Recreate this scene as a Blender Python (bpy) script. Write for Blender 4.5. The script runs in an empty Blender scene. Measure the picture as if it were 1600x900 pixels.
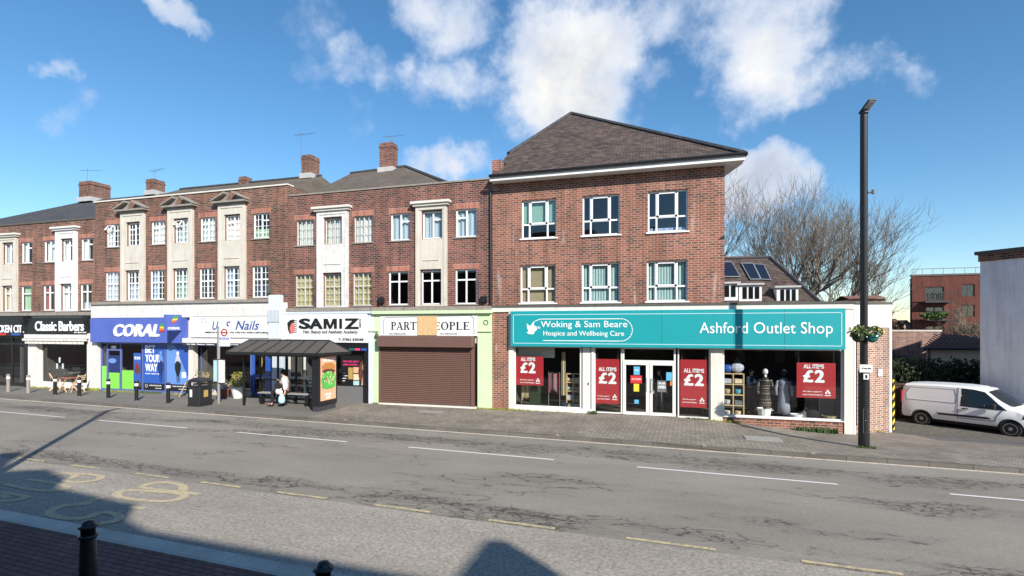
import bpy, bmesh, math, random
from mathutils import Vector, Matrix
random.seed(7)
SC = bpy.context.scene
COL = SC.collection
R_ = math.radians
# ------------------------------------------------------------------ survey
# camera position and lens; at() turns a measured point of the photograph into metres on a facade plane
FPX, HY = 800.0, 511.0
TH = math.atan(FPX/2750.0); CT, ST = math.cos(TH), math.sin(TH)
EYE, DIST = 3.5, 20.8
def ray(px, py):
    u = (px-800)/FPX; v = (HY-py)/FPX
    return Vector((CT*u-ST, ST*u+CT, v))
def at(px, py, Y=0.0):
    r = ray(px, py); t = (Y+DIST)/r.y
    return t*r.x, EYE+t*r.z
def fx(px, Y=0.0): return at(px, 500, Y)[0]
def rect(x0, x1, y0, y1, Y=0.0):
    xc = (x0+x1)/2
    return fx(x0, Y), fx(x1, Y), at(xc, y1, Y)[1], at(xc, y0, Y)[1]
def onground(px, py, z=0.0):
    r = ray(px, py); t = (z-EYE)/r.z
    return t*r.x, -DIST+t*r.y
def sstep(a, b, x):
    t = min(1, max(0, (x-a)/(b-a))); return t*t*(3-2*t)
def gz(x): return -0.30*sstep(0.5, 6.5, x)        # the street falls a little to the east
SKY_STR, SKY_SAT, SKY_VAL, SKY_HUE, CLOUD, EXPO = 0.10, 1.20, 1.20, 0.495, 1.0, 0.47

# ------------------------------------------------------------------ materials
M = {}
def nmat(name):
    m = bpy.data.materials.new(name); m.use_nodes = True
    nt = m.node_tree; b = nt.nodes['Principled BSDF']; M[name] = m
    return m, nt, b
def N(nt, t, **kw):
    n = nt.nodes.new(t)
    for k, v in kw.items():
        if k in n.inputs: n.inputs[k].default_value = v
        else: setattr(n, k, v)
    return n
def L(nt, a, b): nt.links.new(a, b)
def ramp(nt, fac, stops):
    r = nt.nodes.new('ShaderNodeValToRGB'); e = r.color_ramp.elements
    while len(e) < len(stops): e.new(0.5)
    for i, (p, c) in enumerate(stops):
        e[i].position = p; e[i].color = (*c, 1) if not isinstance(c, (int, float)) else (c, c, c, 1)
    L(nt, fac, r.inputs[0]); return r.outputs[0]
def mixc(nt, fac, a, b, mode='MIX'):
    m = nt.nodes.new('ShaderNodeMix'); m.data_type = 'RGBA'; m.blend_type = mode
    for idx, (s, v) in enumerate(((m.inputs[0], fac), (m.inputs[6], a), (m.inputs[7], b))):
        if hasattr(v, 'is_linked') or hasattr(v, 'links'): L(nt, v, s)
        elif isinstance(v, (int, float)): s.default_value = v if idx == 0 else (v, v, v, 1)
        else: s.default_value = (*v, 1)
    return m.outputs[2]
def uvm(nt, rot=0.0, scale=(1, 1, 1)):
    tc = nt.nodes.new('ShaderNodeTexCoord'); mp = nt.nodes.new('ShaderNodeMapping')
    mp.inputs['Rotation'].default_value = (0, 0, rot); mp.inputs['Scale'].default_value = scale
    L(nt, tc.outputs['UV'], mp.inputs[0]); return mp.outputs[0]
def noise(nt, vec, scale, detail=4, rough=0.55, dist=0):
    n = N(nt, 'ShaderNodeTexNoise', Scale=scale, Detail=detail, Roughness=rough, Distortion=dist)
    L(nt, vec, n.inputs['Vector']); return n.outputs['Fac']
def bump(nt, b, h, strength=0.3, dist=0.01):
    n = N(nt, 'ShaderNodeBump', Strength=strength, Distance=dist); L(nt, h, n.inputs['Height']); L(nt, n.outputs[0], b.inputs['Normal'])
def paint(name, c, rough=0.5, dirt=0.25, scale=1.5, metal=0.0, grime=(0.2, 0.17, 0.13), streak=True):
    m, nt, b = nmat(name); v = uvm(nt)
    n1 = noise(nt, v, scale, 6, 0.65); n2 = noise(nt, uvm(nt, 0, (6, 0.6, 1)) if streak else v, 1.3, 4, 0.6)
    mul = N(nt, 'ShaderNodeMath', operation='MULTIPLY'); L(nt, n1, mul.inputs[0]); L(nt, n2, mul.inputs[1])
    f = ramp(nt, mul.outputs[0], [(0.18, 0.0), (0.48, dirt)])
    col = mixc(nt, f, c, tuple(x*g for x, g in zip(c, (0.45+grime[0], 0.42+grime[1], 0.4+grime[2]))))
    L(nt, col, b.inputs['Base Color']); b.inputs['Roughness'].default_value = rough; b.inputs['Metallic'].default_value = metal
    return m
def plain(name, c, rough=0.6, metal=0.0, var=0.15):
    m, nt, b = nmat(name); v = uvm(nt); n = noise(nt, v, 9, 3)
    L(nt, mixc(nt, n, tuple(x*(1-var) for x in c), tuple(min(1, x*(1+var)) for x in c)), b.inputs['Base Color'])
    b.inputs['Roughness'].default_value = rough; b.inputs['Metallic'].default_value = metal; return m
def brick(name, c1, c2, c3, mortar, w=0.235, h=0.078, mort=0.011, stain=0.35, white=0.0):
    m, nt, b = nmat(name); v = uvm(nt)
    t = N(nt, 'ShaderNodeTexBrick', Scale=1.0); t.offset = 0.5
    for k, x in (('Mortar Size', mort), ('Brick Width', w), ('Row Height', h), ('Bias', -0.1), ('Mortar Smooth', 0.1)): t.inputs[k].default_value = x
    L(nt, v, t.inputs['Vector'])
    t.inputs['Color1'].default_value = (0, 0, 0, 1); t.inputs['Color2'].default_value = (1, 1, 1, 1); t.inputs['Mortar'].default_value = (0.5,)*3+(1,)
    rc = ramp(nt, t.outputs['Color'], [(0.0, c3), (0.12, c3), (0.26, c1), (0.70, c1), (0.95, c2)])
    fine = noise(nt, v, 34, 3); rc = mixc(nt, 0.55, rc, mixc(nt, fine, 0.25, 1.0), 'MULTIPLY')
    rc = mixc(nt, 1.0, rc, 1.25, 'MULTIPLY')
    col = mixc(nt, t.outputs['Fac'], rc, mortar)
    big = noise(nt, v, 0.45, 6, 0.6); st = ramp(nt, big, [(0.3, 1-stain), (0.62, 1.12)])
    col = mixc(nt, 1.0, col, st, 'MULTIPLY')
    stk = ramp(nt, noise(nt, uvm(nt, 0, (2.2, 0.16, 1)), 1.6, 5, 0.6), [(0.34, 0.68), (0.55, 1.03)]); col = mixc(nt, 1.0, col, stk, 'MULTIPLY')
    if white:
        st2 = noise(nt, uvm(nt, 0, (1.6, 0.22, 1)), 1.4, 5, 0.65); f = ramp(nt, st2, [(0.60, 0.0), (0.72, white)])
        col = mixc(nt, f, col, (0.62, 0.56, 0.5))
    L(nt, col, b.inputs['Base Color']); b.inputs['Roughness'].default_value = 0.9
    inv = N(nt, 'ShaderNodeMath', operation='SUBTRACT'); inv.inputs[0].default_value = 1; L(nt, t.outputs['Fac'], inv.inputs[1])
    bump(nt, b, inv.outputs[0], 0.6, 0.012); return m
brick('brick_brown', (0.205, 0.070, 0.040), (0.27, 0.105, 0.062), (0.08, 0.034, 0.026), (0.27, 0.21, 0.17), 0.25, 0.088, 0.014)
brick('brick_plum', (0.19, 0.056, 0.037), (0.245, 0.085, 0.055), (0.08, 0.029, 0.025), (0.27, 0.20, 0.17), 0.25, 0.088, 0.014)
brick('brick_red', (0.25, 0.076, 0.046), (0.30, 0.108, 0.068), (0.125, 0.046, 0.036), (0.35, 0.26, 0.205), 0.25, 0.088, 0.014, 0.22, 0.5)
brick('brick_pale', (0.34, 0.155, 0.10), (0.44, 0.24, 0.165), (0.2, 0.10, 0.08), (0.5, 0.44, 0.38), 0.235, 0.078, 0.012, 0.2)
brick('brick_far', (0.30, 0.17, 0.13), (0.38, 0.23, 0.17), (0.2, 0.12, 0.1), (0.36, 0.3, 0.26), 0.3, 0.1, 0.01, 0.2)
brick('brick_orange', (0.11, 0.026, 0.016), (0.125, 0.032, 0.02), (0.09, 0.022, 0.015), (0.14, 0.06, 0.045), 0.23, 0.075, 0.008, 0.15)
brick('soldier', (0.40, 0.14, 0.09), (0.46, 0.18, 0.11), (0.3, 0.1, 0.07), (0.4, 0.3, 0.25), 0.078, 0.24, 0.009, 0.15)
def tiles(name, c1, c2, w=0.17, h=0.11, moss=0.0, dark=0.4):
    m, nt, b = nmat(name); v = uvm(nt)
    t = N(nt, 'ShaderNodeTexBrick', Scale=1.0); t.offset = 0.5
    for k, x in (('Mortar Size', 0.012), ('Brick Width', w), ('Row Height', h), ('Bias', 0.0), ('Mortar Smooth', 0.4)): t.inputs[k].default_value = x
    t.inputs['Color1'].default_value = (*c1, 1); t.inputs['Color2'].default_value = (*c2, 1); t.inputs['Mortar'].default_value = (*[x*dark for x in c1], 1)
    L(nt, v, t.inputs['Vector'])
    col = mixc(nt, 1.0, t.outputs['Color'], ramp(nt, noise(nt, v, 0.7, 6, 0.7), [(0.3, 0.7), (0.7, 1.25)]), 'MULTIPLY')
    if moss:
        f = ramp(nt, noise(nt, v, 1.1, 6, 0.75), [(0.5, 0.0), (0.62, moss)]); col = mixc(nt, f, col, (0.11, 0.10, 0.03))
    L(nt, col, b.inputs['Base Color']); b.inputs['Roughness'].default_value = 0.85
    inv = N(nt, 'ShaderNodeMath', operation='SUBTRACT'); inv.inputs[0].default_value = 1; L(nt, t.outputs['Fac'], inv.inputs[1]); bump(nt, b, inv.outputs[0], 0.8, 0.02)
tiles('roof_brown', (0.048, 0.034, 0.028), (0.125, 0.086, 0.07), 0.26, 0.17, dark=.35)
tiles('roof_mossy', (0.13, 0.105, 0.082), (0.18, 0.145, 0.115), moss=0.8)
tiles('roof_grey', (0.12, 0.095, 0.075), (0.17, 0.135, 0.108), moss=0.15)
tiles('roof_slate', (0.055, 0.055, 0.06), (0.085, 0.085, 0.09), moss=0.0)
tiles('roof_red', (0.22, 0.10, 0.07), (0.3, 0.15, 0.1), 0.25, 0.2)
paint('white_paint', (0.72, 0.71, 0.69), 0.5, 0.35)
paint('white_stained', (0.71, 0.69, 0.66), 0.6, 0.75, 2.2)
paint('white_old', (0.70, 0.69, 0.67), 0.6, 0.95, 3.5)
paint('cream_stone', (0.60, 0.56, 0.49), 0.8, 0.7, 1.2)
paint('cream_pale', (0.70, 0.665, 0.60), 0.8, 0.6, 1.2)
paint('ledge_stone', (0.29, 0.265, 0.235), 0.9, 1.0, 3.0)
paint('cap_dark', (0.10, 0.095, 0.085), 0.9, 0.6, 3)
paint('upvc', (0.82, 0.82, 0.82), 0.3, 0.1)
paint('metal_frame', (0.62, 0.60, 0.55), 0.5, 0.5)
paint('coral_blue', (0.085, 0.135, 0.46), 0.4, 0.5, 1.8, grime=(0.1, 0.12, 0.2))
paint('frame_blue', (0.11, 0.15, 0.38), 0.4, 0.3)
paint('door_blue', (0.03, 0.10, 0.42), 0.4, 0.2)
paint('pale_green', (0.58, 0.74, 0.45), 0.55, 0.45)
paint('pale_blue', (0.62, 0.68, 0.76), 0.55, 0.4)
paint('shutter_brown', (0.155, 0.088, 0.072), 0.45, 0.3)
paint('teal', (0.008, 0.30, 0.33), 0.45, 0.25, 0.9, grime=(0.3, 0.3, 0.3))
paint('lead', (0.45, 0.45, 0.45), 0.6, 0.6)
plain('black_paint', (0.014, 0.014, 0.016), 0.35)
plain('black_sign', (0.012, 0.012, 0.013), 0.4)
plain('dark_grey', (0.045, 0.045, 0.05), 0.5)
plain('grey_paint', (0.16, 0.16, 0.165), 0.45)
plain('steel', (0.45, 0.46, 0.47), 0.35, 0.6)
plain('white_letter', (0.85, 0.85, 0.85), 0.4, 0, 0.02)
plain('black_letter', (0.01, 0.01, 0.01), 0.5, 0, 0.02)
plain('blue_letter', (0.04, 0.08, 0.28), 0.5, 0, 0.02)
plain('sign_white', (0.73, 0.73, 0.72), 0.45, 0, 0.03)
plain('red_poster', (0.42, 0.022, 0.03), 0.5, 0, 0.05)
plain('poster_blue', (0.03, 0.10, 0.42), 0.4, 0, 0.1)
plain('poster_navy', (0.012, 0.03, 0.13), 0.4, 0, 0.1)
plain('poster_light', (0.13, 0.27, 0.62), 0.4, 0, 0.1)
plain('lime', (0.22, 0.62, 0.08), 0.5, 0, 0.15)
plain('yellow', (0.75, 0.58, 0.05), 0.5); plain('orange', (0.75, 0.2, 0.03), 0.5); plain('red', (0.6, 0.03, 0.03), 0.5)
plain('pink_sign', (0.7, 0.05, 0.2), 0.5); plain('green', (0.05, 0.3, 0.08), 0.5); plain('deep_red', (0.3, 0.015, 0.015), 0.5)
plain('teal_dark', (0.01, 0.13, 0.13), 0.5); plain('blue_sticker', (0.1, 0.4, 0.62), 0.5)
plain('skin', (0.55, 0.33, 0.25), 0.55, 0, 0.05); plain('hair', (0.012, 0.01, 0.01), 0.5)
plain('coat_pink', (0.80, 0.66, 0.63), 0.9, 0, 0.08); plain('black_cloth', (0.012, 0.012, 0.014), 0.9); plain('navy_cloth', (0.02, 0.03, 0.06), 0.9)
plain('grey_cloth', (0.16, 0.16, 0.17), 0.9); plain('pale_cloth', (0.5, 0.5, 0.58), 0.9); plain('white_cloth', (0.75, 0.75, 0.75), 0.9); plain('teal_cloth', (0.4, 0.62, 0.66), 0.9)
plain('dress_grey', (0.30, 0.30, 0.37), 0.9)
plain('bag_blue', (0.42, 0.66, 0.74), 0.35); plain('coral_cloth', (0.65, 0.16, 0.15), 0.9); plain('tan_cloth', (0.5, 0.4, 0.24), 0.9)
plain('wood_pine', (0.62, 0.45, 0.24), 0.6, 0, 0.2); plain('wood_red', (0.36, 0.14, 0.08), 0.6, 0, 0.2); plain('wood_light', (0.62, 0.42, 0.28), 0.6)
plain('terracotta', (0.22, 0.07, 0.05), 0.8); plain('pot_white', (0.7, 0.72, 0.68), 0.5)
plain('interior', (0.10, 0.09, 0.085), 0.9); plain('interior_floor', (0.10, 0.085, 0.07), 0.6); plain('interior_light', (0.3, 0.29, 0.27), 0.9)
plain('net_curtain', (0.66, 0.67, 0.66), 0.9); plain('blue_curtain', (0.42, 0.5, 0.56), 0.9); plain('yellow_curtain', (0.42, 0.36, 0.16), 0.9, 0, 0.4)
plain('red_curtain', (0.38, 0.05, 0.07), 0.9); plain('green_curtain', (0.35, 0.5, 0.33), 0.9); plain('tan_blind', (0.42, 0.34, 0.22), 0.9); plain('teal_blind', (0.42, 0.58, 0.58), 0.9)
plain('leaf', (0.06, 0.11, 0.025), 0.7, 0, 0.5); plain('leaf_dark', (0.018, 0.032, 0.01), 0.8, 0, 0.4); plain('leaf_yellow', (0.26, 0.27, 0.03), 0.7, 0, 0.5)
plain('flower_yellow', (0.8, 0.65, 0.06), 0.7); plain('flower_white', (0.8, 0.78, 0.7), 0.7); plain('flower_purple', (0.06, 0.02, 0.1), 0.7)
plain('rubber', (0.012, 0.012, 0.012), 0.8); plain('plastic_black', (0.02, 0.02, 0.022), 0.55); plain('alloy', (0.35, 0.35, 0.36), 0.35, 0.7)
plain('van_white', (0.82, 0.82, 0.82), 0.25, 0, 0.02); plain('fence_wood', (0.065, 0.042, 0.028), 0.9, 0, 0.4)
plain('bench_grey', (0.3, 0.29, 0.28), 0.6); plain('solar', (0.015, 0.02, 0.035), 0.15); plain('osb', (0.6, 0.4, 0.2), 0.9, 0, 0.35)
plain('pavement_white', (0.8, 0.8, 0.78), 0.6, 0, 0.08); plain('wall_cream', (0.62, 0.58, 0.48), 0.9)
plain('bun', (0.5, 0.2, 0.06), 0.5, 0, .3); plain('peach', (0.75, 0.42, 0.26), 0.4, 0, .15); plain('lettuce', (0.1, 0.45, 0.08), 0.5, 0, .5); plain('meat', (0.12, 0.05, 0.03), 0.5, 0, .3); plain('beige', (0.75, 0.6, 0.4), 0.5)
plain('gold', (0.45, 0.3, 0.1), 0.4)
paint('grey_roof', (0.085, 0.076, 0.07), 0.6, 0.5)
plain('glassvan', (0.01, 0.014, 0.018), 0.06)
def render_wall(name, c):
    m, nt, b = nmat(name); v = uvm(nt)
    f = ramp(nt, noise(nt, v, 0.5, 7, 0.7), [(0.42, 0.0), (0.7, 0.8)])
    col = mixc(nt, f, c, tuple(x*0.74 for x in c)); stk = ramp(nt, noise(nt, uvm(nt, 0, (1.5, 0.12, 1)), 1.6, 6, 0.65), [(0.36, 0.80), (0.52, 1.0)]); col = mixc(nt, 1.0, col, stk, 'MULTIPLY'); L(nt, col, b.inputs['Base Color']); b.inputs['Roughness'].default_value = 0.9
    bump(nt, b, noise(nt, v, 12, 4), 0.3, 0.01)
render_wall('white_render', (0.82, 0.82, 0.82))
def glassmat(name, tint, base=0.0):
    m, nt, b = nmat(name); nt.nodes.remove(b); out = nt.nodes['Material Output']
    tr = N(nt, 'ShaderNodeBsdfTransparent'); tr.inputs[0].default_value = (*tint, 1)
    gl = N(nt, 'ShaderNodeBsdfGlossy', Roughness=0.02); fr = N(nt, 'ShaderNodeLayerWeight', Blend=0.5)
    pw = N(nt, 'ShaderNodeMath', operation='POWER'); pw.inputs[1].default_value = 4.0; L(nt, fr.outputs['Facing'], pw.inputs[0])
    ad = N(nt, 'ShaderNodeMath', operation='MULTIPLY_ADD'); ad.inputs[1].default_value = 0.9; ad.inputs[2].default_value = 0.05+base; L(nt, pw.outputs[0], ad.inputs[0])
    mx = N(nt, 'ShaderNodeMixShader'); L(nt, ad.outputs[0], mx.inputs[0]); L(nt, tr.outputs[0], mx.inputs[1]); L(nt, gl.outputs[0], mx.inputs[2]); L(nt, mx.outputs[0], out.inputs[0])
    # ripple so that reflections are not perfectly straight
    v = uvm(nt); bp = N(nt, 'ShaderNodeBump', Strength=0.08, Distance=0.02); L(nt, noise(nt, v, 0.9, 2), bp.inputs['Height']); L(nt, bp.outputs[0], gl.inputs['Normal'])
glassmat('glass', (0.88, 0.92, 0.91), 0.02); glassmat('glass_dark', (0.35, 0.38, 0.4), 0.03); glassmat('glass_blue', (0.75, 0.85, 0.95), 0.05)

def madd(nt, a, k, c):
    n = N(nt, 'ShaderNodeMath', operation='MULTIPLY_ADD'); L(nt, a, n.inputs[0]); n.inputs[1].default_value = k
    if isinstance(c, (int, float)): n.inputs[2].default_value = c
    else: L(nt, c, n.inputs[2])
    return n.outputs[0]
def asphalt(name, base, coarse, cracks=True, blotch=0.25, along=(0.35, 1, 1)):
    m, nt, b = nmat(name); v = uvm(nt, R_(2.9))
    f1 = noise(nt, v, coarse, 3, 0.8); f2 = noise(nt, uvm(nt, R_(2.9), along), 0.5, 6, 0.65); f3 = noise(nt, v, coarse*0.22, 4, 0.7)
    col = mixc(nt, ramp(nt, f1, [(0.32, 0.0), (0.68, 1.0)]), tuple(x*0.62 for x in base), tuple(x*1.36 for x in base))
    col = mixc(nt, 1.0, col, ramp(nt, f2, [(0.3, 1-blotch), (0.7, 1+blotch*0.4)]), 'MULTIPLY')
    col = mixc(nt, 1.0, col, ramp(nt, f3, [(0.25, 0.86), (0.75, 1.12)]), 'MULTIPLY')
    if cracks:
        sp = N(nt, 'ShaderNodeSeparateXYZ'); L(nt, v, sp.inputs[0])      # cracking follows the wheel tracks and the joint with the bay
        band = ramp(nt, madd(nt, sp.outputs['Y'], 0.1, 1.3), [(.08, 0), (.17, .95), (.21, .3), (.30, 0), (.58, 0), (.66, .75), (.71, 1), (.76, 0)])
        for (sc, lo, hi, ns, wd, seed) in ((2.6, 0.58, 0.64, 0.55, 0.022, 3.1), (5.5, 0.60, 0.67, 0.38, 0.045, 9.7), (1.5, 0.57, 0.62, 0.3, 0.012, 17.0)):
            vv = N(nt, 'ShaderNodeVectorMath', operation='ADD'); vv.inputs[1].default_value = (seed, seed*2, 0); L(nt, uvm(nt, R_(2.9), (0.5, 1.35, 1)), vv.inputs[0])
            w = N(nt, 'ShaderNodeTexNoise', Scale=3.0, Detail=3); L(nt, vv.outputs[0], w.inputs['Vector'])
            wa = N(nt, 'ShaderNodeVectorMath', operation='MULTIPLY_ADD'); L(nt, w.outputs['Color'], wa.inputs[0]); wa.inputs[1].default_value = (0.55,)*3; L(nt, vv.outputs[0], wa.inputs[2])
            vo = N(nt, 'ShaderNodeTexVoronoi', feature='DISTANCE_TO_EDGE', Scale=sc); L(nt, wa.outputs[0], vo.inputs['Vector'])
            line = ramp(nt, vo.outputs['Distance'], [(0.0, 1.0), (wd*1.2, 0.95), (wd*2.0, 0.0)])
            vm = N(nt, 'ShaderNodeVectorMath', operation='ADD'); vm.inputs[1].default_value = (seed*5, seed, 0); L(nt, uvm(nt, R_(2.9), (0.28, 1.0, 1)), vm.inputs[0])
            mask = ramp(nt, madd(nt, band, 0.16, noise(nt, vm.outputs[0], ns*1.4, 5, 0.6)), [(lo, 0.0), (hi, 1.0)])
            brk = ramp(nt, noise(nt, v, 5, 3), [(0.34, 0.0), (0.42, 1.0)])
            k = mixc(nt, 1.0, mixc(nt, 1.0, line, mask, 'MULTIPLY'), brk, 'MULTIPLY')
            col = mixc(nt, k, col, tuple(x*0.30 for x in base))
            col = mixc(nt, 0.22, col, mixc(nt, mask, 1.0, 0.6), 'MULTIPLY')
    L(nt, col, b.inputs['Base Color']); b.inputs['Roughness'].default_value = 0.88; bump(nt, b, f1, 0.5, 0.01)
asphalt('road_asphalt', (0.27, 0.243, 0.205), 48)
asphalt('bay_asphalt', (0.325, 0.29, 0.245), 15, False, 0.2)
asphalt('path_asphalt', (0.19, 0.172, 0.15), 40, False, 0.3)
asphalt('street_asphalt', (0.15, 0.14, 0.135), 50, True, 0.3)
asphalt('ground_dirt', (0.13, 0.12, 0.1), 5, False)
asphalt('concrete', (0.36, 0.345, 0.32), 30, False, 0.3)
def blocks(name, c1, c2, mortar, rot, w=0.2, h=0.1, stain=(0.3, 0.6)):
    m, nt, b = nmat(name); v = uvm(nt, rot)
    t = N(nt, 'ShaderNodeTexBrick', Scale=1.0); t.offset = 0.5
    for k, x in (('Mortar Size', 0.009), ('Brick Width', w), ('Row Height', h), ('Bias', 0.0), ('Mortar Smooth', 0.3)): t.inputs[k].default_value = x
    t.inputs['Color1'].default_value = (*c1, 1); t.inputs['Color2'].default_value = (*c2, 1); t.inputs['Mortar'].default_value = (*mortar, 1)
    L(nt, v, t.inputs['Vector'])
    col = mixc(nt, 1.0, t.outputs['Color'], ramp(nt, noise(nt, v, 0.6, 7, 0.65), [(stain[0], 0.62), (stain[1], 1.1)]), 'MULTIPLY')
    col = mixc(nt, 0.6, col, ramp(nt, noise(nt, v, 40, 3), [(0.3, 0.6), (0.7, 1.3)]), 'MULTIPLY')
    L(nt, col, b.inputs['Base Color']); b.inputs['Roughness'].default_value = 0.9
    inv = N(nt, 'ShaderNodeMath', operation='SUBTRACT'); inv.inputs[0].default_value = 1; L(nt, t.outputs['Fac'], inv.inputs[1]); bump(nt, b, inv.outputs[0], 0.6, 0.008)
blocks('block_paving', (0.24, 0.205, 0.165), (0.33, 0.285, 0.235), (0.06, 0.05, 0.04), R_(48))
blocks('block_red', (0.15, 0.072, 0.068), (0.205, 0.10, 0.09), (0.02, 0.016, 0.016), R_(2.9), 0.21, 0.105)
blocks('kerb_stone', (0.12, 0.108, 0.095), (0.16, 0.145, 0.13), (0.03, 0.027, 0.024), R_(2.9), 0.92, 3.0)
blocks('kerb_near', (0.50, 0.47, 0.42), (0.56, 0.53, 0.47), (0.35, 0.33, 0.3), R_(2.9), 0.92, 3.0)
def worn(name, c, under, thr=0.42):
    m, nt, b = nmat(name); v = uvm(nt)
    f = ramp(nt, noise(nt, v, 9, 7, 0.8), [(thr-0.07, 0.0), (thr+0.05, 1.0)]); L(nt, mixc(nt, f, under, c), b.inputs['Base Color']); b.inputs['Roughness'].default_value = 0.8
worn('line_white', (0.72, 0.71, 0.68), (0.3, 0.28, 0.26), 0.36); worn('line_yellow', (0.58, 0.46, 0.24), (0.27, 0.245, 0.21), 0.49); worn('line_faded', (0.52, 0.43, 0.26), (0.33, 0.29, 0.235), 0.47)
worn('gutter_dust', (0.62, 0.55, 0.46), (0.3, 0.27, 0.24), 0.42)
def barkmat():
    m, nt, b = nmat('bark'); tc = N(nt, 'ShaderNodeTexCoord'); f = noise(nt, tc.outputs['Object'], 2.0, 5)
    L(nt, mixc(nt, ramp(nt, f, [(0.35, 0.0), (0.65, 1.0)]), (0.075, 0.058, 0.045), (0.24, 0.20, 0.155)), b.inputs['Base Color']); b.inputs['Roughness'].default_value = 0.95
barkmat()
def shirtmat():
    m, nt, b = nmat('floral_cloth'); v = uvm(nt); f = noise(nt, v, 14, 3)
    L(nt, ramp(nt, f, [(0.45, (0.01, 0.01, 0.012)), (0.55, (0.03, 0.03, 0.03)), (0.62, (0.5, 0.35, 0.25))]), b.inputs['Base Color'])
shirtmat()

# ------------------------------------------------------------------ mesh builder
WMI = {}
class MB:
    def __init__(s): s.v = []; s.f = []; s.m = []; s.cm = 0
    def add(s, vs, fs):
        o = len(s.v); s.v += [Vector(p) for p in vs]; s.f += [tuple(i+o for i in f) for f in fs]; s.m += [s.cm]*len(fs); return s
    def quad(s, *p): return s.add(p, [tuple(range(len(p)))])
    def box(s, x0, x1, y0, y1, z0, z1, mat=None):
        x0, x1 = sorted((x0, x1)); y0, y1 = sorted((y0, y1)); z0, z1 = sorted((z0, z1))
        vs = [(x, y, z) for z in (z0, z1) for (x, y) in ((x0, y0), (x1, y0), (x1, y1), (x0, y1))]
        if mat is not None: vs = [mat @ Vector(p) for p in vs]
        return s.add(vs, [(3, 2, 1, 0), (4, 5, 6, 7), (0, 1, 5, 4), (1, 2, 6, 5), (2, 3, 7, 6), (3, 0, 4, 7)])
    def bar(s, a, b, w, h=None, up=(0, 0, 1)):
        a = Vector(a); b = Vector(b); d = b-a; l = d.length
        if l < 1e-6: return s
        d.normalize(); u = Vector(up)
        if abs(d.dot(u)) > 0.98: u = Vector((0, 1, 0))
        x = d.cross(u).normalized(); z = x.cross(d); h = h or w
        mt = Matrix((x, d, z)).transposed().to_4x4(); mt.translation = a
        return s.box(-w/2, w/2, 0, l, -h/2, h/2, mt)
    def tube(s, pts, rad, n=8, cap=True):
        pts = [Vector(p) for p in pts]; rad = rad if isinstance(rad, (list, tuple)) else [rad]*len(pts)
        o = len(s.v); px = None
        for i, p in enumerate(pts):
            d = (pts[min(i+1, len(pts)-1)]-pts[max(i-1, 0)]).normalized()
            if px is None:
                px = d.cross(Vector((0, 0, 1)) if abs(d.z) < 0.9 else Vector((1, 0, 0))).normalized()
            px = (px-d*px.dot(d)).normalized(); py = d.cross(px)
            for k in range(n):
                a = 2*math.pi*k/n; s.v.append(p+(px*math.cos(a)+py*math.sin(a))*rad[i])
        for i in range(len(pts)-1):
            for k in range(n):
                k2 = (k+1) % n; s.f.append((o+i*n+k, o+i*n+k2, o+(i+1)*n+k2, o+(i+1)*n+k)); s.m.append(s.cm)
        if cap:
            s.f.append(tuple(o+k for k in range(n))[::-1]); s.m.append(s.cm)
            e = o+(len(pts)-1)*n; s.f.append(tuple(e+k for k in range(n))); s.m.append(s.cm)
        return s
    def lathe(s, prof, n=16, c=(0, 0, 0), mat=None):
        o = len(s.v)
        for r, z in prof:
            for k in range(n):
                a = 2*math.pi*k/n; p = Vector((c[0]+r*math.cos(a), c[1]+r*math.sin(a), c[2]+z)); s.v.append(mat @ p if mat is not None else p)
        for i in range(len(prof)-1):
            for k in range(n):
                k2 = (k+1) % n; s.f.append((o+i*n+k, o+i*n+k2, o+(i+1)*n+k2, o+(i+1)*n+k)); s.m.append(s.cm)
        s.f.append(tuple(o+k for k in range(n))[::-1]); s.m.append(s.cm); e = o+(len(prof)-1)*n; s.f.append(tuple(e+k for k in range(n))); s.m.append(s.cm)
        return s
    def prism(s, poly, y0, y1, mat=None):       # poly in (x,z), extruded along y
        n = len(poly); vs = [Vector((x, y0, z)) for x, z in poly]+[Vector((x, y1, z)) for x, z in poly]
        if mat is not None: vs = [mat @ p for p in vs]
        ar = sum(poly[i][0]*poly[(i+1) % n][1]-poly[(i+1) % n][0]*poly[i][1] for i in range(n))
        fs = [tuple(range(n)), tuple(range(2*n-1, n-1, -1))]+[((i+1) % n, i, i+n, (i+1) % n+n) for i in range(n)]
        if (ar < 0): fs = [f[::-1] for f in fs]
        return s.add(vs, fs)
    def prismz(s, poly, z0, z1):                 # poly in (x,y)
        n = len(poly); vs = [(x, y, z0) for x, y in poly]+[(x, y, z1) for x, y in poly]
        ar = sum(poly[i][0]*poly[(i+1) % n][1]-poly[(i+1) % n][0]*poly[i][1] for i in range(n))
        fs = [tuple(range(n-1, -1, -1)), tuple(range(n, 2*n))]+[(i, (i+1) % n, (i+1) % n+n, i+n) for i in range(n)]
        if ar < 0: fs = [f[::-1] for f in fs]
        return s.add(vs, fs)
    def ball(s, c, r, n=8, sq=(1, 1, 1)):
        m = max(3, n//2+1); prof = [(max(1e-4, math.sin(math.pi*i/m)), -math.cos(math.pi*i/m)) for i in range(m+1)]
        mt = Matrix.Translation(c) @ Matrix.Diagonal((r*sq[0], r*sq[1], r*sq[2], 1)); return s.lathe(prof, n, mat=mt)
    def mesh(s, name, mats, smooth=False, off=None):
        me = bpy.data.meshes.new(name)
        vs = s.v if off is None else [off @ p for p in s.v]
        me.from_pydata(vs, [], s.f)
        mats = mats if isinstance(mats, (list, tuple)) else [mats]
        for k in mats: me.materials.append(M[k] if isinstance(k, str) else k)
        for p, mi in zip(me.polygons, s.m): p.material_index = mi; p.use_smooth = smooth
        me.update(); boxuv(me); return me
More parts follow.
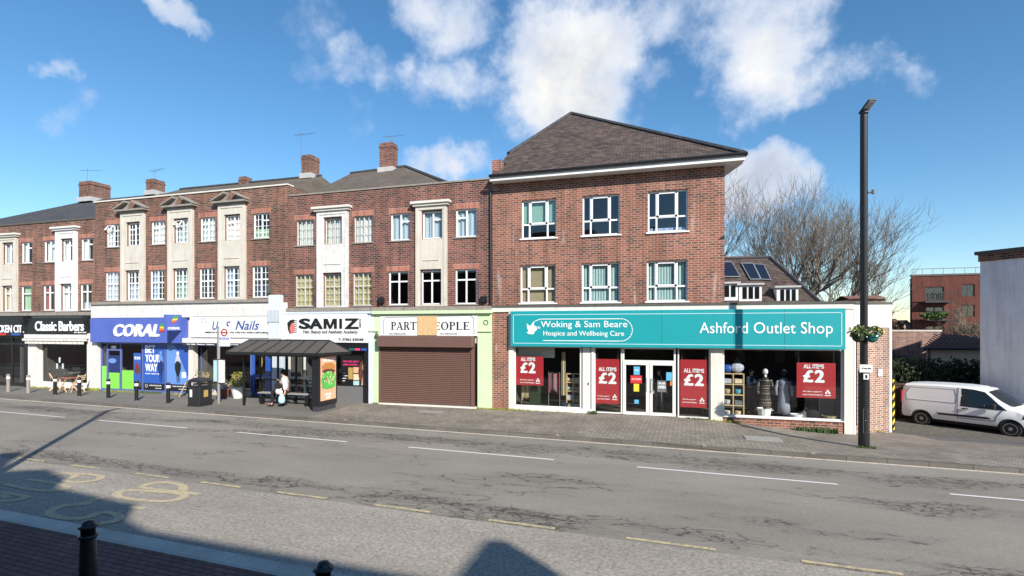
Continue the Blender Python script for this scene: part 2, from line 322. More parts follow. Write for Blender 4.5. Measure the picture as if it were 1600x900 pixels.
    def build(s, name, mats, parent=None, smooth=False, origin=None, bevel=0, kind=None, label=None):
        off = None
        if parent is not None: off = WMI.get(parent)
        elif origin is not None: off = Matrix.Translation(-Vector(origin))
        me = s.mesh(name, mats, smooth, off)
        o = bpy.data.objects.new(name, me); COL.objects.link(o)
        if parent is not None: o.parent = parent; WMI[o] = WMI.get(parent)
        elif origin is not None: o.location = origin; WMI[o] = Matrix.Translation(-Vector(origin))
        if bevel: md = o.modifiers.new('bevel', 'BEVEL'); md.width = bevel; md.segments = 2; md.limit_method = 'ANGLE'
        if kind: o['kind'] = kind
        if label: o['label'] = label
        return o
def boxuv(me):
    uv = me.uv_layers.new(name='UVMap').data
    for p in me.polygons:
        n = p.normal
        if abs(n.z) > 0.95 or n.length < 0.5: t = Vector((1, 0, 0)); b = Vector((0, 1, 0))
        else: t = Vector((0, 0, 1)).cross(n).normalized(); b = n.cross(t)
        for li in p.loop_indices:
            c = me.vertices[me.loops[li].vertex_index].co; uv[li].uv = (c.dot(t), c.dot(b))
def tag(o, label, cat, group=None, kind=None):
    if label: o['label'] = label
    if cat: o['category'] = cat
    if group: o['group'] = group
    if kind: o['kind'] = kind
    return o
def thing(name, label, cat, loc=(0, 0, 0), group=None):
    o = bpy.data.objects.new(name, None); COL.objects.link(o); o.location = loc; o.empty_display_size = 0.2
    WMI[o] = Matrix.Translation(-Vector(loc)) if Vector(loc).length > 0 else None
    return tag(o, label, cat, group)
def place(o, loc, rz=0.0): o.location = loc; o.rotation_euler = (0, 0, rz); return o
def dup(root, loc, rz=0.0, label=None):
    def cp(o, par):
        c = o.copy(); COL.objects.link(c)
        if par is not None: c.parent = par
        for ch in o.children: cp(ch, c)
        return c
    r = cp(root, None); r.location = loc; r.rotation_euler = (0, 0, rz)
    if label: r['label'] = label
    return r
def struct(mb, name, mat): return mb.build(name, mat, kind='structure')
def rawtext(body, bold=0.0, shear=0.0, extrude=0.0, spacing=1.0, res=3):
    cu = bpy.data.curves.new('lettering', 'FONT'); cu.body = body; cu.size = 1; cu.offset = min(bold, .012); cu.shear = shear
    cu.extrude = extrude; cu.resolution_u = res; cu.space_character = spacing*(1+bold*1.2); cu.align_x = 'LEFT'
    o = bpy.data.objects.new('lettering', cu); COL.objects.link(o)
    dg = bpy.context.evaluated_depsgraph_get(); me = bpy.data.meshes.new_from_object(o.evaluated_get(dg))
    bpy.data.objects.remove(o); bpy.data.curves.remove(cu)
    me.materials.clear(); return me
def text(body, x0, x1, z0, z1, y, mat, parent, bold=0.0, shear=0.0, depth=0.012, spacing=1.0, name='lettering', xf=None, keepcase=False):
    """lettering standing on a plane facing -Y, fitted to the rectangle; xf maps (x,y,z) further"""
    me = rawtext(body, bold, shear, 0.0, spacing)
    xs = [v.co.x for v in me.vertices]; ys = [v.co.y for v in me.vertices]
    a, b, c, d = min(xs), max(xs), min(ys), max(ys)
    off = WMI.get(parent) or Matrix.Identity(4)
    mb = MB(); 
    vs = []
    for v in me.vertices:
        p = Vector((x0+(v.co.x-a)/(b-a)*(x1-x0), y-depth, z0+(v.co.y-c)/max(1e-6, d-c)*(z1-z0)))
        if xf: p = xf @ p
        vs.append(p)
    fcs = [tuple(p.vertices) for p in me.polygons]; k = (x1-x0)/(b-a); kz = (z1-z0)/max(1e-6, d-c)
    ex = max(0, bold-.012); sh = [(0, 0)] if ex <= 0 else [(-ex, 0), (ex, 0), (0, -ex*.6), (0, ex*.6), (-ex*.5, ex*.4), (ex*.5, -ex*.4)]
    for i, (sx, sz) in enumerate(sh):      # heavier weight: the outline is laid down several times, slightly shifted, each 0.3 mm proud
        o3 = Vector((sx*k, -i*.0003, sz*kz)); o3 = (xf.to_3x3() @ o3) if xf else o3; mb.add([p+o3 for p in vs], fcs)
    bpy.data.meshes.remove(me)
    m2 = mb.mesh(name, mat, False, off)
    bm = bmesh.new(); bm.from_mesh(m2)
    d = Vector((0, depth, 0)) if xf is None else (xf.to_3x3() @ Vector((0, depth, 0)))
    r = bmesh.ops.extrude_face_region(bm, geom=bm.faces[:])
    bmesh.ops.translate(bm, vec=d, verts=[e for e in r['geom'] if isinstance(e, bmesh.types.BMVert)])
    bmesh.ops.recalc_face_normals(bm, faces=bm.faces); bm.to_mesh(m2); bm.free()
    o = bpy.data.objects.new(name, m2); COL.objects.link(o); o.parent = parent; WMI[o] = WMI.get(parent)
    return o
def joinmesh(objs):
    """join several meshes of one part into the first"""
    base = objs[0]; bm = bmesh.new(); mats = []
    for o in objs:
        nm = [m for m in o.data.materials]; idx = []
        for m in nm:
            if m not in mats: mats.append(m)
            idx.append(mats.index(m))
        s = len(bm.faces); bm.from_mesh(o.data); bm.faces.ensure_lookup_table()
        for f in bm.faces[s:]: f.material_index = idx[f.material_index] if idx else 0
    bm.to_mesh(base.data); bm.free(); base.data.materials.clear()
    for m in mats: base.data.materials.append(m)
    for o in objs[1:]: bpy.data.objects.remove(o)
    return base
def serif_text(body, x0, x1, z0, z1, y, mat, parent, depth=0.012):
    """Roman capitals with thick and thin strokes and serifs"""
    T, t, sf = 0.17, 0.07, 0.055
    def P(mb, pts): mb.prism([(a, b) for a, b in pts], y-depth, y)
    def stem(g, x, w, lo=0, hi=1): g.append([(x, lo), (x+w, lo), (x+w, hi), (x, hi)]); 
    def serif(g, x, w, z): g.append([(x-0.09, z), (x+w+0.09, z), (x+w+0.09, z+sf), (x-0.09, z+sf)])
    def arc(g, cx, cz, rx, rz, a0, a1, thick=T, thin=t, n=10):
        for i in range(n):
            q = []
            for j in (i, i+1):
                a = math.radians(a0+(a1-a0)*j/n); w = thin+(thick-thin)*abs(math.cos(a))
                q.append(((cx+rx*math.cos(a), cz+rz*math.sin(a)), (cx+(rx-w)*math.cos(a), cz+(rz-min(w, thin*1.3))*math.sin(a))))
            g.append([q[0][0], q[1][0], q[1][1], q[0][1]])
    def glyph(c):
        g = []
        if c in 'PR':
            stem(g, .1, T); serif(g, .1, T, 0); serif(g, .1, T, 1-sf); arc(g, .38, .74, .3, .26, -90, 90); g += [[(.2, .93), (.4, .93), (.4, 1), (.2, 1)], [(.2, .48), (.4, .48), (.4, .55), (.2, .55)]]
            if c == 'R': g.append([(.35, .5), (.53, .5), (.82, 0), (.62, 0)]); return g, .85
            return g, .72
        if c == 'A': g += [[(.06, 0), (.14, 0), (.44, 1), (.38, 1)], [(.36, 1), (.5, 1), (.82, 0), (.63, 0)], [(.2, .3), (.65, .3), (.65, .37), (.2, .37)]]; serif(g, .08, .04, 0); serif(g, .66, .14, 0); return g, .92
        if c == 'T': stem(g, .32, T); serif(g, .32, T, 0); g += [[(.02, .93), (.8, .93), (.8, 1), (.02, 1)], [(.02, .78), (.07, .78), (.09, .95), (.02, .95)], [(.75, .78), (.8, .78), (.8, .95), (.73, .95)]]; return g, .84
        if c == 'Y': g += [[(.02, 1), (.22, 1), (.46, .45), (.34, .42)], [(.44, .45), (.5, .45), (.78, 1), (.7, 1)]]; stem(g, .33, T, 0, .47); serif(g, .33, T, 0); serif(g, .08, .1, 1-sf); serif(g, .68, .08, 1-sf); return g, .84
        if c in 'EL':
            stem(g, .1, T); serif(g, .1, T, 0); serif(g, .1, T, 1-sf); g.append([(.1, 0), (.68, 0), (.68, .07), (.1, .07)]); g.append([(.63, 0), (.7, 0), (.7, .24), (.65, .1)])
            if c == 'E': g += [[(.1, .93), (.66, .93), (.66, 1), (.1, 1)], [(.6, .95), (.66, .78), (.66, 1), (.6, 1)], [(.2, .48), (.5, .48), (.5, .54), (.2, .54)], [(.47, .4), (.52, .4), (.52, .63), (.47, .63)]]
            return g, .76
        if c == 'O': arc(g, .44, .5, .42, .52, 0, 360, n=22); return g, .9
        return g, .4
    adv = []; tot = 0
    for c in body:
        g, w = glyph(c); adv.append((g, tot)); tot += w+0.04
    k = (x1-x0)/tot; h = z1-z0; mb = MB()
    for g, ox in adv:
        for q in g: P(mb, [(x0+(a+ox)*k, z0+b*h) for a, b in q])
    return mb.build('lettering', mat, parent)
# ------------------------------------------------------------------ ground, road, pavements
def kerb_y(x): return -4.60-0.05*x
def centre_y(x): return -7.22-0.048*x
def bay_y(x): return -11.95-0.048*x
def near_y(x): return -14.72-0.05*x
def gzz(x, y): return -0.30*sstep(0.5, 6.5, x)*sstep(-4.4, -0.2, y)-0.25*sstep(6.8, 9.0, x)*sstep(-1.0, 2.6, y)
def strip(f0, f1, x0, x1, dz, nx=60, ny=6, fall=True):
    mb = MB(); vs = []; fs = []
    for i in range(nx+1):
        x = x0+(x1-x0)*i/nx; a, b = f0(x), f1(x)
        for j in range(ny+1):
            y = a+(b-a)*j/ny; vs.append((x, y, (gzz(x, y) if fall else 0)+dz))
    for i in range(nx):
        for j in range(ny):
            k = i*(ny+1)+j; fs.append((k, k+ny+1, k+ny+2, k+1))
    return mb.add(vs, fs)
K = lambda c: (lambda x: c)
g = MB(); g.quad((-900, -700, -0.5), (900, -700, -0.5), (900, 1500, -0.5), (-900, 1500, -0.5)); struct(g, 'ground', 'ground_dirt')
struct(strip(bay_y, lambda x: kerb_y(x)-0.14, -90, 60, -0.12, 8, 1, False), 'road', 'road_asphalt')
struct(strip(lambda x: near_y(x)+0.0, bay_y, -90, 60, -0.12, 8, 1, False), 'bus_bay', 'bay_asphalt')
struct(strip(lambda x: kerb_y(x)-0.26, lambda x: kerb_y(x)-0.14, -90, 60, -0.116, 4, 1, False), 'gutter', 'gutter_dust')
def kerb(f, w, name, mat):
    mb = MB()
    for i in range(50):
        xa, xb = -90+3*i, -87+3*i
        for (s0, s1, z0, z1) in ((0, w, 0.004, 0.004),):
            mb.add([(xa, f(xa), -.2), (xb, f(xb), -.2), (xb, f(xb)+w, -.2), (xa, f(xa)+w, -.2), (xa, f(xa), .003), (xb, f(xb), .003), (xb, f(xb)+w, .003), (xa, f(xa)+w, .003)],
                   [(4, 5, 6, 7), (0, 1, 5, 4), (2, 3, 7, 6)])
    struct(mb, name, mat)
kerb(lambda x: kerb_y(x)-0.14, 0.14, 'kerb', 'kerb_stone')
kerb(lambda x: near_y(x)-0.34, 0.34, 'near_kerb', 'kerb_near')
struct(strip(lambda x: kerb_y(x), K(1.6), -90, -13.2, 0.0, 30, 2), 'pavement', 'path_asphalt')
struct(strip(lambda x: kerb_y(x), K(1.6), -13.2, 9.0, 0.0, 90, 14), 'block_pavement', 'block_paving')
struct(strip(lambda x: kerb_y(x), lambda x: -0.2-0.10*(x-9), 9.0, 40, 0.0, 20, 14), 'corner_pavement', 'block_paving')
struct(strip(lambda x: -0.2-0.10*max(0, x-9), K(40), 7.6, 40, -0.012, 40, 70), 'side_street', 'street_asphalt')
struct(strip(K(-60), lambda x: near_y(x)-0.34, -90, 60, 0.0, 4, 1, False), 'near_pavement', 'block_red')
# painted lines
def dash(name, f, xs, w, mat, label):
    for a, b in xs:
        mb = MB(); n = 6; vs = []
        for i in range(n+1):
            x = a+(b-a)*i/n; vs += [(x, f(x)-w/2, -0.112), (x, f(x)+w/2, -0.112)]
        mb.add(vs, [(2*i, 2*i+2, 2*i+3, 2*i+1) for i in range(n)]); struct(mb, name, mat)
dash('centre_line', centre_y, [(-33.8, -29.4), (-27.6, -22.9), (-20.9, -16.3), (-14.0, -9.5), (-7.3, -2.8), (-0.6, 3.9), (6.0, 10.5), (12.7, 17)], 0.085, 'line_white', None)
dash('bay_line', lambda x: bay_y(x)+0.1, [(-19.4, -18.2), (-17.1, -15.95), (-14.86, -13.75), (-12.48, -11.33), (-10.31, -9.11), (-8.06, -6.76), (-5.62, -4.32), (-3.1, -1.82), (-0.57, 0.86), (2.08, 3.4), (4.6, 5.9)], 0.085, 'line_yellow', None)
# BUS STOP painted on the bay (read by traffic coming from the west side of the near lane)
def roadword(pts, w):
    mb = MB()
    for st in pts:
        q = [Vector((*onground(px, py, -0.12), 0)) for px, py in st]; sm = []
        for i in range(len(q)-1):
            p0, p1, p2, p3 = q[max(i-1, 0)], q[i], q[i+1], q[min(i+2, len(q)-1)]
            for t in (0, .25, .5, .75):
                sm.append(0.5*((2*p1)+(-p0+p2)*t+(2*p0-5*p1+4*p2-p3)*t*t+(-p0+3*p1-3*p2+p3)*t**3))
        sm.append(q[-1])
        for _ in range(2): sm = [sm[0]]+[(sm[i-1]+sm[i]*2+sm[i+1])/4 for i in range(1, len(sm)-1)]+[sm[-1]]
        nn = []
        for i in range(len(sm)):
            d = (sm[min(i+1, len(sm)-1)]-sm[max(i-1, 0)]); d.normalize(); nn.append(Vector((-d.y, d.x, 0))*w*(0.36+0.26*abs(d.y)))
        for i in range(len(sm)-1):      # every piece of the stroke a hair above the one before, so that none share a plane
            z = -0.1135+i*.00012; a, b = sm[i], sm[i+1]; n0, n1 = nn[i], nn[i+1]
            if (b-a).length < 1e-3: continue
            pts = [(a.x-n0.x, a.y-n0.y, z), (b.x-n1.x, b.y-n1.y, z), (b.x+n1.x, b.y+n1.y, z), (a.x+n0.x, a.y+n0.y, z)]
            mb.add(pts, [(0, 1, 2), (0, 2, 3)])
    bm_ = bmesh.new(); me_ = mb.mesh('t', 'line_faded'); bm_.from_mesh(me_)
    for f_ in bm_.faces:
        f_.normal_update()
        if f_.normal.z < 0: f_.normal_flip()
    bm_.verts.ensure_lookup_table(); bm_.verts.index_update(); mb.v = [v.co.copy() for v in bm_.verts]; mb.f = [tuple(v.index for v in f_.verts) for f_ in bm_.faces]; mb.m = [0]*len(mb.f); bm_.free()
    struct(mb, 'bus_stop_marking', 'line_faded')
def z6(*p): return [(x/3, 600+y/3) for x, y in p]
roadword([z6((225, 430), (300, 418), (350, 425), (345, 440), (300, 450), (330, 462), (420, 458), (475, 442), (450, 428), (330, 420))], 0.16)
roadword([z6((125, 447), (230, 462), (300, 475), (315, 488), (270, 500), (170, 500), (20, 470))], 0.16)
roadword([z6((0, 548), (60, 548), (120, 535), (110, 525), (30, 512), (0, 508)), z6((0, 520), (40, 532))], 0.16)
roadword([z6((545, 520), (570, 502), (650, 500), (850, 515), (855, 535), (770, 552), (650, 545), (560, 532), (545, 520))], 0.17)
roadword([z6((935, 517), (650, 485)), z6((850, 505), (860, 480), (800, 463), (720, 465), (660, 482))], 0.17)
roadword([z6((495, 530), (420, 550), (350, 572)), z6((600, 577), (680, 585))], 0.16)
roadword([z6((430, 562), (300, 570), (225, 605), (290, 630), (400, 630), (450, 610), (500, 603), (560, 620), (540, 645), (470, 655))], 0.17)
# manhole covers and kerb paint
for a, b, c, d, nm in ((2.55, 3.6, -3.45, -2.85, 'manhole_cover'), (-9.6, -8.6, -1.7, -1.2, 'manhole_cover')):
    mb = MB(); mb.box(a, b, c, d, -0.07, gzz(a, c)+0.012); mb.build('manhole_cover', 'concrete', kind='structure')
for px, py in ((1098, 690), (1265, 704), (545, 655), (875, 676)):
    x, y = onground(px, py, 0); mb = MB(); mb.lathe([(0.06, 0), (0.055, 0.008)], 9, (x, kerb_y(x)-0.05, 0.002)); mb.build('kerb_paint_mark', 'line_yellow', kind='structure')
# oil and damp marks
# ------------------------------------------------------------------ walls, windows
def wall_open(mb, x0, x1, z0, z1, holes, y0=0.0, y1=0.28):
    xs = sorted({x0, x1, *[h[0] for h in holes], *[h[1] for h in holes]}); zs = sorted({z0, z1, *[h[2] for h in holes], *[h[3] for h in holes]})
    xs = [x for x in xs if x0 <= x <= x1]; zs = [z for z in zs if z0 <= z <= z1]
    for i in range(len(xs)-1):
        for j in range(len(zs)-1):
            cx, cz = (xs[i]+xs[i+1])/2, (zs[j]+zs[j+1])/2
            if any(h[0] < cx < h[1] and h[2] < cz < h[3] for h in holes): continue
            a, b, c, d = xs[i], xs[i+1], zs[j], zs[j+1]
            mb.quad((a, y0, c), (b, y0, c), (b, y0, d), (a, y0, d)); mb.quad((b, y1, c), (a, y1, c), (a, y1, d), (b, y1, d))
    for a, b, c, d in holes:
        mb.quad((a, y0, c), (a, y0, d), (a, y1, d), (a, y1, c)); mb.quad((b, y0, c), (b, y1, c), (b, y1, d), (b, y0, d))
        mb.quad((a, y0, c), (a, y1, c), (b, y1, c), (b, y0, c)); mb.quad((a, y0, d), (b, y0, d), (b, y1, d), (a, y1, d))
STY = {
 'A': dict(th=[('v', .5, 0, 1), ('h', .72, .5, 1)], tn=[('v', .25, 0, 1), ('v', .75, 0, 1), ('h', .25, 0, 1), ('h', .5, 0, 1), ('h', .76, 0, .5)]),
 'a': dict(th=[('v', .5, 0, 1), ('h', .72, 0, .5)], tn=[('v', .25, 0, 1), ('v', .75, 0, 1), ('h', .25, 0, 1), ('h', .5, 0, 1), ('h', .76, .5, 1)]),
 'B': dict(th=[('v', .5, 0, 1), ('h', .58, 0, 1)], tn=[('v', .25, 0, 1), ('v', .75, 0, 1), ('h', .2, 0, 1), ('h', .4, 0, 1), ('h', .79, 0, 1)]),
 'C': dict(th=[('v', .5, 0, 1)], tn=[('v', .25, 0, 1), ('v', .75, 0, 1), ('h', .35, 0, 1), ('h', .68, 0, 1)], thick=.045),
 'D': dict(th=[('v', .5, 0, 1), ('h', .6, 0, 1)], tn=[('v', .25, 0, 1), ('v', .75, 0, 1), ('h', .2, 0, 1), ('h', .4, 0, 1), ('h', .8, 0, 1)], thick=.045),
 'E': dict(th=[('v', .5, 0, 1), ('h', .7, .5, 1)], tn=[]), 'e': dict(th=[('v', .5, 0, 1), ('h', .7, 0, .5)], tn=[]),
 'F': dict(th=[('v', .5, 0, 1), ('h', .7, 0, 1)], tn=[]),
 'G': dict(th=[('v', .22, 0, 1), ('v', .74, 0, 1), ('h', .37, 0, 1)], tn=[]),
 'H': dict(th=[('v', .5, 0, 1), ('h', .72, .5, 1)], tn=[]),
 'I': dict(th=[('h', .68, 0, 1)], tn=[]),
}
def sheet(mb, x0, x1, z0, z1, y, folds, amp=0.03, taper=0.0, ph=0.0):
    n = max(6, int(folds*6)); vs = []
    for i in range(n+1):
        t = i/n; w = math.sin(t*folds*2*math.pi+ph)*amp+math.sin(t*folds*4.7+ph*3)*amp*0.4
        vs += [(x0+(x1-x0)*t, y+w, z0), (x0+(x1-x0)*(t+(0.5-t)*taper*0.0), y+w*0.8, z1)]
    mb.add(vs, [(2*i, 2*i+2, 2*i+3, 2*i+1) for i in range(n)])
def window(b, r, style, cur=None, frame='upvc', sill='ledge_stone', y=0.0, rec=0.07, lintel=True, glass='glass', ajar=False):
    X0, X1, Z0, Z1 = r; W = X1-X0; H = Z1-Z0; s = STY[style]; th = s.get('thick', .065); mb = MB(); ya, yb = y+rec, y+rec+.06
    o = th*0.9
    mb.box(X0, X0+o, ya, yb, Z0, Z1); mb.box(X1-o, X1, ya, yb, Z0, Z1); mb.box(X0+o, X1-o, ya, yb, Z0, Z0+o); mb.box(X0+o, X1-o, ya, yb, Z1-o, Z1)
    def bars(l, w, dy):
        for k, p, a, c in l:
            if k == 'v': mb.box(X0+W*p-w/2, X0+W*p+w/2, ya+dy, yb-dy, Z0+o*.5+(H-o)*a, Z0+o*.5+(H-o)*c)
            else: mb.box(X0+o*.5+(W-o)*a, X0+o*.5+(W-o)*c, ya+dy+.003, yb-dy-.003, Z0+H*p-w/2, Z0+H*p+w/2)
    bars(s['th'], th, .004); bars(s['tn'], .022, .018)
    if style == 'G':   # opening casement in the middle
        a, c, d, e = X0+W*.22, X0+W*.74, Z0+H*.37, Z1-o
        for q in ((a, a+.085, d, e), (c-.085, c, d, e), (a, c, d, d+.07), (a, c, e-.05, e)): mb.box(q[0], q[1], ya-.012, ya+.03, q[2], q[3])
    w = mb.build('window', frame, b)
    if ajar:
        a = MB(); mt = Matrix.Translation((X0+.03, ya-.01, Z1-.05)) @ Matrix.Rotation(R_(-38), 4, 'X')
        ww, hh = W*.46, H*.27
        for q in ((0, .05, -hh, 0), (ww-.05, ww, -hh, 0), (0.05, ww-.05, -.05, 0), (0.05, ww-.05, -hh, -hh+.05)): a.box(q[0], q[1], -.02, .02, q[2], q[3], mt)
        a.build('vent', frame, w)
    p = MB(); p.quad((X0+.02, y+rec+.035, Z0+.02), (X1-.02, y+rec+.035, Z0+.02), (X1-.02, y+rec+.035, Z1-.02), (X0+.02, y+rec+.035, Z1-.02)); p.build('pane', glass, w)
    p = MB(); p.box(X0-.07, X1+.07, y-.06, y+rec, Z0-.055, Z0-.002); p.build('sill', sill, w)
    if lintel:
        p = MB(); p.box(X0-.1, X1+.1, y-.006, y+.05, Z1+.004, Z1+.25); p.build('lintel', 'soldier', w)
    if cur:
        kind, col = cur[0], cur[1]; c = MB(); yy = y+rec+.14; ph = random.random()*6
        if kind == 'net': sheet(c, X0-.05, X1+.05, Z0, Z1, yy, W*5, ph=ph)
        elif kind == 'pair':
            sheet(c, X0-.05, X0+W*.32, Z0, Z1, yy, 3, ph=ph); sheet(c, X1-W*.28, X1+.05, Z0, Z1, yy, 3, ph=ph)
        elif kind == 'left': sheet(c, X0-.05, X0+W*.45, Z0, Z1, yy, 4, ph=ph)
        elif kind == 'low': sheet(c, X0-.05, X1+.05, Z0, Z0+H*cur[2], yy, W*4, .015, ph=ph)
        elif kind == 'top': sheet(c, X0-.05, X1+.05, Z0+H*cur[2], Z1, yy, 2, .004, ph=ph)
        elif kind == 'blind':
            for i in range(int(W/.11)+1): c.box(X0+i*.11, X0+i*.11+.085, yy-.01+.02*(i % 2), yy, Z0+.05, Z1)
        elif kind == 'slat':
            for i in range(int(H/.05)): c.box(X0-.02, X1+.02, yy, yy+.02, Z0+i*.05, Z0+i*.05+.042)
        c.build('curtain', col, w)
    return w
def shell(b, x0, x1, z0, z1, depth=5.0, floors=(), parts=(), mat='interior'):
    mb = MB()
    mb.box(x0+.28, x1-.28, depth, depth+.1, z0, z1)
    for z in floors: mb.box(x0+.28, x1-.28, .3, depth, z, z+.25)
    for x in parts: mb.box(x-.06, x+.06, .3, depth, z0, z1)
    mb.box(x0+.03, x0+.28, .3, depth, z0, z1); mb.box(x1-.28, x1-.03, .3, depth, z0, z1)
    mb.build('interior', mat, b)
def outer(mb, x0, x1, z0, z1, depth=9.0):
    mb.quad((x0, .28, z0), (x0, .28, z1), (x0, depth, z1), (x0, depth, z0)); mb.quad((x1, .28, z0), (x1, depth, z0), (x1, depth, z1), (x1, .28, z1))
    mb.quad((x1, depth, z0), (x0, depth, z0), (x0, depth, z1), (x1, depth, z1))
    mb.quad((x0, .28, z1), (x1, .28, z1), (x1, depth, z1-.5), (x0, depth, z1-.5))
def B(b, name, mat, *box, bevel=0, label=None):
    mb = MB(); mb.box(*box); return mb.build(name, mat, b, bevel=bevel, label=label)
def chimney(b, x0, x1, y0, y1, z0, z1, mat='brick_brown', pots=2, flash=True, corbel=True):
    c = MB(); c.box(x0, x1, y0, y1, z0, z1)
    if corbel: c.box(x0-.03, x1+.03, y0-.03, y1+.03, z1-.26, z1-.16); 
    o = c.build('chimney', mat, b)
    if flash: f = MB(); f.box(x0-.09, x1+.09, y0-.09, y1+.09, z0, z0+.30); f.build('flashing', 'lead', o)
    for i in range(pots):
        p = MB(); p.lathe([(.12, 0), (.10, .08), (.09, .12)], 10, (x0+(x1-x0)*(i+.5)/pots, (y0+y1)/2, z1)); p.build('pot', 'terracotta', o)
    return o
def aerial(b, x, y, z, h=1.5, ang=0.4, n=9, mastonly=False):
    a = MB(); a.tube([(x, y, z), (x, y, z+h)], .014, 5)
    d = Vector((math.cos(ang), math.sin(ang), .05)); c = Vector((x, y, z+h*.92)); nrm = Vector((-d.y, d.x, 0))
    a.tube([c-d*.4, c+d*.9], .009, 4)
    for i in range(n):
        q = c+d*(-.35+i*1.2/n); l = .2-.01*i; a.tube([q-nrm*l, q+nrm*l], .005, 3)
    return a.build('aerial', 'grey_paint', b)
def px_rects(l): return [rect(*q) for q in l]

# ================= building 1: west terrace (barbers, takeaway)
b1 = thing('terrace_building', 'lower brown brick terrace at far left above the black chicken shop and barber shopfronts', 'building', (fx(75), 0, 0))
XL1, XR1 = -44.0, fx(150)
up = px_rects([(-30, -15, 381, 415), (5, 24, 378, 413), (33, 50, 380, 412), (68, 86, 377, 409), (98, 115, 375, 408), (126, 145, 372, 406)])
lo = px_rects([(-30, -15, 450, 488), (5, 22, 448, 486), (32, 49, 447, 486), (67, 84, 445, 484), (97, 113, 443, 484), (124, 144, 443, 484)])
def regular(l, w=None):
    z0 = sum(r[2] for r in l)/len(l); z1 = sum(r[3] for r in l)/len(l); ww = w or sum(r[1]-r[0] for r in l)/len(l)
    return [((r[0]+r[1])/2-ww/2, (r[0]+r[1])/2+ww/2, z0, z1) for r in l]
up = regular(up); lo = regular(lo)
w = MB(); wall_open(w, XL1, XR1, 4.28, 9.5, up+lo); outer(w, XL1, XR1, 0, 9.5); w.build('wall', 'brick_brown', b1)
shell(b1, XL1, XR1, 0, 9.4, 5, (4.15, 6.9), (-36.6,))
B(b1, 'coping', 'cap_dark', XL1, XR1, -.05, .33, 9.503, 9.6)
cs = [('net', 'net_curtain'), ('pair', 'blue_curtain'), ('left', 'net_curtain'), ('net', 'net_curtain'), ('pair', 'net_curtain'), ('left', 'net_curtain')]
for i, r in enumerate(up): window(b1, r, 'H', cs[i], lintel=i not in (1, 4))
cs = [('pair', 'tan_cloth'), ('net', 'tan_cloth'), ('net', 'green_curtain'), ('pair', 'red_curtain'), ('left', 'net_curtain'), ('low', 'pale_cloth', .3)]
for i, r in enumerate(lo): window(b1, r, 'I' if i == 2 else 'F', cs[i], lintel=i not in (1, 4))
def pilaster(b, u, l, mat, ztop, zbot, wide=None, cap='flat', y=-.10, panel=True, capw=.18):
    """flat stone strip round a pair of windows, with panel between them and a moulded cap"""
    xc = (u[0]+u[1]+l[0]+l[1])/4; w2 = (wide or (u[1]-u[0])+.7)/2; x0, x1 = xc-w2, xc+w2; mb = MB()
    wall_open(mb, x0, x1, zbot, ztop, [(u[0]-.02, u[1]+.02, u[2]-.03, u[3]+.04), (l[0]-.02, l[1]+.02, l[2]-.03, l[3]+.04)], y, -.002)
    for s in (x0, x1):
        q = 1 if s == x1 else -1; mb.quad(*([(s, y, zbot), (s, -.002, zbot), (s, -.002, ztop), (s, y, ztop)][::q]))
    mb.quad((x0, y, ztop), (x1, y, ztop), (x1, -.002, ztop), (x0, -.002, ztop))
    if panel:     # raised frame and sunk panel
        for (a, c, d, e) in ((x0+.0, x0+.14, zbot, ztop), (x1-.14, x1, zbot, ztop), (x0+.14, x1-.14, ztop-.16, ztop), (x0+.36, x1-.36, l[3]+.42, l[3]+.445)):
            mb.box(a, c, y-.03, y+.004, d, e)
    p = mb.build('pilaster', mat, b); c = MB()
    if cap == 'flat':
        c.box(x0-.1, x1+.1, y-.12, -.001, ztop+.001, ztop+.10); c.box(x0-capw, x1+capw, y-.2, -.001, ztop+.101, ztop+.2)
    else:
        c.box(x0-.06, x1+.06, y-.10, -.001, ztop+.001, ztop+.08); c.box(x0-.2, x1+.2, y-.22, -.001, ztop+.081, ztop+.17)
        h = .40
        for sgn in (-1, 1):     # broken pediment: two raking hoods with an open middle
            xa = xc+sgn*(w2+.24); xb = xc+sgn*w2*.30; za, zb = ztop+.171, ztop+.171+h
            c.prism([(xa, za), (xa, za+.07), (xb, zb+.05), (xb, zb-.05)], y-.26, -.001)
            c.prism([(xa-sgn*.12, za), (xb, zb-.05), (xb+sgn*.12, za)], y-.02, -.001)
    c.build('cap', 'cream_pale' if cap == 'flat' and mat != 'white_paint' else ('white_paint' if cap == 'flat' else 'ledge_stone'), p)
    return p
pilaster(b1, up[1], lo[1], 'cream_stone', 8.8, 4.38)
pilaster(b1, up[4], lo[4], 'white_paint', 8.95, 4.38)
B(b1, 'ledge', 'ledge_stone', XL1, XR1-.01, -.22, .0, 4.16, 4.34)
# roof behind the parapet
r = MB(); A = lambda x, y, z: (x, y, z)
r.quad((-46, .5, 9.55), (-30.06, .5, 9.55), (-30.06, 5, 12.25), (-38.0, 5, 12.25)); r.quad((-46, .5, 9.55), (-38, 5, 12.25), (-46, 9.5, 9.55)); r.quad((-38, 5, 12.25), (-30.06, 5, 12.25), (-30.06, 9.5, 9.55), (-46, 9.5, 9.55)); r.build('roof', 'roof_slate', b1)
